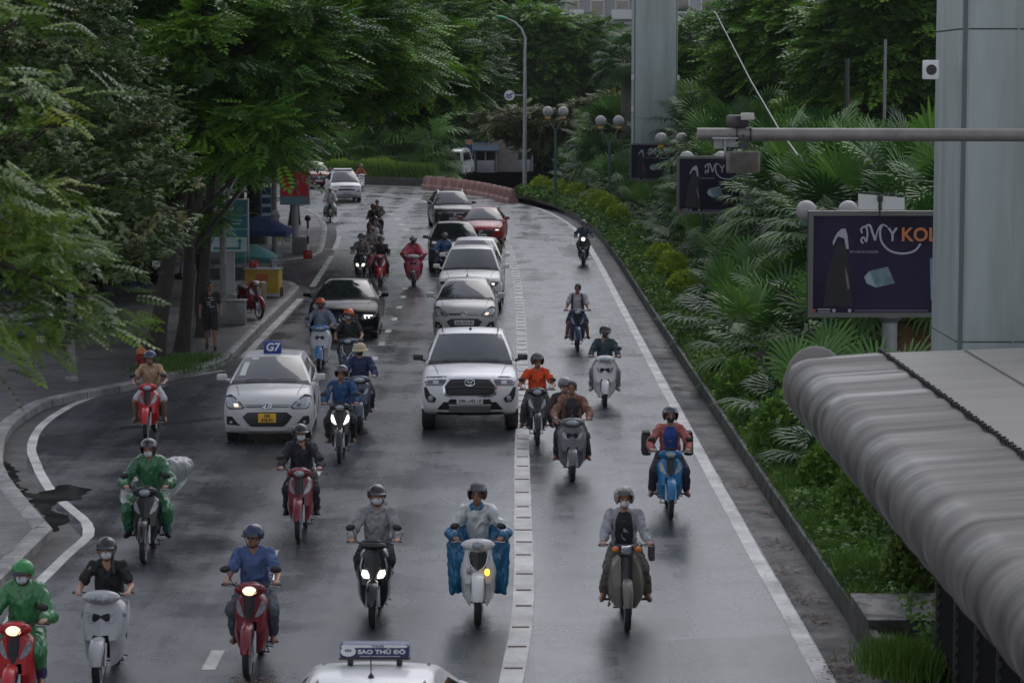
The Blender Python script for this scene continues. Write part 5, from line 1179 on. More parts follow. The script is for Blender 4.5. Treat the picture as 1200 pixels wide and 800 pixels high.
# bag on the olive motorbike
q = MB().box((.33, .72, .86), (.08, .26, .22), b=.03); q.tube([(.33, .62, .95), (.33, .68, 1.05), (.33, .78, 1.05), (.33, .84, .95)], .01, 5)
tag(q.build('handbag', C('bag_grey', (.10, .10, .11)), None, G(735, 739)), 'grey handbag hanging at the side of the olive motorbike rider', 'bag')
# saddle bags either side of the coral rider
for s in (-1, 1):
    q = MB().box((s * .33, 1.02, 1.02), (.15, .30, .34), b=.05).box((s * .33, 1.02, 1.20), (.13, .26, .05), b=.02)
    tag(q.build('pannier_bag', C('bag_dark', (.035, .04, .035)), None, G(786, 608)), 'dark bag sticking out %s of the coral jacket rider' % ('on the kerb side' if s > 0 else 'on the white line side'), 'bag')
# walking person on the pavement
wl = G(247, 410, .15)
wp = dict(pelvis=(0, 0, .93), chest=(0, -.01, 1.24), neck=(0, -.01, 1.42), head=(0, -.04, 1.56), l_sh=(.17, 0, 1.37), r_sh=(-.17, 0, 1.37), l_el=(.24, .06, 1.10), r_el=(-.24, .02, 1.10), l_ha=(.25, -.02, .87), r_ha=(-.25, -.06, .87),
    l_hip=(.09, 0, .88), r_hip=(-.09, 0, .88), l_kn=(.10, -.12, .50), r_kn=(-.09, .04, .48), l_an=(.11, -.10, .09), r_an=(-.09, .22, .13), l_to=(.12, -.24, .045), r_to=(-.09, .10, .05))
wk = person(wl, R(6), 'person in black printed t-shirt and black shorts walking on the pavement towards the camera', wp, C('black', (.02, .02, .022)), blackt, skin='skind', sleeves='short', shorts=True, hair='short', feet='black', group=None, seed=40, size=1.0)
q = MB()
for k in range(5): q.box((random.uniform(-.05, .05), -.178, 1.30 - k * .055), (random.uniform(.08, .16), .006, .018), rz=0)
q.build('shirt_print', lf, wk)
for o in BIKES.values(): discard(o)
# ------------------------------------------------------------------ big steel columns, platform roof, gantry arm, billboards
colm = mat('column_cladding', (.31, .36, .35), .5, var=.22, vscale=1.6, bump=.16, bscale=3, stretch=(1, 1, .12), rvar=.15)
seam = mat('panel_seam', (.12, .15, .15), .7)
def column(cx, cy, sx, sy, h, seams, label, ch=.0):
    root = empty('steel_clad_column', (cx, cy, 0), 0, label, 'column')
    hx, hy = sx / 2, sy / 2; r_ = .12
    ring = [(-hx + r_, -hy), (hx - r_, -hy), (hx, -hy + r_), (hx, hy - r_), (hx - r_, hy), (-hx + r_, hy), (-hx, hy - r_), (-hx, -hy + r_)]
    z = 0
    for i, zt in enumerate(list(seams) + [h]):
        MB().loft([[(x, y, z + (.012 if i else 0)) for x, y in ring], [(x, y, zt - .012) for x, y in ring]], smooth=False).build('cladding_panel', colm, root)
        z = zt
    MB().box((0, 0, h / 2), (sx - .06, sy - .06, h - .1)).build('core', seam, root)
    for x in (-hx * .32, hx * .42): MB().box((x, -hy + .001, h / 2), (.03, .01, h - .1)).build('vertical_seam', colm, root)
    return root
c1 = column(7.50, 37.4, 2.35, 2.3, 16, (3.0, 7.42, 12.0), 'near pale blue steel column rising beside the mykolor billboard')
tag(c1, 'near pale blue steel column in front of the dark billboard at the right'); 
c2 = column(7.3, 132, 2.25, 2.3, 26, (4.86, 16), 'far pale blue steel column standing among the palms')
MB().box((-1.16, -.7, 16.6 + 1.2), (.05, .3, .3)).build('bracket', M['steel'], c2)
for s in (-1, 1):
    for z in (5.3, 6.9): MB().box((s * 1.16, -1.0, z), (.12, .2, .26), b=.02).build('bracket', M['white'], c2)
# speaker box on the near column
sp = empty('speaker', P(1092, 82, 36.2), 0, 'small white loudspeaker box with a dark round cone fixed to the near column', 'speaker')
MB().box((0, .1, 0), (.20, .25, .27), b=.02).build('case', M['white'], sp); MB().lathe([(.075, 0), (.07, .02), (.03, .03), (.001, .03)], (-.01, -.03, 0), (0, 1, 0), 16).build('cone', M['black'], sp)
# small blue sign plate for opposite ...
# platform roof: rounded eaves roof, edge runs straight towards the camera
EZ = 3.0; EX = 3.30; YF = 31.0; Y0_ = 6.0
rf = mat('weathered_sheet_roof', (.100, .094, .086), .50, spec=.3, var=.85, vscale=2.4, bump=.10, bscale=9, stretch=(.10, 1.3, .25), rvar=.2, metal=.1)
rt = mat('flat_roof_sheet', (.20, .19, .165), .55, var=.15, vscale=1.2, bump=.2, bscale=14, stretch=(.4, 2, 1))
root = empty('platform_shelter', (EX, YF, 0), 0, 'station shelter with rounded ribbed metal eaves and dark louvred wall in the bottom right corner', 'shelter')
def L_(x, y, z): return (x - EX, y - YF, z)
prof = []
for k in range(15):
    a = math.pi * (1.28 - .78 * k / 14); prof.append((EX + .34 + .34 * math.cos(a), EZ + .0 + .34 * math.sin(a)))
prof += [(EX + .8, EZ + .37), (EX + 1.18, EZ + .40)]
rg = []
ny = 620
for i in range(ny + 1):
    y = YF - (YF - Y0_) * i / ny; rib = .012 * (1 if (i % 10) < 5 else -1) * 1.0
    rib = .026 * abs(math.sin(math.pi * i / 22.0)) + .003 * math.sin(i / 9.0)
    row = []
    for k, (x, z) in enumerate(prof):
        nx, nz = (x - (EX + .34), z - EZ) if k < 15 else (0, 1); d = math.hypot(nx, nz); row.append(L_(x + rib * nx / d, y, z + rib * nz / d))
    rg.append(row)
MB().slab(rg, (.04, 0, -.06)).build('eaves', rf, root)
MB().prism([L_(x, YF + .02, z) for x, z in prof] + [L_(EX + 1.18, YF + .02, EZ + .1), L_(EX + .5, YF + .02, EZ - .1)], (0, .03, 0)).build('end_cap', rt, root)
MB().ell(L_(EX + .40, YF + .05, EZ + .10), (.36, .12, .38), 24, 12).build('end_dome', rt, root)
MB().prism([L_(EX + 1.18, YF, EZ + .40), L_(EX + 7, YF + .2, EZ + .58), L_(EX + 7, Y0_, EZ + .58), L_(EX + 1.18, Y0_, EZ + .40)], (0, 0, -.08)).build('roof_deck', rt, root)
b = MB()
for i in range(420): y = YF - .03 - i * .06; b.box(L_(EX + 1.17 + .01 * (i % 2), y, EZ + .43), (.035, .028, .05 + .015 * (i % 3)))
b.box(L_(EX + 1.17, (YF + Y0_) / 2, EZ + .405), (.05, YF - Y0_, .02)).build('rubber_seam', M['black'], root)
MB().box(L_(EX + 2.2, (YF + Y0_) / 2, EZ + .446), (.015, YF - Y0_ - .1, .012)).build('sheet_joint', mat('joint_dark', (.16, .155, .14), .8), root)
# louvred wall below
wx = 4.66; dm = mat('louvre_black', (.008, .008, .009), .8, spec=.05)
ys = [27.6 - i * 1.18 for i in range(16)]
for y in ys: MB().box(L_(wx, y, 1.5), (.05, .022, 3.0)).build('wall_post', mat('post_grey', (.12, .12, .125), .4, metal=.5), root)
for y in ys[:-1]:
    b = MB()
    for k in range(24): b.box(L_(wx + .03, y - .59, .12 + k * .125), (.015, 1.12, .13), ry=R(38))
    b.build('louvre_panel', dm, root)
MB().box(L_(wx + .25, 18.8, 1.5), (.04, 17.6, 3.0)).box(L_(wx + 2, 27.75, 1.5), (3.9, .06, 3.0)).build('backing_wall', dm, root)
MB().box(L_(wx + .3, 18.8, 3.0), (1.2, 17.9, .12)).build('wall_head', dm, root)
# gantry arm
ga = empty('gantry_arm', P(1240, 158, 31), 0, 'long grey horizontal steel pipe reaching over the palms from the right', 'gantry')
g0 = Vector(ga.location)
def Lg(px, py, Y): return P(px, py, Y) - g0
MB().tube([Lg(817, 157.5, 31), Lg(1240, 158.5, 31)], .078, 14).build('pipe', mat('pipe_grey', (.21, .20, .19), .5, metal=.3, var=.2, vscale=4), ga)
MB().tube([Lg(1240, 150, 31), Lg(1240, 158, 31) + Vector((0, 0, -6.4))], .12, 12).build('post', M['steel'], ga)
for px in (863, 879): MB().tube([Lg(px - 1, 157.8, 31), Lg(px + 1, 157.8, 31)], .092, 14).build('clamp', M['black'], ga)
# camera on top, floodlight below
cm = empty('traffic_camera', P(868, 140, 31), 0, 'small white traffic camera clamped on top of the horizontal pipe', 'camera')
MB().box((-.03, .1, -.02), (.17, .30, .14), rz=.35, b=.02).box((0, .05, -.1), (.12, .1, .08)).build('bracket', M['dark'], cm)
MB().box((.075, -.06, .035), (.16, .10, .085), b=.015).box((.075, 0.02, .035), (.15, .18, .075), b=.02).build('case', mat('camera_cream', (.46, .45, .40), .5), cm)
fl = empty('floodlight', P(871, 190, 30.8), 0, 'rusty ribbed floodlight hanging under the horizontal pipe', 'floodlight')
fm = mat('rusty_housing', (.19, .175, .15), .6, var=.4, vscale=9, metal=.3)
b = MB().box((0, 0, 0), (.40, .10, .26), b=.02)
for k in range(17): b.box((-.168 + k * .021, -.06, .005), (.007, .05, .225))
b.build('finned_housing', fm, fl)
MB().tube([(-.225, 0, .02), (-.215, 0, .17), (.19, 0, .17), (.215, 0, .0)], .011, 6).box((0, 0, .20), (.12, .06, .08)).tube([(.02, 0, .17), (.0, .03, .33)], .014, 6).build('yoke', M['dark'], fl)
MB().box((-.22, .02, .285), (.30, .14, .018)).box((-.22, .06, .22), (.26, .02, .12)).tube([(-.22, 0, .1), (-.22, 0, .28)], .018, 6).build('side_plate', M['steel'], fl)
# cable
tag(MB().tube([P(838, 14, 110), P(880, 95, 90), P(912, 150, 72), P(935, 182, 60)], .022, 5).build('overhead_cable', mat('cable_pale', (.3, .31, .31), .6)), 'pale cable slanting down across the dark trees at the right', 'cable')
# billboards
bbm = groundmat('billboard_print', (.010, .008, .022), (.030, .022, .055), .5, .08, scale=.45, bump=.3, streak=False, bscale=3, spec=.15)
orange = mat('print_orange', (.50, .17, .05), .5); pw = mat('print_pale', (.36, .36, .42), .5); pdark = mat('print_black', (.009, .008, .012), .5); pcube = mat('print_cube', (.13, .20, .24), .45, var=.5, vscale=3); pc2 = mat('print_cube_light', (.26, .36, .40), .45, var=.3, vscale=3); pc3 = mat('print_cube_dark', (.07, .11, .15), .45)
def billboard(cx, cy, zc, w_, h_, label, pole_x=None, full=True):
    k = h_ / 2.03; root = empty('billboard', (cx, cy, 0), 0, label, 'billboard', 'dark billboards along the hedge bed')
    MB().box((0, 0, zc), (w_, .22, h_), b=.01).build('panel_box', M['dark'], root)
    y = -.125
    MB().box((0, y + .01, zc), (w_ - .16 * k, .02, h_ - .14 * k)).build('print', bbm, root)
    fr = MB(); t = .09 * k
    fr.box((0, y - .01, zc + h_ / 2 - t / 2), (w_, .05, t)).box((0, y - .01, zc - h_ / 2 + t / 2), (w_, .05, t)).box((-w_ / 2 + t / 2, y - .012, zc), (t, .05, h_ - t)).box((w_ / 2 - t / 2, y - .012, zc), (t, .05, h_ - t))
    fr.build('frame', mat('frame_grey', (.14, .14, .135), .5, metal=.4), root)
    def q(u, v): return (-w_ / 2 + u * k, 0, zc + h_ / 2 - v * k)       # metres from the panel's top left corner
    X0 = -w_ / 2
    def at(u, v, dy=-.004): return (X0 + u * k, y + dy, zc + h_ / 2 - v * k)
    # printed figure in long dark dress with pale head scarf shape
    MB().prism([at(*p) for p in ((.55, .62), (.68, .60), (.76, .85), (.80, 1.35), (.86, 1.82), (.30, 1.82), (.36, 1.3), (.45, .9))], (0, -.003, 0)).build('printed_figure', pdark, root)
    MB().prism([at(*p, -.009) for p in ((.62, .34), (.70, .33), (.74, .45), (.77, .72), (.72, .72), (.68, .52), (.56, .48), (.47, .66), (.46, .58), (.54, .42))], (0, -.003, 0)).build('printed_scarf', pw, root)
    MB().prism([at(*p, -.009) for p in ((.70, 1.05), (.75, 1.2), (.80, 1.46), (.76, 1.5), (.72, 1.3))], (0, -.003, 0)).build('printed_arm', mat('print_skin', (.16, .12, .14), .5), root)
    # printed glass cube
    MB().prism([at(*p) for p in ((1.17, 1.14), (1.52, 1.06), (1.66, 1.38), (1.30, 1.46))], (0, -.003, 0)).build('printed_cube_face', pcube, root)
    MB().prism([at(*p, -.008) for p in ((1.17, 1.14), (1.30, 1.46), (1.12, 1.38), (1.07, 1.26))], (0, -.003, 0)).build('printed_cube_side', pc2, root)
    # wordmark: curling M with a long tail under it, y, then capitals
    s = .30 * k
    def crv(pts, r_): 
        pl = smooth_line([(p[0], p[1]) for p in pts], .02)
        return [at(p.x, p.y, -.014) for p in pl], r_
    wm = MB()
    for pts, rr in (([(1.04, .62), (1.00, .55), (1.05, .50), (1.10, .58), (1.12, .40), (1.08, .30), (1.00, .34), (1.02, .42)], .018), ([(1.08, .30), (1.16, .27), (1.22, .42), (1.27, .56)], .022), ([(1.27, .56), (1.32, .36), (1.40, .26), (1.50, .30)], .014),
                    ([(1.40, .26), (1.36, .40), (1.40, .60), (1.56, .76), (1.80, .81), (2.02, .76), (2.14, .62)], .020)):
        l_, r2 = crv(pts, rr); wm.tube(l_, r2 * k, 6, sy=.3)
    wm.build('logo_script', pw, root)
    text('Y', 'logo_letter', .36 * k, pw, root, at(1.60, .46, -.012), ext=.003, bold=.006 * k, sx=.85)
    text('KOLOR', 'logo_letters', .36 * k, orange, root, at(1.76, .46, -.012), ext=.003, bold=.008 * k, sx=.98, align='LEFT')
    text('MY LIFE IN COLOR', 'tagline', .065 * k, pw, root, at(1.06, .78, -.012), ext=.002)
    # paint can print
    MB().prism([at(*p) for p in ((2.32, .90), (2.85, .90), (2.83, 1.70), (2.35, 1.70))], (0, -.003, 0)).build('printed_can', mat('print_can', (.16, .20, .30), .4, var=.5, vscale=2), root)
    MB().prism([at(2.63 + .26 * math.cos(a), 1.25 + .26 * math.sin(a), -.008) for a in np.linspace(0, 6.28, 22)[:-1]], (0, -.003, 0)).build('printed_can_label', mat('print_beige', (.30, .27, .19), .5), root)
    # foot line of small writing
    for u, m_ in ((.12, mat('print_red', (.4, .03, .04), .5)), (.50, pw), (.80, pw)):
        MB().prism([at(u + .035 * math.cos(a), 1.90 + .035 * math.sin(a), -.012) for a in np.linspace(0, 6.28, 13)[:-1]], (0, -.002, 0)).build('foot_icon', m_, root)
    MB().box(at(.31, 1.875, -.012), (.24 * k, .003, .022 * k)).box(at(.31, 1.92, -.012), (.24 * k, .003, .014 * k)).build('foot_writing', pw, root)
    MB().box(at(1.6, 1.90, -.012), (1.4 * k, .003, .008 * k)).build('foot_line', pw, root)
    px = pole_x if pole_x is not None else 0
    MB().tube([(px, .05, .1), (px, .05, zc - h_ / 2 + .05)], .15 * k, 14).tube([(px, .05, zc - h_ / 2 - .12), (px, .05, zc - h_ / 2)], [.15 * k, .3 * k], 12).build('pole', M['steel'], root)
    return root
Yb = 50.0; tl = P(947, 247, Yb); br = P(1099, 371, Yb); hb = tl.z - br.z
billboard(tl.x + 2.0, Yb, (tl.z + br.z) / 2, 4.0, hb, 'nearest and largest dark billboard, right edge hidden by the near column', pole_x=P(1043, 390, Yb).x - (tl.x + 2.0))
Y2 = 86.0; t2 = P(793, 183, Y2); k2 = 67 / 3000 * Y2
billboard(t2.x + 1.55, Y2, t2.z - k2 / 2, 3.1, k2, 'middle dark billboard behind the hanging floodlight, between palms')
Y3 = 125.0; t3 = P(738, 168, Y3); k3 = 44 / 3000 * Y3
billboard(t3.x + 1.5, Y3, t3.z - k3 / 2, 3.0, k3, 'farthest dark billboard in front of the far column foot')
# twin white lamp panels on top of the near billboard
lp = empty('reflector_light', P(1031, 247, 49.6), 0, 'two white reflector panels on a small bracket above the nearest billboard', 'lamp')
for u0, u1 in ((1006, 1029), (1034, 1060)):
    MB().prism([P(u0, 227 + (u0 - 1005) * .09, 49.6) - lp.location, P(u1, 227 + (u1 - 1005) * .09, 49.6) - lp.location, P(u1, 246, 49.6) - lp.location, P(u0, 246, 49.6) - lp.location], (0, .03, 0)).build('reflector', mat('reflector_white', (.62, .62, .6), .6), lp)
MB().box((0, -.02, .24), (.10, .06, .12), b=.01).tube([(0, 0, .2), (.0, 0, -.1)], .02, 6).box((.02, .02, .32), (.98, .02, .03), ry=R(4)).build('bracket', M['dark'], lp)
# globe lamps
gl = mat('frosted_globe', (.34, .33, .32), .4, var=.1, vscale=6); gp = mat('lamp_green_paint', (.03, .10, .07), .5); gb = mat('lamp_gold', (.5, .28, .05), .5)
def globes(pxs, py, Y, d, label, pole=True, gold=True):
    c = P(sum(pxs) / len(pxs), py, Y); root = empty('globe_lamp', (c.x, Y, 0), 0, label, 'street lamp', 'globe lamps in the hedge bed')
    for px in pxs:
        q = P(px, py, Y) - root.location
        MB().ell(q, (d / 2, d / 2, d / 2), 20, 12).build('globe', gl, root); MB().lathe([(.001, 0), (d * .22, 0), (d * .28, -.12), (d * .12, -.2), (.001, -.2)], q + Vector((0, 0, -d * .42)), (0, 0, 1), 12).build('globe_cup', gb if gold else gp, root)
        MB().tube([q + Vector((0, 0, -d * .42 - .15)), Vector((q.x * .5, 0, q.z - d - .15)), (0, 0, q.z - d - .5)], .035, 7).build('arm', gp, root)
    MB().tube([(0, 0, .2), (0, 0, c.z - d - .4)], [.09, .055], 10).build('pole', gp, root)
globes((642, 660), 131, 136, .56, 'farthest pair of white globe lamps left of the far column')
globes((704, 725), 142, 126, .55, 'pair of white globe lamps just left of the far column')
globes((775, 799), 163, 104, .52, 'pair of globe lamps at the right foot of the far column')
globes((805, 845), 186, 88, .52, 'pair of globe lamps peeping over the middle billboard', gold=False)
globes((945, 994), 247, 52, .42, 'pair of dull globe lamps behind the top of the nearest billboard', gold=False)
# tall street lamp
Ys = 150.0; b0 = P(615, 200, Ys); root = empty('street_lamp', (b0.x, Ys, 0), 0, 'tall grey street lamp with curved arm and green head beyond the barriers', 'street lamp')
top = P(616, 60, Ys).z
arm = [P(616, y, Ys) - root.location for y in (60,)] + [P(x, y, Ys) - root.location for x, y in ((615.5, 45), (611, 34), (603, 26), (594, 22))]
MB().tube([(0, 0, 0), (0, 0, top)], [.13, .085], 10).tube([Vector((0, 0, top))] + arm[1:], [.08, .07, .06, .05, .045], 8).build('pole', M['steel'], root)
MB().ell(P(588, 20.5, Ys) - root.location, (.34, .16, .09), 14, 8, rot=Euler((0, R(12), 0)).to_matrix()).build('lamp_head', mat('lamp_green', (.03, .30, .13), .4), root)
rs = empty('round_sign', P(597, 112, Ys - 1), 0, 'round blue and white sign on the tall street lamp pole', 'sign')
MB().lathe([(.30, 0), (.30, .04), (.001, .04)], (0, 0, 0), (0, 1, 0), 22).lathe([(.001, -.001), (.30, -.001)], (0, 0, 0), (0, 1, 0), 22, cap=False).build('disc', M['white'], rs)
MB().tube([(-.18, -.01, .08), (-.05, -.01, -.02), (.08, -.01, .06), (.2, -.01, .12)], .05, 6, sy=.3).tube([(-.2, -.01, -.06), (-.04, -.01, -.16), (.14, -.01, -.06)], .04, 6, sy=.3).build('emblem', mat('sign_blue', (.02, .07, .30), .5), rs)
MB().tube([(.2, .1, 0), (.9, .6, 0)], .03, 6).build('bracket', M['steel'], rs)
# ------------------------------------------------------------------ left pavement furniture
def board(px0, py0, px1, py1, Y, name='sign_board', label='', cat='sign', frame=M['steel'], face=None):
    a = P(px0, py0, Y); c = P(px1, py1, Y); w_ = c.x - a.x; h_ = a.z - c.z
    root = empty(name, ((a.x + c.x) / 2, Y, .145), 0, label, cat); zc = (a.z + c.z) / 2 - .145
    MB().box((0, 0, zc), (w_, .16, h_), b=.01).build('case', frame, root); MB().box((0, -.083, zc), (w_ - .08, .012, h_ - .08)).build('face', face, root)
    return root, zc, w_, h_
teal = mat('sign_teal', (.02, .19, .21), .4); tealw = mat('sign_pale', (.42, .55, .55), .4)
r_, zc, w_, h_ = board(244, 233, 292, 296, 71, label='teal bank sign with a direction arrow on a grey post beside the pavement trees', face=teal)
MB().box((0, -.092, zc - h_ * .34), (w_ - .1, .008, h_ * .26)).build('pale_band', tealw, r_)
text('BIDV', 'sign_lettering', .26, mat('sign_white', (.8, .85, .85), .4), r_, (-.12, -.094, zc + h_ * .30), bold=.003, ext=.002)
MB().lathe([(.035, 0), (.075, 0), (.075, .01), (.035, .01)], (.34, -.10, zc + h_ * .32), (0, 1, 0), 10, cap=False).build('emblem', mat('sign_gold', (.30, .26, .08), .5), r_)
for i, (v, l_) in enumerate(((.20, .8), (.10, .55), (.04, .5), (-.06, .8))): MB().box((.12 - (.8 - l_) * .2 + .05, -.094, zc + h_ * v), (l_ * .9, .006, .018 if i in (0, 3) else .035)).build('text_line', tealw, r_)
MB().prism([(x, -.10, zc - h_ * .34 + z) for x, z in ((-.42, -.15), (.34, -.15), (.34, .06), (.40, .06), (.31, .16), (.22, .06), (.28, .06), (.28, -.08), (-.42, -.08))], (0, .004, 0)).build('arrow', teal, r_)
MB().box((0, .02, (zc - h_ / 2) / 2), (.30, .14, zc - h_ / 2)).build('post', M['steel'], r_); MB().box((0, .0, .34), (.40, .42, .68), b=.02).build('base_cabinet', mat('cabinet_grey', (.16, .165, .165), .5, var=.2), r_)
MB().box((.02, .06, zc + h_ / 2 + .24), (.9, .05, .05)).box((-.35, .06, zc + h_ / 2 + .12), (.04, .04, .24)).build('top_bar', M['steel'], r_)
redb = mat('poster_red', (.62, .012, .04), .4); pale = mat('poster_pale_blue', (.16, .28, .33), .4)
r_, zc, w_, h_ = board(328, 194, 363, 240, 98, label='red poster board with a white ribbon figure at the far kerb corner', face=redb)
MB().box((0, -.092, zc - h_ * .38), (w_ - .1, .008, h_ * .20)).build('pale_band', pale, r_)
MB().lathe([(.08, 0), (.17, 0), (.17, .01), (.08, .01)], (0, -.10, zc + .08), (0, 1, 0), 16, cap=False).tube([(-.03, -.10, zc - .06), (-.16, -.10, zc - .36)], .035, 5, sy=.3).tube([(.03, -.10, zc - .06), (.18, -.10, zc - .36)], .035, 5, sy=.3).lathe([(.001, 0), (.08, 0)], (0, -.098, zc + .08), (0, 1, 0), 12, cap=False).build('ribbon_print', mat('poster_pink', (.5, .25, .27), .4), r_)
for i in range(3): MB().box((random.uniform(-.05, .05), -.094, zc + h_ * (.42 - i * .06)), (.7 - i * .2, .006, .03)).build('text_line', mat('poster_orange', (.5, .14, .06), .5), r_)
MB().tube([(0, 0, 0), (0, 0, zc - h_ / 2)], .13, 12).build('post', M['steel'], r_); MB().box((.2, 0, .32), (.5, .4, .64), b=.02).build('base_cabinet', MATS['cabinet_grey'], r_)
r_, zc, w_, h_ = board(306, 219, 319, 262, 104, label='tall narrow blue and white sign behind the blue tent', face=mat('sign_deep_blue', (.015, .07, .16), .4))
for v in (.25, .0, -.25): MB().box((0, -.092, zc + h_ * v), (w_ - .1, .008, h_ * .08)).build('white_band', tealw, r_)
MB().tube([(0, 0, 0), (0, 0, zc - h_ / 2)], .06, 8).build('post', M['steel'], r_)
def pole(px, pyb, Y, top, r0, r1, label, m=None, name='lamp_post'):
    b = P(px, pyb, Y); root = empty(name, (b.x, Y, .145), 0, label, 'post')
    MB().tube([(0, 0, 0), (0, 0, top)], [r0, r1], 12).build('pole', m or M['steel'], root); MB().lathe([(r0 * 1.9, 0), (r0 * 1.9, .06), (r0 * 1.3, .12), (r0 * 1.2, .5), (r0, .55)], (0, 0, 0), (0, 0, 1), 12).build('base', m or M['steel'], root)
    return root
pm_ = mat('post_weathered', (.17, .175, .17), .6, var=.35, vscale=5)
pole(84, 446, G(84, 446, .15).y, 9, .085, .07, 'weathered thin lamp post near the left edge behind the branch', pm_)
pole(262, 380, G(262, 380, .15).y, 9, .09, .07, 'weathered lamp post in front of the teal bank sign', pm_)
pole(322, 300, 96, 8, .10, .08, 'lamp post with a white cloth tied to it beside the red poster', pm_)
tag(blob_mesh(MB().ell((0, 0, 0), (.16, .1, .2)).ell((-.05, 0, -.3), (.12, .08, .25)).ell((.12, 0, -.45), (.06, .06, .3)), 'cloth_bundle', C('dirty_white', (.35, .35, .36)), None, .03, 2, .03, 8), 'dirty white cloth tied to the lamp post beside the red poster', 'cloth').location = P(323, 252, 95.8)
# hydrant
hm = mat('hydrant_red', (.20, .02, .015), .45, var=.3, vscale=12); hy = mat('hydrant_orange', (.45, .12, .03), .5)
g = G(166, 437, .145); root = empty('fire_hydrant', g, 0, 'red fire hydrant with orange cap on the pavement edge left of the tree', 'hydrant')
MB().lathe([(.13, 0), (.13, .04), (.09, .06), (.09, .34), (.12, .36), (.12, .40), (.08, .42), (.001, .42)], (0, 0, 0), (0, 0, 1), 16).build('barrel', hm, root)
MB().lathe([(.095, .42), (.12, .44), (.11, .52), (.06, .58), (.025, .59), (.025, .64), (.001, .64)], (0, 0, 0), (0, 0, 1), 16).build('cap', hy, root)
for a in (0, 2.1, 4.2): MB().lathe([(.05, .07), (.05, .15), (.06, .15), (.06, .18), (.001, .18)], (0, 0, .34), (math.cos(a), math.sin(a), 0), 10).build('nozzle', hm, root)
# umbrellas and stalls
def parasol(px, py, Y, w_, ht, hgt, m, label, n=4):
    c = P(px, py, Y); root = empty('parasol', (c.x, Y, .145), 0, label, 'parasol'); z = c.z - .145
    rg = []
    for k in range(9):
        t = k / 8; rad = w_ / 2 * t; ring = []
        for j in range(n * 6):
            a = 2 * math.pi * j / (n * 6) + math.pi / 4; sec = (j % 6) / 6; s = 1 / max(abs(math.cos(a - math.pi / 4 + 0)), abs(math.sin(a - math.pi / 4))) if n == 4 else 1
            rr = rad * min(s, 1.3); ring.append((rr * math.cos(a - math.pi / 4), rr * math.sin(a - math.pi / 4), z - ht * t ** 1.25 - .05 * math.sin(math.pi * sec) * t))
        rg.append(ring)
    rg.append([(x, y, zz - .18) for x, y, zz in rg[-1]])
    MB().loft(rg, cap=False).build('canopy', m, root); MB().tube([(0, 0, 0), (0, 0, z)], .03, 8).build('pole', M['steel'], root)
    for j in range(4):
        a = math.pi / 4 + j * math.pi / 2; MB().tube([(0, 0, z - .1), (w_ * .6 * math.cos(a), w_ * .6 * math.sin(a), z - ht - .04)], .012, 4).build('rib', M['steel'], root)
parasol(298, 286, 80, 1.45, .34, 2, C('green_canvas', (.03, .13, .12)), 'dark green square parasol over the yellow food cart')
parasol(304, 252, 93, 2.3, .50, 2, C('blue_canvas', (.012, .03, .10)), 'dark blue tent canopy behind the teal bank sign')
yc_ = mat('cart_yellow', (.38, .25, .02), .5, var=.25, vscale=6)
g = G(309, 348, .145); root = empty('food_cart', (g.x, g.y, .145), R(-6), 'yellow food cart on the pavement under the green parasol', 'cart')
MB().box((0, 0, .5), (1.05, .6, .72), b=.02).build('cabinet', yc_, root); MB().box((0, 0, .88), (1.12, .68, .04), b=.01).build('counter', M['alloy'], root)
for s in (-1, 1):
    MB().lathe([(.14, -.02), (.16, -.02), (.16, .02), (.14, .02)], (s * .56, 0, .16), (1, 0, 0), 16, cap=False).build('wheel', M['tyre'], root)
    MB().tube([(s * .5, -.28, .9), (s * .5, -.28, 1.5)], .012, 5).tube([(s * .5, .28, .9), (s * .5, .28, 1.5)], .012, 5).build('canopy_post', M['steel'], root)
MB().box((-.3, -.05, 1.02), (.24, .24, .22), b=.03).build('red_box', redp, root); MB().lathe([(.1, .9), (.13, 1.15), (.12, 1.15), (.001, 1.1)], (.3, 0, 0), (0, 0, 1), 14).build('basin', M['alloy'], root)
MB().box((.02, -.312, .62), (.4, .01, .22)).build('sticker', mat('sticker_orange', (.4, .10, .03), .5), root)
# pale board leaning next to the cart
tag(MB().box((0, 0, .42), (.10, .05, .84), ry=R(2), b=.008).box((0, -.03, .66), (.14, .03, .2), b=.008).build('wooden_post', mat('raw_wood', (.35, .31, .22), .7, var=.2), None, G(310, 364, .145)), 'pale wooden post standing in front of the yellow food cart', 'post')
# steel box under the sign, next to parked bike
tag(MB().box((0, 0, .32), (.66, .5, .62), b=.02).box((0, 0, .655), (.72, .55, .04), b=.01).box((-.05, -.26, .5), (.3, .02, .2)).build('steel_cabinet', mat('brushed_box', (.20, .205, .20), .4, metal=.4, var=.2), None, G(274, 380, .145)), 'grey steel cabinet on the pavement beside the parked maroon motorbike', 'cabinet')
# colourful pinwheels on a stand, red pole barrier
pw_ = empty('pinwheel_stand', G(331, 298, .145), 0, 'stand of bright pinwheels by the far kerb corner', 'toy stand')
MB().tube([(0, 0, 0), (0, 0, 1.2)], .02, 6).build('pole', M['steel'], pw_)
for i, (x, z, c_) in enumerate(((-.22, .95, (.55, .38, .02)), (-.1, .62, (.5, .35, .05)), (.05, .95, (.45, .02, .03)), (.18, .6, (.02, .28, .16)), (-.2, .7, (.05, .3, .08)), (.12, .78, (.4, .1, .02)))):
    b = MB()
    for k in range(6):
        a = k * math.pi / 3; b.prism([(x, -.05, z), (x + .17 * math.cos(a), -.08, z + .17 * math.sin(a)), (x + .13 * math.cos(a + .7), -.03, z + .13 * math.sin(a + .7))], (0, .006, 0))
    b.build('pinwheel', mat('pinwheel_%d' % i, c_, .5), pw_)
rp = empty('gate_post', G(361, 303, .145), 0, 'red and white gate post with a black knob at the far kerb corner', 'post')
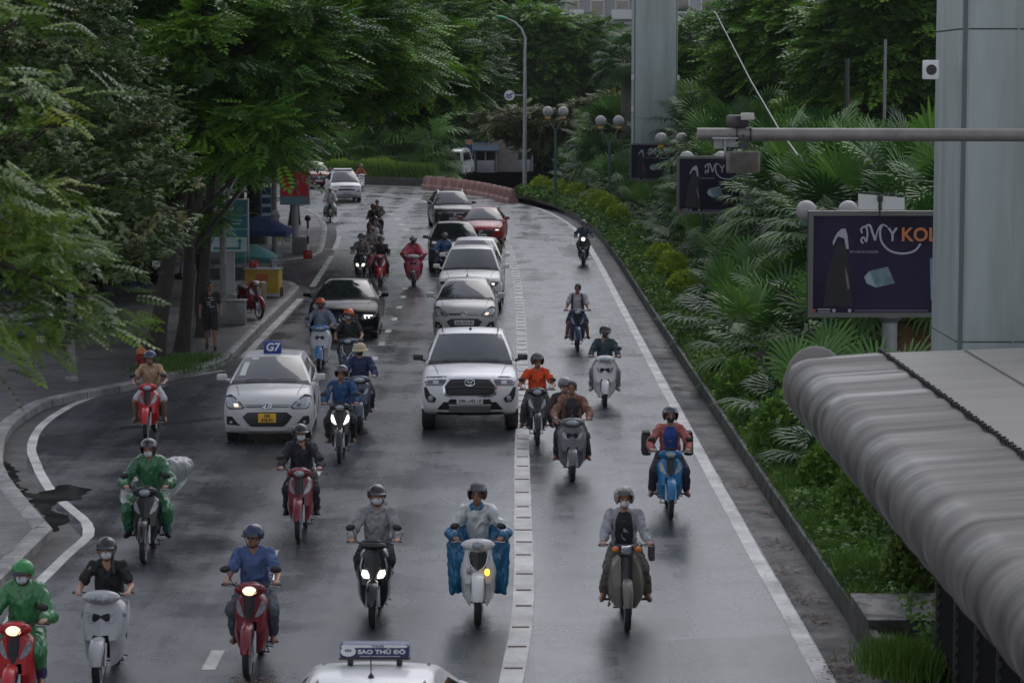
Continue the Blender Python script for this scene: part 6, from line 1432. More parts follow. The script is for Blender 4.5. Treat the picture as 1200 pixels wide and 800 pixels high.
for k in range(5): MB().tube([(0, 0, k * .28), (0, 0, (k + 1) * .28)], .045, 10).build('band', M['white'] if k % 2 else dred, rp)
MB().box((0, 0, .16), (.34, .3, .32), b=.03).build('base', redp, rp); MB().ell((.0, 0, 1.5), (.12, .1, .12)).build('hood', M['black'], rp)
# blue plastic stools
for i, (px, py) in enumerate(((150, 338), (165, 340), (120, 345))):
    st = empty('plastic_stool', G(px, py, .145), R(20 * i), ['blue plastic stool in front of the parked black suv grille', 'blue plastic stool nearest the leaning tree trunk', 'blue plastic stool farthest left by the parked black suv'][i], 'stool', 'blue plastic stools')
    bm_ = mat('stool_blue', (.01, .05, .22), .4); MB().box((0, 0, .40), (.36, .36, .03), b=.01).build('seat', bm_, st)
    for sx in (-1, 1):
        for sy in (-1, 1): MB().tube([(sx * .14, sy * .14, .4), (sx * .18, sy * .18, 0)], .022, 6).build('leg', bm_, st)
# pink road barriers at the far bend
bp_ = mat('barrier_pink', (.30, .17, .15), .7, var=.4, vscale=4)
bl = smooth_line([g2(499, 221), g2(515, 222.5), g2(535, 224.5), g2(556, 228), g2(576, 232), g2(600, 238)], .2); tot = sum((bl[i + 1] - bl[i]).length for i in range(len(bl) - 1))
acc = 0; k = 0; nxt = .8; proto = None; NB = int(tot / 1.62)
for i in range(len(bl) - 1):
    acc += (bl[i + 1] - bl[i]).length
    if acc >= nxt:
        nxt += 1.62; d = (bl[i + 1] - bl[i]).normalized(); a = math.atan2(d.y, d.x)
        if proto is None:
            proto = MB().loft([[(x, y, z) for y, z in ((-.30, 0), (-.30, .18), (-.15, .34), (-.10, .74), (.10, .74), (.15, .34), (.30, .18), (.30, 0))] for x in (-.76, -.70, .70, .76)], smooth=False).build('road_barrier', bp_)
            rr = MB(); rr.box((-.45, -.17, .45), (.10, .16, .5), b=.02).box((.45, -.17, .45), (.10, .16, .5), b=.02).box((0, 0, .76), (1.2, .1, .06), b=.02).build('rib', mat('barrier_pink_light', (.42, .24, .20), .6, var=.2), proto); o = proto
        else: o = copy_tree(proto)
        o.location = (bl[i].x, bl[i].y + .35, 0); o.rotation_euler = (0, 0, a)
        k += 1; w5 = 'first second third fourth fifth sixth seventh eighth ninth tenth eleventh twelfth thirteenth fourteenth fifteenth sixteenth seventeenth eighteenth nineteenth twentieth'.split()
        tag(o, '%s pink road barrier counting from the left end at the bend' % (w5[k - 1] if k <= 20 else 'far'), 'barrier', 'pink road barriers at the bend')
# low wall with hedge behind at the far left of the bend
ribbon('kerb', [Vector((-5.4, 166.3)), Vector((-9, 169.0)), Vector((-14, 171.2)), Vector((-26, 173.4)), Vector((-60, 174))], .3, 0, GM['kerbdark'], h=.5)
sheet('planting_bed', [(-5.0, 166.8), (-9, 169.3), (-14, 171.5), (-26, 173.6), (-60, 174.2), (-60, 182), (-10, 182), (-4, 174)], .42, GM['soil'])
# hut, shop front and small things beyond the bend
def hut(px0, px1, pyt, pyb, Y, d, wallm, roofm, label, openf=True):
    a = P(px0, pyt, Y); c = P(px1, pyb, Y); w_ = c.x - a.x; root = empty('kiosk', ((a.x + c.x) / 2, Y, 0), 0, label, 'kiosk'); h_ = a.z
    MB().box((0, d, h_ / 2), (w_, .1, h_)).box((-w_ / 2, d / 2, h_ / 2), (.1, d, h_)).box((w_ / 2, d / 2, h_ / 2), (.1, d, h_)).build('wall', wallm, root)
    MB().prism([(-w_ / 2 - .2, -.4, h_), (-w_ / 2 - .2, d + .1, h_ + .5), (w_ / 2 + .2, d + .1, h_ + .5), (w_ / 2 + .2, -.4, h_)], (0, 0, .1)).build('roof', roofm, root)
    MB().box((0, 0, .5), (w_ * .8, .4, 1.0), b=.02).build('counter', M['steel'], root)
    for s in (-1, 0, 1): MB().box((s * w_ * .48, -.02, h_ / 2), (.09, .09, h_)).build('post', M['steel'], root)
dw = mat('dark_wall', (.05, .05, .052), .8, var=.3, vscale=2)
hut(556, 582, 177, 208, 188, 2.5, dw, mat('roof_blue_grey', (.12, .16, .20), .5), 'open kiosk with a blue grey roof beyond the barriers')
hut(600, 624, 178, 208, 190, 2.5, mat('wall_beige', (.30, .26, .22), .8), mat('roof_beige', (.40, .33, .30), .6), 'kiosk with a beige awning right of the tall street lamp')
wl_ = MB().box((0, 0, 1.4), (2.2, .15, 2.8)).box((0, -.1, 1.3), (.9, .05, 2.2)); tag(wl_.build('shop_wall', mat('wall_grey_beige', (.22, .2, .18), .8, var=.2), None, (P(590, 180, 189).x, 189.5, 0)), 'grey beige wall panel between the two kiosks', 'wall')
r_, zc, w_, h_ = board(545, 164, 554, 190, 186, label='narrow dark blue sign with an orange top beside the far kiosk', face=mat('sign_blue_dark', (.015, .05, .14), .4))
MB().box((0, -.092, zc + h_ * .4), (w_ - .1, .01, h_ * .2)).build('orange_cap', mat('sign_orange', (.5, .16, .04), .5), r_); MB().tube([(0, 0, 0), (0, 0, zc - h_ / 2)], .06, 8).build('post', M['steel'], r_)
# fence, red white barrier and blue sign across the road on the right
fn = empty('fence', (13, 128, 0), 0, 'red and white fence behind the palms on the right', 'fence')
for k in range(10): MB().box((-3.2 + k * 1.2 * 1.0, 0, 1.9), (.1, .1, 3.8)).build('post', M['white'], fn)
for z, m_ in ((3.6, M['white']), (3.1, redp), (2.7, M['white']), (2.3, redp)): MB().box((2.2, 0, z), (11.0, .05, .16)).build('rail', mat('fence_pink', (.42, .16, .14), .6) if m_ is redp else mat('fence_pale', (.36, .33, .31), .6), fn)
r_, zc, w_, h_ = board(912, 164, 925, 175, 122, label='small blue street sign behind the palms on the right', face=mat('sign_street_blue', (.01, .09, .30), .4)); MB().tube([(0, 0, 0), (0, 0, zc)], .05, 8).build('post', M['steel'], r_)
for v in (.2, -.15): MB().box((0, -.094, zc + h_ * v), (w_ * .7, .006, .05)).build('text_line', M['white'], r_)
for i, (px, Y, r0, lb) in enumerate(((1034, 100, .07, 'pale round post among the tree trunks right of the near column'), (990, 96, .10, 'thin dark post between the tree trunks above the palms'))):
    pole(px, 300, Y, 8.2 if i == 0 else 7.4, r0, r0 * .8, lb, mat('post_pale', (.2, .2, .2), .6) if i == 0 else M['dark'])
# colourful balloon-like toy bundle
q = MB(); tb = empty('toy_bundle', P(911, 186, 100), 0, 'white and orange inflatable toys above the palms beside the blue sign', 'toys')
for x, y, z, r1, m_ in ((-.22, 0, .18, .16, M['white']), (0, -.02, .1, .2, mat('toy_pink', (.55, .16, .12), .5)), (.28, 0, -.02, .22, mat('toy_orange', (.55, .22, .05), .5)), (-.12, 0, -.1, .16, mat('toy_red', (.4, .03, .05), .5)), (.25, 0, .12, .12, mat('toy_yellow', (.5, .38, .06), .5))): MB().ell((x, y, z), (r1, r1, r1 * .8)).build('inflatable', m_, tb)
MB().tube([(0, .1, -.2), (0, .1, -3.6)], .03, 6).build('stick', M['white'], tb)
# red banner by the near column
tag(MB().slab([[(x, .05 * math.sin(x * 9), z) for x in (-.2, 0, .2)] for z in (0, -.5, -1.2, -1.9)], (0, .01, 0)).tube([(.26, 0, .3), (.26, 0, -4.6)], .03, 6).build('banner', mat('banner_red', (.42, .015, .02), .6, var=.2), None, P(1086, 165, 90)), 'narrow red banner on a pole left of the near column', 'banner')
# ------------------------------------------------------------------ vegetation
def frames(dirs, ups):
    """rotation matrices with y=dir, z~up"""
    y = dirs / np.linalg.norm(dirs, axis=1, keepdims=True); x = np.cross(y, ups); x /= np.maximum(np.linalg.norm(x, axis=1, keepdims=True), 1e-6); z = np.cross(x, y)
    return np.stack([x, y, z], axis=2)
def instance(tv, tq, pos, rot, scale, tone, tvar=.12):
    n, k = len(pos), len(tv)
    V = np.einsum('nij,kj->nki', rot, tv) * scale[:, None, None] + pos[:, None, :]
    Q = tq[None] + (np.arange(n) * k)[:, None, None]
    t = np.repeat(tone, len(tq)) + NR.uniform(-tvar, tvar, n * len(tq)) * .5
    return V.reshape(-1, 3), Q.reshape(-1, 4), np.clip(t, 0, 1)
def leafq(base, d, ln, w_, droop=.0, z=0.0):
    """one pointed leaf as a quad"""
    d = np.array(d, float); d /= np.linalg.norm(d); s = np.array([-d[1], d[0], 0]); b = np.array(base, float)
    return [b, b + d * ln * .5 + s * w_ / 2 + [0, 0, z], b + d * ln + [0, 0, -droop], b + d * ln * .5 - s * w_ / 2 + [0, 0, z]]
def tmpl_pinnate(n=6, ln=1.0, ll=.34, lw=.155):
    v = []
    for i in range(n):
        t = (i + .6) / n; y = ln * t; L = ll * (1 - .35 * abs(2 * t - 1)); z = -.18 * t * t
        for s in (-1, 1): v += leafq((0, y, z), (s * 1, .45, 0), L, lw, .05, .01)
    v += leafq((0, ln * .95, -.17), (0, 1, 0), ll, lw, .05)
    return np.array(v), np.arange(len(v)).reshape(-1, 4)
def tmpl_spray(n=6, ll=.5, lw=.26):
    v = []
    for i in range(n):
        a = 2 * math.pi * i / n + .4 * (i % 2); v += leafq((0, .12 * i / n, 0), (math.cos(a), math.sin(a) + .3, 0), ll * (.8 + .3 * (i % 3) / 2), lw, .10, .03)
    return np.array(v), np.arange(len(v)).reshape(-1, 4)
T_PIN = tmpl_pinnate(); T_PIN_S = tmpl_pinnate(4, 1.0, .40, .25); T_SPR = tmpl_spray(); T_SPR_S = tmpl_spray(4, .7, .4)
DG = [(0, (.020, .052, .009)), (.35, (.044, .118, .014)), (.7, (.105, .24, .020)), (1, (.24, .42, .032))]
MG = [(0, (.032, .080, .014)), (.4, (.085, .195, .026)), (.75, (.17, .33, .038)), (1, (.28, .48, .05))]
BGt = [(0, (.04, .10, .035)), (.4, (.09, .20, .06)), (.75, (.16, .31, .08)), (1, (.25, .42, .10))]  # distance haze put into the far leaf colours, lighter and bluer
PL = [(0, (.03, .06, .016)), (.35, (.07, .12, .03)), (.7, (.13, .19, .07)), (.93, (.24, .29, .14)), (1, (.26, .22, .08))]
YG = [(0, (.12, .19, .012)), (.5, (.28, .40, .025)), (1, (.50, .60, .05))]
leaf_dark = leafmat('leaf_dark', DG); leaf_mid = leafmat('leaf_mid', MG); leaf_far_hazed = leafmat('leaf_far_hazed', BGt, .6); leaf_pale = leafmat('leaf_pale', PL, .5); leaf_yel = leafmat('leaf_yellow_green', YG, .45)
leaf_palm = leafmat('leaf_palm', [(0, (.012, .040, .010)), (.4, (.030, .092, .016)), (.8, (.080, .19, .030)), (.92, (.16, .29, .05)), (.97, (.24, .17, .08)), (1, (.22, .14, .07))], .5, .25)
leaf_palm_daylit = leafmat('leaf_palm_daylit', [(0, (.03, .08, .02)), (.4, (.08, .20, .04)), (.8, (.16, .32, .07)), (1, (.26, .42, .12))], .5, .35)  # brighter copy of the palm tones, painting open daylight onto the far bend
bark = mat('bark', (.032, .026, .022), .85, var=.4, vscale=7, bump=.8, bscale=18, stretch=(1, 1, .3)); barkg = mat('bark_grey', (.10, .085, .075), .85, var=.4, vscale=7, bump=.6, bscale=16)
def clumpset(ells, n, shell=.55):
    """clump centres inside ellipsoids [(c, r)], biased to the shell"""
    vol = np.array([r[0] * r[1] * r[2] for c, r in ells]); cnt = np.maximum(1, (n * vol / vol.sum())).astype(int); out = []; nrm = []
    for (c, r), k in zip(ells, cnt):
        d = NR.normal(size=(k, 3)); d /= np.linalg.norm(d, axis=1, keepdims=True); rad = (shell + (1 - shell) * NR.random((k, 1)) ** .6)
        out.append(np.array(c) + d * rad * np.array(r)); nrm.append(d)
    return np.concatenate(out), np.concatenate(nrm)
def crown_mesh(ells, nclump, per, cr, fs, tmpl, m, parent, flat=.35, tonec=(.15, .75), up=.35, name='crown', shell=.55):
    C0, N0 = clumpset(ells, nclump, shell); n = len(C0)
    ct = NR.uniform(*tonec, n)
    idx = np.repeat(np.arange(n), per); k = len(idx)
    a = NR.uniform(0, 2 * np.pi, k); rr = np.sqrt(NR.random(k)); h = NR.normal(0, .5, k) * flat
    crs = (cr * NR.uniform(.7, 1.3, n))[idx]
    off = np.stack([np.cos(a) * rr, np.sin(a) * rr, h - .25 * rr ** 2], 1) * crs[:, None]
    pos = C0[idx] + off
    d = np.stack([np.cos(a), np.sin(a), NR.normal(-.12, .30, k)], 1) + N0[idx] * .45; upv = np.stack([NR.normal(0, up, k), NR.normal(0, up, k), np.ones(k)], 1)
    V, Q, t = instance(tmpl[0], tmpl[1], pos, frames(d, upv), fs * NR.uniform(.65, 1.25, k), np.clip(ct[idx] + NR.normal(0, .13, k), 0, 1))
    return npmesh(name, V, Q, t, m, parent), C0
def trunk_mesh(base, top, r0, r1, limbs, parent, m, lean=0.0, rl=.35, name='trunk', nl=14, fork=.45):
    b = MB(); base = Vector(base); top = Vector(top); pts = []; n = 8; w1 = random.uniform(-.15, .15); w2 = random.uniform(-.15, .15)
    for i in range(n + 1):
        t = i / n; p = base.lerp(top, t); p += Vector((w1 * math.sin(t * 5), w2 * math.sin(t * 4 + 1), 0)); pts.append(p)
    rad = [lerp(r0 * 1.0, r1, i / n) * (1.35 if i == 0 else 1.0) for i in range(n + 1)]
    b.tube(pts, rad, 12)
    sel = limbs if len(limbs) <= nl else limbs[NR.choice(len(limbs), nl, replace=False)]
    for c in sel:
        c = Vector(c); t = random.uniform(fork, .98); s = pts[int(t * n)]; mid = s.lerp(c, .5) + Vector((random.uniform(-.3, .3), random.uniform(-.3, .3), random.uniform(.1, .5)))
        r = lerp(r0, r1, t) * .5; b.tube([s, s.lerp(mid, .5), mid, c], [r, r * .75, r * .5, r * .2], 7)
    return b.build(name, m, parent)
def tree(label, base, height, ells, nclump, per, cr, fs, tmpl, m, r0=.25, barkm=None, group=None, fork_h=.55, tonec=(.15, .75), name='street_tree', top=None, shell=.55, nl=14, cat='tree', flat=.35, fork=.45):
    base = Vector(base); root = empty(name, base, 0, label, cat, group)
    e2 = [((c[0] - base.x, c[1] - base.y, c[2] - base.z), r) for c, r in ells]
    o, C0 = crown_mesh(e2, nclump, per, cr, fs, tmpl, m, root, tonec=tonec, shell=shell, flat=flat)
    tp = Vector(top) - base if top else Vector((e2[0][0][0] * .3, e2[0][0][1] * .3, height))
    trunk_mesh((0, 0, -.1), tp, r0, r0 * .45, C0, root, barkm or bark, nl=nl, fork=fork)
    return root
# fan palms ---------------------------------------------------------------------------
def fan_leaf(V, Q, T, base, d, size, pet, tone, droop):
    d = Vector(d).normalized(); side = d.cross(Vector((0, 0, 1)))
    if side.length < .1: side = Vector((1, 0, 0))
    side.normalize(); nrm = side.cross(d)
    # petiole
    p0 = Vector(base); p1 = p0 + d * pet * .5 + Vector((0, 0, .04)); p2 = p0 + d * pet + Vector((0, 0, -.10 * pet))
    for a, c in ((p0, p1), (p1, p2)):
        o = len(V); V += [a - side * .012, a + side * .012, c + side * .010, c - side * .010]; Q.append((o, o + 1, o + 2, o + 3)); T.append(.85)
    d2 = (d + Vector((0, 0, -.10 - droop * .4))).normalized(); n2 = side.cross(d2); nb = 24
    for k in range(nb):
        a = R(lerp(-118, 118, k / (nb - 1))); L = size * (1 - .25 * abs(math.sin(a * .5))) * random.uniform(.92, 1.06)
        dr = d2 * math.cos(a) + side * math.sin(a); w_ = .034 * size / .8
        s2 = (side * math.cos(a) - d2 * math.sin(a)); fold = n2 * (.03 if k % 2 else -.0)
        q0 = p2 + dr * .04; q1 = p2 + dr * L * .5 + fold + n2 * .02 - n2 * .05 * abs(a); dro = Vector((0, 0, -1)) * L * (.02 + droop * random.uniform(.25, .8)); q2 = p2 + dr * L * .78 + dro * .35; q3 = p2 + dr * L * random.uniform(.9, 1.0) + dro
        t_ = tone + random.uniform(-.12, .12)
        o = len(V); V += [q0 - s2 * .006, q0 + s2 * .006, q1 + s2 * w_, q1 - s2 * w_, q2 + s2 * w_ * .55, q2 - s2 * w_ * .55, q3 + s2 * .004, q3 - s2 * .004]
        Q += [(o, o + 1, o + 2, o + 3), (o + 3, o + 2, o + 4, o + 5), (o + 5, o + 4, o + 6, o + 7)]; T += [t_, t_, t_ + .08]
def palm_proto(n, size, pet, th, seed, rise=1.0):
    random.seed(seed); V = []; Q = []; T = []
    for i in range(n):
        t = i / n; az = i * 2.399963 + random.uniform(-.25, .25); el = lerp(1.25, -.55, t ** .85) * rise; 
        d = (math.cos(az) * math.cos(el), math.sin(az) * math.cos(el), math.sin(el))
        fan_leaf(V, Q, T, (0, 0, th + .18 * (1 - t)), d, size * random.uniform(.8, 1.12), pet * random.uniform(.75, 1.15), (4.0 if i > n - 3 else random.uniform(.1, .85)), lerp(.10, .50, t) + (.8 if i > n - 3 else 0))
    root = empty('fan_palm'); npmesh('crown', np.array([tuple(v) for v in V]), np.array(Q), np.array([1.0 if t > 2 else min(.9, max(0, t)) for t in T]), leaf_palm, root)
    b = MB(); b.tube([(0, 0, 0), (.02, .01, th * .5), (0, 0, th + .15)], [.13, .11, .07], 10)
    for k in range(14):
        a = k * 2.4; z = th * (.4 + .6 * k / 14); b.tube([(.09 * math.cos(a), .09 * math.sin(a), z), (.17 * math.cos(a), .17 * math.sin(a), z + .12)], [.03, .008], 5)
    b.build('trunk', barkg, root); return root
PALMS = [palm_proto(26, .92, 1.0, .6, 11), palm_proto(30, .95, 1.1, 1.1, 12), palm_proto(24, .85, .9, .3, 13), palm_proto(34, 1.0, 1.2, 2.1, 14), palm_proto(32, .95, 1.1, 2.6, 15)]
random.seed(21)
# right hedge bed: palms placed in three loose rows
spots = []
def add(px, py, h, v=0): spots.append((px, py, h, v))
y = 40.0
while y < 150:
    edge = interp(y, [38, 80, 110, 124, 137, 150], [4.1, 3.95, 3.75, 3.2, 2.0, .2])
    for off, hh in ((3.0, 0), (4.3, .4), (5.7, .8), (7.4, .9)):
        if random.random() < .12: continue
        x = edge + off + random.uniform(-.45, .45); yy = y + random.uniform(-1.2, 1.2)
        if abs(x - 7.35) < 1.7 and (abs(yy - 37.4) < 2.3 or abs(yy - 132) < 2.2): continue
        low = 92 < y < 131 and abs(x - y * .0555) < 1.7
        if x > 12.3 or (yy < 50.5 and x > 6.3): continue
        spots.append((x, yy, -1.5 if low else hh, 2 if low else random.randrange(3) if off < 4 else (random.choice((1, 3)) if off < 5 else random.choice((3, 4)))))
    y += 3.2 if y < 80 else 4.4
for px_, py_, h_, v_ in ((858, 405, .3, 1), (893, 452, .1, 0), (938, 510, .0, 2), (985, 565, .0, 2), (966, 490, -.4, 2), (918, 440, .0, 0), (1035, 540, -.6, 2), (875, 372, .4, 1)):
    g_ = G(px_, py_, .2); spots.append((g_.x, g_.y, h_ * .6, v_))
ords = 'near nearer middle farther far'.split()
used = []
refs = [(46, 'beside the near end of the hedge bed'), (56, 'just beyond the largest billboard'), (75, 'between the two larger billboards'), (95, 'around the middle billboard'), (120, 'between the middle billboard and the far column'), (400, 'at the bed end by the pink barriers')]
allp = []
for (x, y, hh, v) in spots:
    if 60 < y < 86 and 180 < x / y * 3000 < 300: v = 2; hh = .2
    if y < 50 and x / y * 3000 > 330: v = 2; hh = -.8
    o = copy_tree(PALMS[v]); s = random.uniform(.95, 1.2) + hh * .12; s = max(s, .8) if y > 50 else min(s, 1.05)
    if y > 100: s *= 1.18
    if 47 < y < 53 : 
        if x > 6.2: s *= .85
    o.location = (x, y, .2); o.rotation_euler = (0, 0, random.uniform(0, 6.28)); o.scale = (s, s, s * 1.05); allp.append(o)
    e = x - interp(y, [38, 80, 110, 124, 137, 150], [4.1, 3.95, 3.75, 3.2, 2.0, .2]); rowt = 'front row' if e < 3.6 else 'second row' if e < 4.8 else 'third row' if e < 6.6 else 'back row'
    rf_ = [t for lim, t in refs if y < lim][0]
    tag(o, 'fan palm in the %s %s' % (rowt, rf_), 'palm', 'fan palms in the planted bed')
# palms at the far left bend
for i, (px, py, Y, s) in enumerate(((408, 212, 176, 1.5), (425, 210, 178, 1.7), (442, 209, 179, 1.6), (462, 208, 177, 1.9), (480, 208, 178, 2.1), (496, 209, 176, 2.0), (470, 205, 183, 2.3), (395, 209, 182, 1.9))):
    c = P(px, py, Y); o = copy_tree(PALMS[i % 3], None, dict(crown=leaf_palm_daylit)); o.location = (c.x, Y, .3); s *= 1.15; o.scale = (s, s, s * 1.05); o.rotation_euler = (0, 0, i * 1.3); tag(o, 'fan palm on the hedge island at the far bend', 'palm', 'fan palms at the far bend')
for o in PALMS: discard(o)
# leafy green plant by the hedge planter
# tall palm beside the far column
tp = empty('tall_palm', (P(733, 160, 142).x, 142, .2), 0, 'tall dark palm with a thick trunk just left of the far column', 'palm')
V = []; Q = []; T = []; random.seed(5); hz_ = P(733, 66, 142).z
for i in range(22):
    az = i * 2.4; el = lerp(1.2, -.7, i / 22); fan_leaf(V, Q, T, (0, 0, hz_ - .4), (math.cos(az) * math.cos(el), math.sin(az) * math.cos(el), math.sin(el)), 1.25, 1.2, random.uniform(.0, .4), .5)
npmesh('crown', np.array([tuple(v) for v in V]), np.array(Q), np.clip(np.array(T), 0, 1), leaf_palm, tp); MB().tube([(0, 0, -.2), (.1, 0, hz_ * .5), (0, 0, hz_ - .3)], [.42, .36, .22], 12).build('trunk', barkg, tp)
# round clipped shrubs -----------------------------------------------------------------
def shrub(x, y, rx, rz_, m, label, n=1500, tonec=(.2, .9), ls=.075, name='clipped_shrub', group='clipped shrubs along the hedge'):
    root = empty(name, (x, y, .22), 0, label, 'shrub', group)
    d = NR.normal(size=(n, 3)); d /= np.linalg.norm(d, axis=1, keepdims=True); d[:, 2] = np.abs(d[:, 2]) * 1.0 - .25 * (NR.random(n) < .3)
    lump = np.array([1 + .16 * noise.noise(Vector(q * 2.3 + np.array([x, y, 0]))) + .10 * noise.noise(Vector(q * 6 + np.array([x, y, 3]))) for q in d])
    rad = lump * NR.uniform(.82, 1.04, n); pos = d * rad[:, None] * np.array([rx, rx, rz_]) + np.array([0, 0, rz_ * .35])
    V, Q, t = instance(T_SPR[0], T_SPR[1], pos, frames(d + NR.normal(0, .5, (n, 3)), NR.normal(0, .6, (n, 3)) + d), ls * 2 * NR.uniform(.6, 1.2, n), NR.uniform(*tonec, n))
    npmesh('foliage', V, Q, t, m, root); b = MB()
    for k in range(6): a = k; b.tube([(0, 0, -.1), (rx * .5 * math.cos(a), rx * .5 * math.sin(a), rz_ * .7)], [.02, .008], 5)
    b.build('stems', bark, root); return root
SH = [(629, 216, .50, .55), (650, 222, .55, .6), (665, 226, .42, .6), (688, 233, .40, .55), (702, 237, .50, .62), (724, 243, .42, .6), (741, 250, .40, .5), (768, 300, .42, .5), (790, 318, .45, .6), (806, 335, .45, .5)]
for i, (px, py, a, h_) in enumerate(SH):
    p = G(px - 3, py + 15, .2); s = interp(p.y, [60, 150], [1.15, 1.6]); p.x = interp(p.y, [20, 38, 80, 95, 110, 124, 137, 147], [4.2, 4.12, 3.95, 3.9, 3.75, 3.2, 2.0, .2]) + 1.25
    shrub(p.x, p.y, a * s, h_ * s, leaf_yel, ['first', 'second', 'third', 'fourth', 'fifth', 'sixth', 'seventh', 'eighth', 'ninth', 'tenth'][i] + ' yellow green clipped shrub along the hedge counting from the pink barriers', n=900)
b1 = G(1062, 700, .2); shrub(b1.x + .15, b1.y - .2, .46, .70, leafmat('leaf_ficus', [(0, (.03, .07, .01)), (.5, (.08, .15, .02)), (1, (.20, .26, .04))], .35), 'large glossy yellow green shrub right beside the platform shelter wall', n=2600, ls=.055)
for px, py, a, h_, lb in ((915, 540, .55, .85, 'dark clipped shrub between palms left of the shelter roof end'), (1020, 625, .6, .8, 'dark green shrub just behind the large glossy shrub'), (965, 585, .42, .6, 'mid green shrub between two fan palms near the shelter'), (868, 478, .5, .7, 'leafy shrub below the nearest billboard')):
    p = G(px, py, .2); shrub(p.x, p.y, a, h_, leaf_mid, lb, n=1500, ls=.06)
for i, (px, py) in enumerate(((432, 207), (452, 206), (400, 206))):
    p = P(px, py, 172.5); shrub(p.x, 172.5, 1.1, 1.0, leaf_yel, ['round green bush in front of the palms at the far bend', 'second round green bush at the far bend nearer the barriers', 'green bush at the far bend behind the white people carrier'][i], n=900, ls=.11, group=None)
# grass verge: long tufts along the right kerb ------------------------------------------
def grass(name, pts, hs, ws, tone, m, label, kind='stuff', cat='grass'):
    n = len(pts); az = NR.uniform(0, 2 * np.pi, n); lean = NR.normal(0, .32, (n, 2)); h = hs * NR.uniform(.45, 1.15, n); w_ = ws * NR.uniform(.7, 1.3, n)
    sx, sy = np.cos(az) * w_, np.sin(az) * w_; V = np.empty((n, 4, 3))
    V[:, 0] = pts + np.stack([-sx, -sy, 0 * h], 1); V[:, 1] = pts + np.stack([sx, sy, 0 * h], 1); mid = pts + np.stack([lean[:, 0] * h * .8, lean[:, 1] * h * .8, h], 1)
    V[:, 2] = mid + np.stack([sx, sy, 0 * h], 1) * .25; V[:, 3] = mid - np.stack([sx, sy, 0 * h], 1) * .25
    return tag(npmesh(name, V.reshape(-1, 3), np.arange(4 * n).reshape(-1, 4), tone, m), label, cat, kind=kind)
def edge_x(y): return np.interp(y, [20, 38, 80, 95, 110, 124, 137, 147], [4.2, 4.12, 3.95, 3.9, 3.75, 3.2, 2.0, .2])
gm = leafmat('grass_blade', [(0, (.024, .064, .010)), (.5, (.075, .175, .022)), (.85, (.15, .28, .035)), (1, (.26, .33, .07))], .5)
n = 30000; yy = 30.9 + (60 - 30.9) * NR.random(n) ** 1.3; clump = np.array([noise.noise(Vector((q * .9, 3, 1))) for q in yy]); xx = edge_x(yy) + .08 + np.abs(NR.normal(0, .40, n)) * (1 + .5 * clump); tn = np.clip(.5 + .6 * np.array([noise.noise(Vector((a * 1.3, c * .8, 0))) for a, c in zip(xx, yy)]) + NR.normal(0, .15, n), 0, 1)
grass('hedge_grass', np.stack([xx, yy, np.full(n, .2)], 1), .26 + .20 * clump + .05 * NR.random(n), np.interp(yy, [31, 60], [.007, .010]), tn, gm, 'long unkempt green grass spilling over the right kerb')
n = 26000; yy = 31 + (149 - 31) * NR.random(n) ** 1.25; cl = np.array([noise.noise(Vector((q * .7, 3, 1))) for q in yy]); u = NR.random(n); wv = np.interp(yy, [31, 60, 149], [.55, .75, 1.15]); xx = edge_x(yy) + .06 + u * wv
top = (.26 + .10 * cl + .10 * np.sin(np.pi * np.clip(u, 0, 1))) * np.interp(yy, [31, 149], [.8, 1.5]); zz = .2 + top * NR.uniform(.3, 1.05, n)
d = NR.normal(size=(n, 3)) + np.array([-.4, -.3, .8]); tn = np.clip(.45 + .5 * np.array([noise.noise(Vector((a * 1.5, c * .6, 0))) for a, c in zip(xx, yy)]) + NR.normal(0, .16, n), 0, 1)
V, Q, t = instance(T_SPR_S[0], T_SPR_S[1], np.stack([xx, yy, zz], 1), frames(d, NR.normal(0, .5, (n, 3)) + np.array([0, 0, 1])), np.interp(yy, [31, 60, 149], [.075, .11, .28]) * NR.uniform(.7, 1.3, n), tn)
tag(npmesh('low_hedge', V, Q, t, gm), 'low leafy green hedge strip running along the inside of the kerb', 'hedge')
n = 42000; yy = 26 + 124 * NR.random(n) ** 1.2; xx = edge_x(yy) + .5 + (8.0) * NR.random(n) ** 1.5; xx = np.minimum(xx, 12.2)
d = NR.normal(size=(n, 3)) + np.array([-.2, -.4, .7]); cl = np.array([noise.noise(Vector((a * .8, c * .35, 2))) for a, c in zip(xx, yy)])
V, Q, t = instance(T_SPR_S[0], T_SPR_S[1], np.stack([xx, yy, .22 + (.28 + .25 * cl) * NR.random(n)], 1), frames(d, NR.normal(0, .5, (n, 3)) + np.array([0, 0, 1])), np.interp(yy, [31, 60, 149], [.10, .15, .34]) * NR.uniform(.7, 1.3, n), np.clip(.4 + .6 * cl + NR.normal(0, .15, n), 0, 1))
tag(npmesh('ground_cover', V, Q, t, gm), 'low green ground cover between the palms and shrubs', 'ground cover', kind='stuff')
n = 5000; c = G(1056, 800, .2); yy = NR.normal(c.y, .28, n); xx = NR.normal(c.x - .02, .16, n)
grass('grass_tuft', np.stack([xx, yy, np.full(n, .36)], 1), np.full(n, .26), np.full(n, .008), NR.uniform(.4, .9, n), gm, 'dense grass tuft growing by the concrete planter edge', kind=None, cat='grass tuft')
n = 30000; xx = NR.uniform(-40, -5.2, n); yy = np.interp(xx, [-60, -26, -14, -9, -5.4], [174.4, 173.8, 171.5, 169.4, 166.8]) + np.abs(NR.normal(.3, .5, n))
grass('hedge_grass', np.stack([xx, yy, np.full(n, .42)], 1), np.full(n, .95), np.full(n, .05), NR.uniform(.3, .9, n), gm, 'low green hedge on the wall at the far bend', kind=None, cat='hedge')
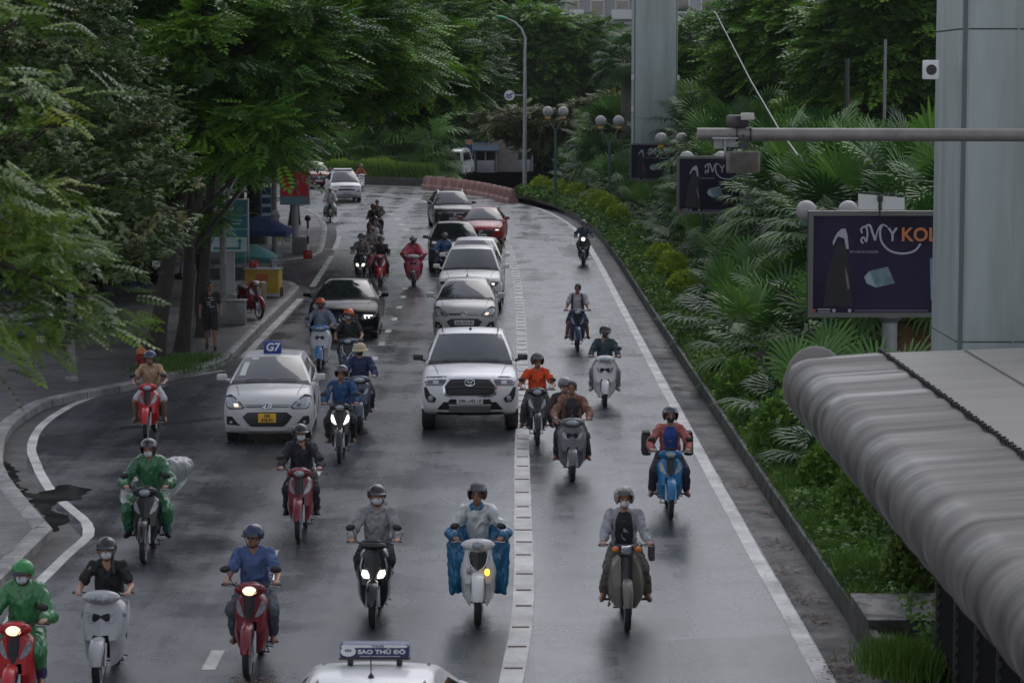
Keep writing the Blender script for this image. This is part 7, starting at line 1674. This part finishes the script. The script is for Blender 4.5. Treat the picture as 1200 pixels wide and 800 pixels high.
# small weeds under street trees
for i, (px, py, sp, lab) in enumerate(((200, 432, .8, 'grass patch round the leaning tree trunk'), (222, 421, .7, 'grass patch round the straight dark tree trunk'))):
    n = 1800; g = G(px, py, .145); grass('grass_patch', np.stack([NR.normal(g.x, sp * .5, n), NR.normal(g.y, .5, n), np.full(n, .145)], 1), np.full(n, .10), np.full(n, .01), NR.uniform(.1, .6, n), gm, lab, kind=None, cat='grass patch')
# ------------------------------------------------------------------ street trees, left side
random.seed(3)
# foreground tree: pale yellowish and blurred leaves at the left edge
def sil(px, py, Y, r): return (tuple(P(px, py, Y)), r)
tree('large foreground tree whose lit leafy branch hangs into the left edge', (-7.6, 17, .145), 5, [sil(-60, 330, 16, (.95, 1.3, .45)), sil(-20, 160, 17, (1.0, 1.4, .7)), sil(-70, 20, 17, (1.1, 1.4, .6))], 34, 26, .42, .22, T_PIN, leafmat('leaf_front', [(0, (.035, .075, .012)), (.4, (.09, .17, .02)), (.75, (.18, .30, .03)), (1, (.32, .36, .05))], .4), r0=.2, top=(-5.5, 17, 6.5), tonec=(.1, .95), nl=10, fork=.95)
# twig fronds hanging low
tree('slim foreground tree with a drooping leafy branch over the left pavement', (-5.2, 18.5, .145), 5, [sil(45, 365, 16.5, (.30, .5, .16)), sil(105, 378, 16.2, (.18, .3, .06)), sil(40, 290, 16.5, (.34, .5, .2)), sil(10, 240, 17, (.3, .5, .3))], 34, 18, .20, .17, T_PIN, MATS['leaf_front'], r0=.06, top=(-4.4, 17, 6.2), tonec=(.2, .95), nl=12, fork=.97)
tree('tree with dull pale leaves behind the foreground branches', (-9.5, 33, .145), 6, [sil(60, 130, 33, (1.6, 1.6, 1.3)), sil(135, 215, 31, (.95, 1.2, .75)), sil(40, 260, 32, (1.3, 1.3, .8)), sil(150, 130, 33, (.8, 1, .6)), sil(178, 262, 31.5, (.42, .6, .3)), sil(110, 290, 31.5, (.8, .8, .4)), sil(20, 30, 34, (1.6, 1.6, 1.0))], 330, 30, .34, .16, T_SPR, leaf_pale, r0=.2, tonec=(0, .9), nl=16, top=(-7, 33, 5.5))
# the big dark canopy trees over the pavement
DGX = 0
big = [('big dark feathery tree with a leaning trunk over the pavement', (180, 418), 62, [sil(230, 60, 60, (3.6, 3.5, 2.0)), sil(150, 30, 62, (3.2, 3.2, 2.0)), sil(300, 150, 58, (1.5, 2.4, .8)), sil(120, 150, 60, (2.2, 2.6, 1.4)), sil(240, 175, 60, (.9, 1.6, .4))], 6.8, .22),
       ('dark feathery street tree with a straight black trunk', (213, 412), 66, [sil(375, 45, 66, (2.9, 3.4, 1.7)), sil(300, 0, 70, (3.2, 3.6, 1.6)), sil(300, 118, 64, (2.0, 2.4, .7)), sil(400, 95, 66, (1.5, 2, .6))], 6.5, .17),
       ('broad dark tree whose branches reach farthest over the left lane', (300, 285), 98, [sil(460, 55, 95, (3.4, 4.2, 2.4)), sil(400, 10, 100, (4.4, 4.4, 2.4)), sil(515, 85, 92, (1.7, 3.0, 1.2)), sil(410, 92, 95, (2.4, 3.2, .9)), sil(345, 118, 96, (1.8, 2.6, .7)), sil(545, 75, 92, (.9, 2.2, .6))], 9, .36),
       ('dense dark tree behind the teal bank sign', (237, 395), 78, [sil(150, 240, 80, (1.6, 2.2, 1.1)), sil(290, 155, 82, (1.6, 2.2, .7)), sil(210, 110, 82, (3, 3, 2.2)), sil(90, 250, 78, (2.4, 2.4, 1.2))], 5.5, .17)]
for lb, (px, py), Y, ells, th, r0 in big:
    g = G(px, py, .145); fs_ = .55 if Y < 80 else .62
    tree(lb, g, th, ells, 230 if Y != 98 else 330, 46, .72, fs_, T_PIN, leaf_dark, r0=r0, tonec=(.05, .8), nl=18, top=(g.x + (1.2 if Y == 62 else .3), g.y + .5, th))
for px, Y, c_, rr, lb in ((55, 72, 4.6, (3.2, 3.4, 2.2), 'added dark spreading tree behind the weathered lamp post'), (-40, 84, 6.0, (4.6, 3.6, 4.2), 'added dark tall tree at the edge beyond the parked grey saloon'), (140, 88, 7.0, (3.8, 3.6, 2.6), 'added dark tree over the parked black suv')):  # trees added to darken the puddle reflection; they also fill the left backdrop
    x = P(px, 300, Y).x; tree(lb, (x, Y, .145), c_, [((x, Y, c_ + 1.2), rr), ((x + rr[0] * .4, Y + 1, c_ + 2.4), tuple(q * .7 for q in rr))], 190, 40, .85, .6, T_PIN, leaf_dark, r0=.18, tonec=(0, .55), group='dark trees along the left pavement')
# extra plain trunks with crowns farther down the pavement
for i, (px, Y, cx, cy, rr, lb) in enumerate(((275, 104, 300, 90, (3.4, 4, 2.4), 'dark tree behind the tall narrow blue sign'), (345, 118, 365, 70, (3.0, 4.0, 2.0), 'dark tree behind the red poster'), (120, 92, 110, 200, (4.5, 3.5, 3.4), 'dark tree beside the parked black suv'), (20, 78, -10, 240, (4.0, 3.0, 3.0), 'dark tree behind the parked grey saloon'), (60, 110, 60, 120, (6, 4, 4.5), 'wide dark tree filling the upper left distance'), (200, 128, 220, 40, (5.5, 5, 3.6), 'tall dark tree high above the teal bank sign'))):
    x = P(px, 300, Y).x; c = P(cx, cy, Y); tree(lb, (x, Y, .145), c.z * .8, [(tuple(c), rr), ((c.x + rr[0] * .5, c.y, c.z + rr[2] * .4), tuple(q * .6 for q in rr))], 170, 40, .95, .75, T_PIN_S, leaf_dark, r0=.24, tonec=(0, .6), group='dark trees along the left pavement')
# pavement saplings tied to stakes
for i, (px, py, lb) in enumerate(((234, 392, 'young street tree tied to wooden stakes beside the walking person'),)):
    g = G(px, py, .145); tree(lb, g, 2.9, [((g.x, g.y, 3.3), (.7, .7, .6))], 26, 20, .3, .3, T_PIN, leaf_mid, r0=.10, nl=6)
    st = MB()
    for a in (0, 2.1, 4.2): st.tube([(.45 * math.cos(a), .45 * math.sin(a), 0), (.05 * math.cos(a), .05 * math.sin(a), 1.9)], .022, 6)
    st.tube([(-.3, 0, 1.1), (.3, .05, 1.15)], .02, 6); tag(st.build('tree_stakes', mat('stake_wood', (.18, .15, .11), .8), None, g), 'three wooden stakes propping the young pavement tree', 'stakes')
# ------------------------------------------------------------------ background trees
def bgtree(px, py, Y, rr, lb, m, extra=(), n=230, per=34, cr=1.15, fs_=.95, group='trees in the distance', tonec=(.1, .85), basepx=None):
    c = P(px, py, Y); x = P(basepx, 200, Y).x if basepx else c.x
    el = [(tuple(c), rr)] + [(tuple(P(a, b_, Y)), r2) for a, b_, r2 in extra]
    return tree(lb, (x, Y, .1), max(2.5, c.z - rr[2] * .6), el, n, per, cr, fs_, T_PIN_S, m, r0=.34, tonec=tonec, group=group, nl=16, name='background_tree')
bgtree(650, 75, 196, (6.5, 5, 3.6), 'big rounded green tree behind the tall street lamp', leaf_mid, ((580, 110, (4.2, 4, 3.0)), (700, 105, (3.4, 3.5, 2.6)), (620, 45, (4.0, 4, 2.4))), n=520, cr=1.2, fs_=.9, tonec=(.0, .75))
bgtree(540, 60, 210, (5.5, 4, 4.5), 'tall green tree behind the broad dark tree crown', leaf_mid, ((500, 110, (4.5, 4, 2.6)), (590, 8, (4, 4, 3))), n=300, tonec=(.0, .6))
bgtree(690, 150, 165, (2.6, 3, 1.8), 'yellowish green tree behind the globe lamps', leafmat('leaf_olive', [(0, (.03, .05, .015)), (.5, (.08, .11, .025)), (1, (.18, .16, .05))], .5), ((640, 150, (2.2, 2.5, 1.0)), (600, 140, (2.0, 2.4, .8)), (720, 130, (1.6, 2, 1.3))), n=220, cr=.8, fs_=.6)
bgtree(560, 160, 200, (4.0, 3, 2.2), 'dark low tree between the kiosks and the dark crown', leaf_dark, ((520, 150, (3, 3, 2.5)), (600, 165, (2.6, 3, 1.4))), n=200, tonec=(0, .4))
for i, (px, py, Y, rr, ex, lb) in enumerate(((840, 70, 150, (3.4, 4, 3.0), ((815, 120, (2.2, 3, 2.4)), (880, 110, (2.8, 3, 2.0))), 'green feathery tree just right of the far column'),
        (930, 50, 118, (3.6, 4, 2.6), ((900, 110, (2.6, 3, 1.6)), (970, 95, (2.8, 3, 1.8)), (940, 5, (3.0, 3, 1.4))), 'broad feathery tree above the horizontal pipe'),
        (1040, 45, 108, (3.4, 4, 2.7), ((1010, 110, (2.4, 3, 1.4)), (1075, 100, (2.2, 3, 1.6)), (1060, 0, (3, 3, 1.4))), 'broad feathery tree touching the near column'),
        (1100, 90, 126, (4.5, 4, 4), (), 'tree mostly hidden behind the near column'),
        (870, 150, 160, (3.0, 4, 1.8), ((930, 150, (2.6, 3, 1.2)),), 'low leafy tree behind the horizontal pipe'),
        (800, 150, 170, (3.2, 4, 2.2), (), 'low dark tree right behind the far column'),
        (1000, 160, 150, (4.5, 4, 1.6), (), 'low dark tree filling the gap under the feathery crowns'))):
    bgtree(px, py, Y, rr, lb, leaf_mid if i < 5 else leaf_dark, ex, n=380 if i in (1, 2) else 240, cr=.85, fs_=.72, group='trees across the road on the right', tonec=(.0, .8) if i < 5 else (0, .5), basepx={1: 950, 2: 1015, 0: 860}.get(i))
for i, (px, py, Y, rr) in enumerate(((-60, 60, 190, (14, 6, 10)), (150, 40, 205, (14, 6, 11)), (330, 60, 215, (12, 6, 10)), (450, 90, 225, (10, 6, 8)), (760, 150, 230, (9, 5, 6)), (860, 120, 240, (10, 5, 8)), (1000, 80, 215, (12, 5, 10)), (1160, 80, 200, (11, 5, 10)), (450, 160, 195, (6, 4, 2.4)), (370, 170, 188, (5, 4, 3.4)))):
    bgtree(px, py, Y, rr, ['hazy tree far behind the upper left crowns', 'second hazy tree far behind the left crowns', 'hazy tree in the gap left of the broad dark tree', 'hazy tree behind the far bend', 'low hazy tree behind the far column', 'hazy tree under the grey white building', 'hazy tree behind the feathery trees', 'hazy tree behind the near column', 'bushy light tree right behind the far bend palms', 'bushy tree behind the red poster on the bend'][i], leaf_far_hazed, n=300, cr=1.9, fs_=1.5, group='far hazy trees', tonec=(.0, .8))
# dark understory behind the palms so that trunks stand in shade (real planting)
n = 9000
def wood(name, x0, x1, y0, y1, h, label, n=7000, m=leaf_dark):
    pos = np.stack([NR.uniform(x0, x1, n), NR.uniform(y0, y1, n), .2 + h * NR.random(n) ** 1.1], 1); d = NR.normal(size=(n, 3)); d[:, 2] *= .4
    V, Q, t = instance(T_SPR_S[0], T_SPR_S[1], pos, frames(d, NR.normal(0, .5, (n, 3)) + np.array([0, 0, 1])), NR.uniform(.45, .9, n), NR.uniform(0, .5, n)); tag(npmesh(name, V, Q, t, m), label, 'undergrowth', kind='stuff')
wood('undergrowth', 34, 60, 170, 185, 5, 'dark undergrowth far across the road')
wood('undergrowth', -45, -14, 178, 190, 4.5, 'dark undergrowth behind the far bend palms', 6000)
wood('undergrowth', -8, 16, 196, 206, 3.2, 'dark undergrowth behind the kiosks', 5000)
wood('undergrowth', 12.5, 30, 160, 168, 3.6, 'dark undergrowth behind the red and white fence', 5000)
# ------------------------------------------------------------------ buildings
def building(x, y, w_, d, h, m, label, nx, nz, rz=0, balcony=False, frame=None):
    root = empty('apartment_building', (x, y, 0), rz, label, 'building')
    MB().box((0, d / 2, h / 2), (w_, d, h)).build('wall', m, root); MB().box((0, d / 2, h + .3), (w_ + .6, d + .6, .6)).build('roof', m, root)
    fm_ = frame or M['white']; cx = w_ / nx; cz = h / nz
    for i in range(nx):
        for k in range(nz):
            px, pz = -w_ / 2 + (i + .5) * cx, (k + .5) * cz
            if pz < 9: continue
            wi = MB().box((px, -.06, pz), (cx * .56, .12, cz * .56)).build('window', fm_, root)
            MB().box((px, -.125, pz), (cx * .48, .03, cz * .48)).build('pane', M['glass'], wi)
            if balcony and i % 2: MB().box((px, -.6, pz - cz * .36), (cx * .9, 1.1, .12)).box((px, -1.12, pz - cz * .2), (cx * .9, .05, cz * .28)).build('balcony', fm_, root)
    for k in range(1, nz): MB().box((0, -.05, k * cz), (w_, .1, .18)).build('floor_band', fm_, root)
    return root
bw = mat('render_white', (.36, .37, .39), .8, var=.12, vscale=.4); bgm = mat('render_grey', (.20, .20, .21), .8, var=.15, vscale=.4); bgb = mat('render_brown', (.20, .15, .12), .8, var=.15, vscale=.4)
building(P(700, 10, 290).x, 290, 14, 12, 30, bw, 'grey white apartment block behind the trees left of the far column', 5, 9, balcony=True)
building(P(845, 10, 275).x, 275, 11, 12, 30, bw, 'grey white building right of the far column top', 4, 9)
building(P(655, 10, 300).x - 2, 302, 6, 10, 28, bgb, 'brown building with an orange balcony beside the white block', 3, 8, frame=mat('frame_orange', (.45, .24, .06), .6))
building(P(535, 10, 285).x, 285, 7, 10, 34, bgm, 'grey building with a dark sign peeping over the tall green tree', 4, 10)
building(P(470, 10, 300).x, 305, 12, 10, 30, bw, 'pale building hidden behind the broad dark tree', 5, 9)
building(P(960, 10, 300).x, 300, 22, 10, 32, bgm, 'grey building hidden behind the feathery trees', 8, 9)
building(P(1130, 10, 290).x, 296, 14, 10, 32, bw, 'pale building hidden behind the near column', 6, 9)
building(P(180, 10, 290).x, 290, 60, 10, 34, bgm, 'long grey building behind the upper left trees', 20, 10)
MB_ = MB().box((0, 0, 0), (2.4, .2, 1.5)); s_ = tag(MB_.build('shop_sign', mat('sign_black', (.02, .02, .022), .5), None, P(519, 5, 283)), 'dark rooftop sign with a white letter at the top of the grey building', 'sign'); text('O', 'sign_lettering', 1.1, M['white'], s_, (0, -.12, 0), bold=.02)
sg = MB().box((0, 0, 0), (2.2, .2, 2.4)); s_ = tag(sg.build('shop_sign', MATS['sign_black'], None, P(866, 2, 270)), 'dark sign with a yellow letter a beside the building on the right', 'sign'); text('A', 'sign_lettering', 1.3, mat('letter_yellow', (.5, .4, .08), .5), s_, (0, -.12, -.4), bold=.02)
# left side row of low shop fronts behind the parked cars
root = empty('shop_row', (-24, 60, 0), 0, 'dim row of shop fronts behind the left pavement trees', 'building')
MB().box((-2, 15, 3.2), (4, 110, 6.4)).build('wall', bgm, root)
for k in range(14):
    f = MB().box((.03, -34 + k * 7.2, 1.6), (.12, 5.4, 2.9)).build('shop_front', mat('shutter_grey', (.10, .105, .11), .5, var=.2), root); MB().box((.10, -34 + k * 7.2, 1.5), (.04, 2.2, 2.5)).build('door', M['glass'], f)
# ------------------------------------------------------------------ the wet air
hz = MB().box((0, 172, 31), (520, 460, 66)); hm_ = bpy.data.materials.new('haze_air'); hm_.use_nodes = True; hn = hm_.node_tree.nodes; hl = hm_.node_tree.links
hn.remove(hn['Principled BSDF']); pv = hn.new('ShaderNodeVolumePrincipled'); pv.inputs['Density'].default_value = .0001; pv.inputs['Color'].default_value = (.9, .93, .96, 1); pv.inputs['Anisotropy'].default_value = .2
hl.new(pv.outputs[0], hn['Material Output'].inputs['Volume'])
tag(hz.build('haze', hm_), 'thin grey haze of a wet overcast day over the whole road', 'haze', kind='stuff')
for o in S.objects:
    l_ = o.get('label')
    if l_ and len(l_.split()) > 16: print('LONG', len(l_.split()), l_)
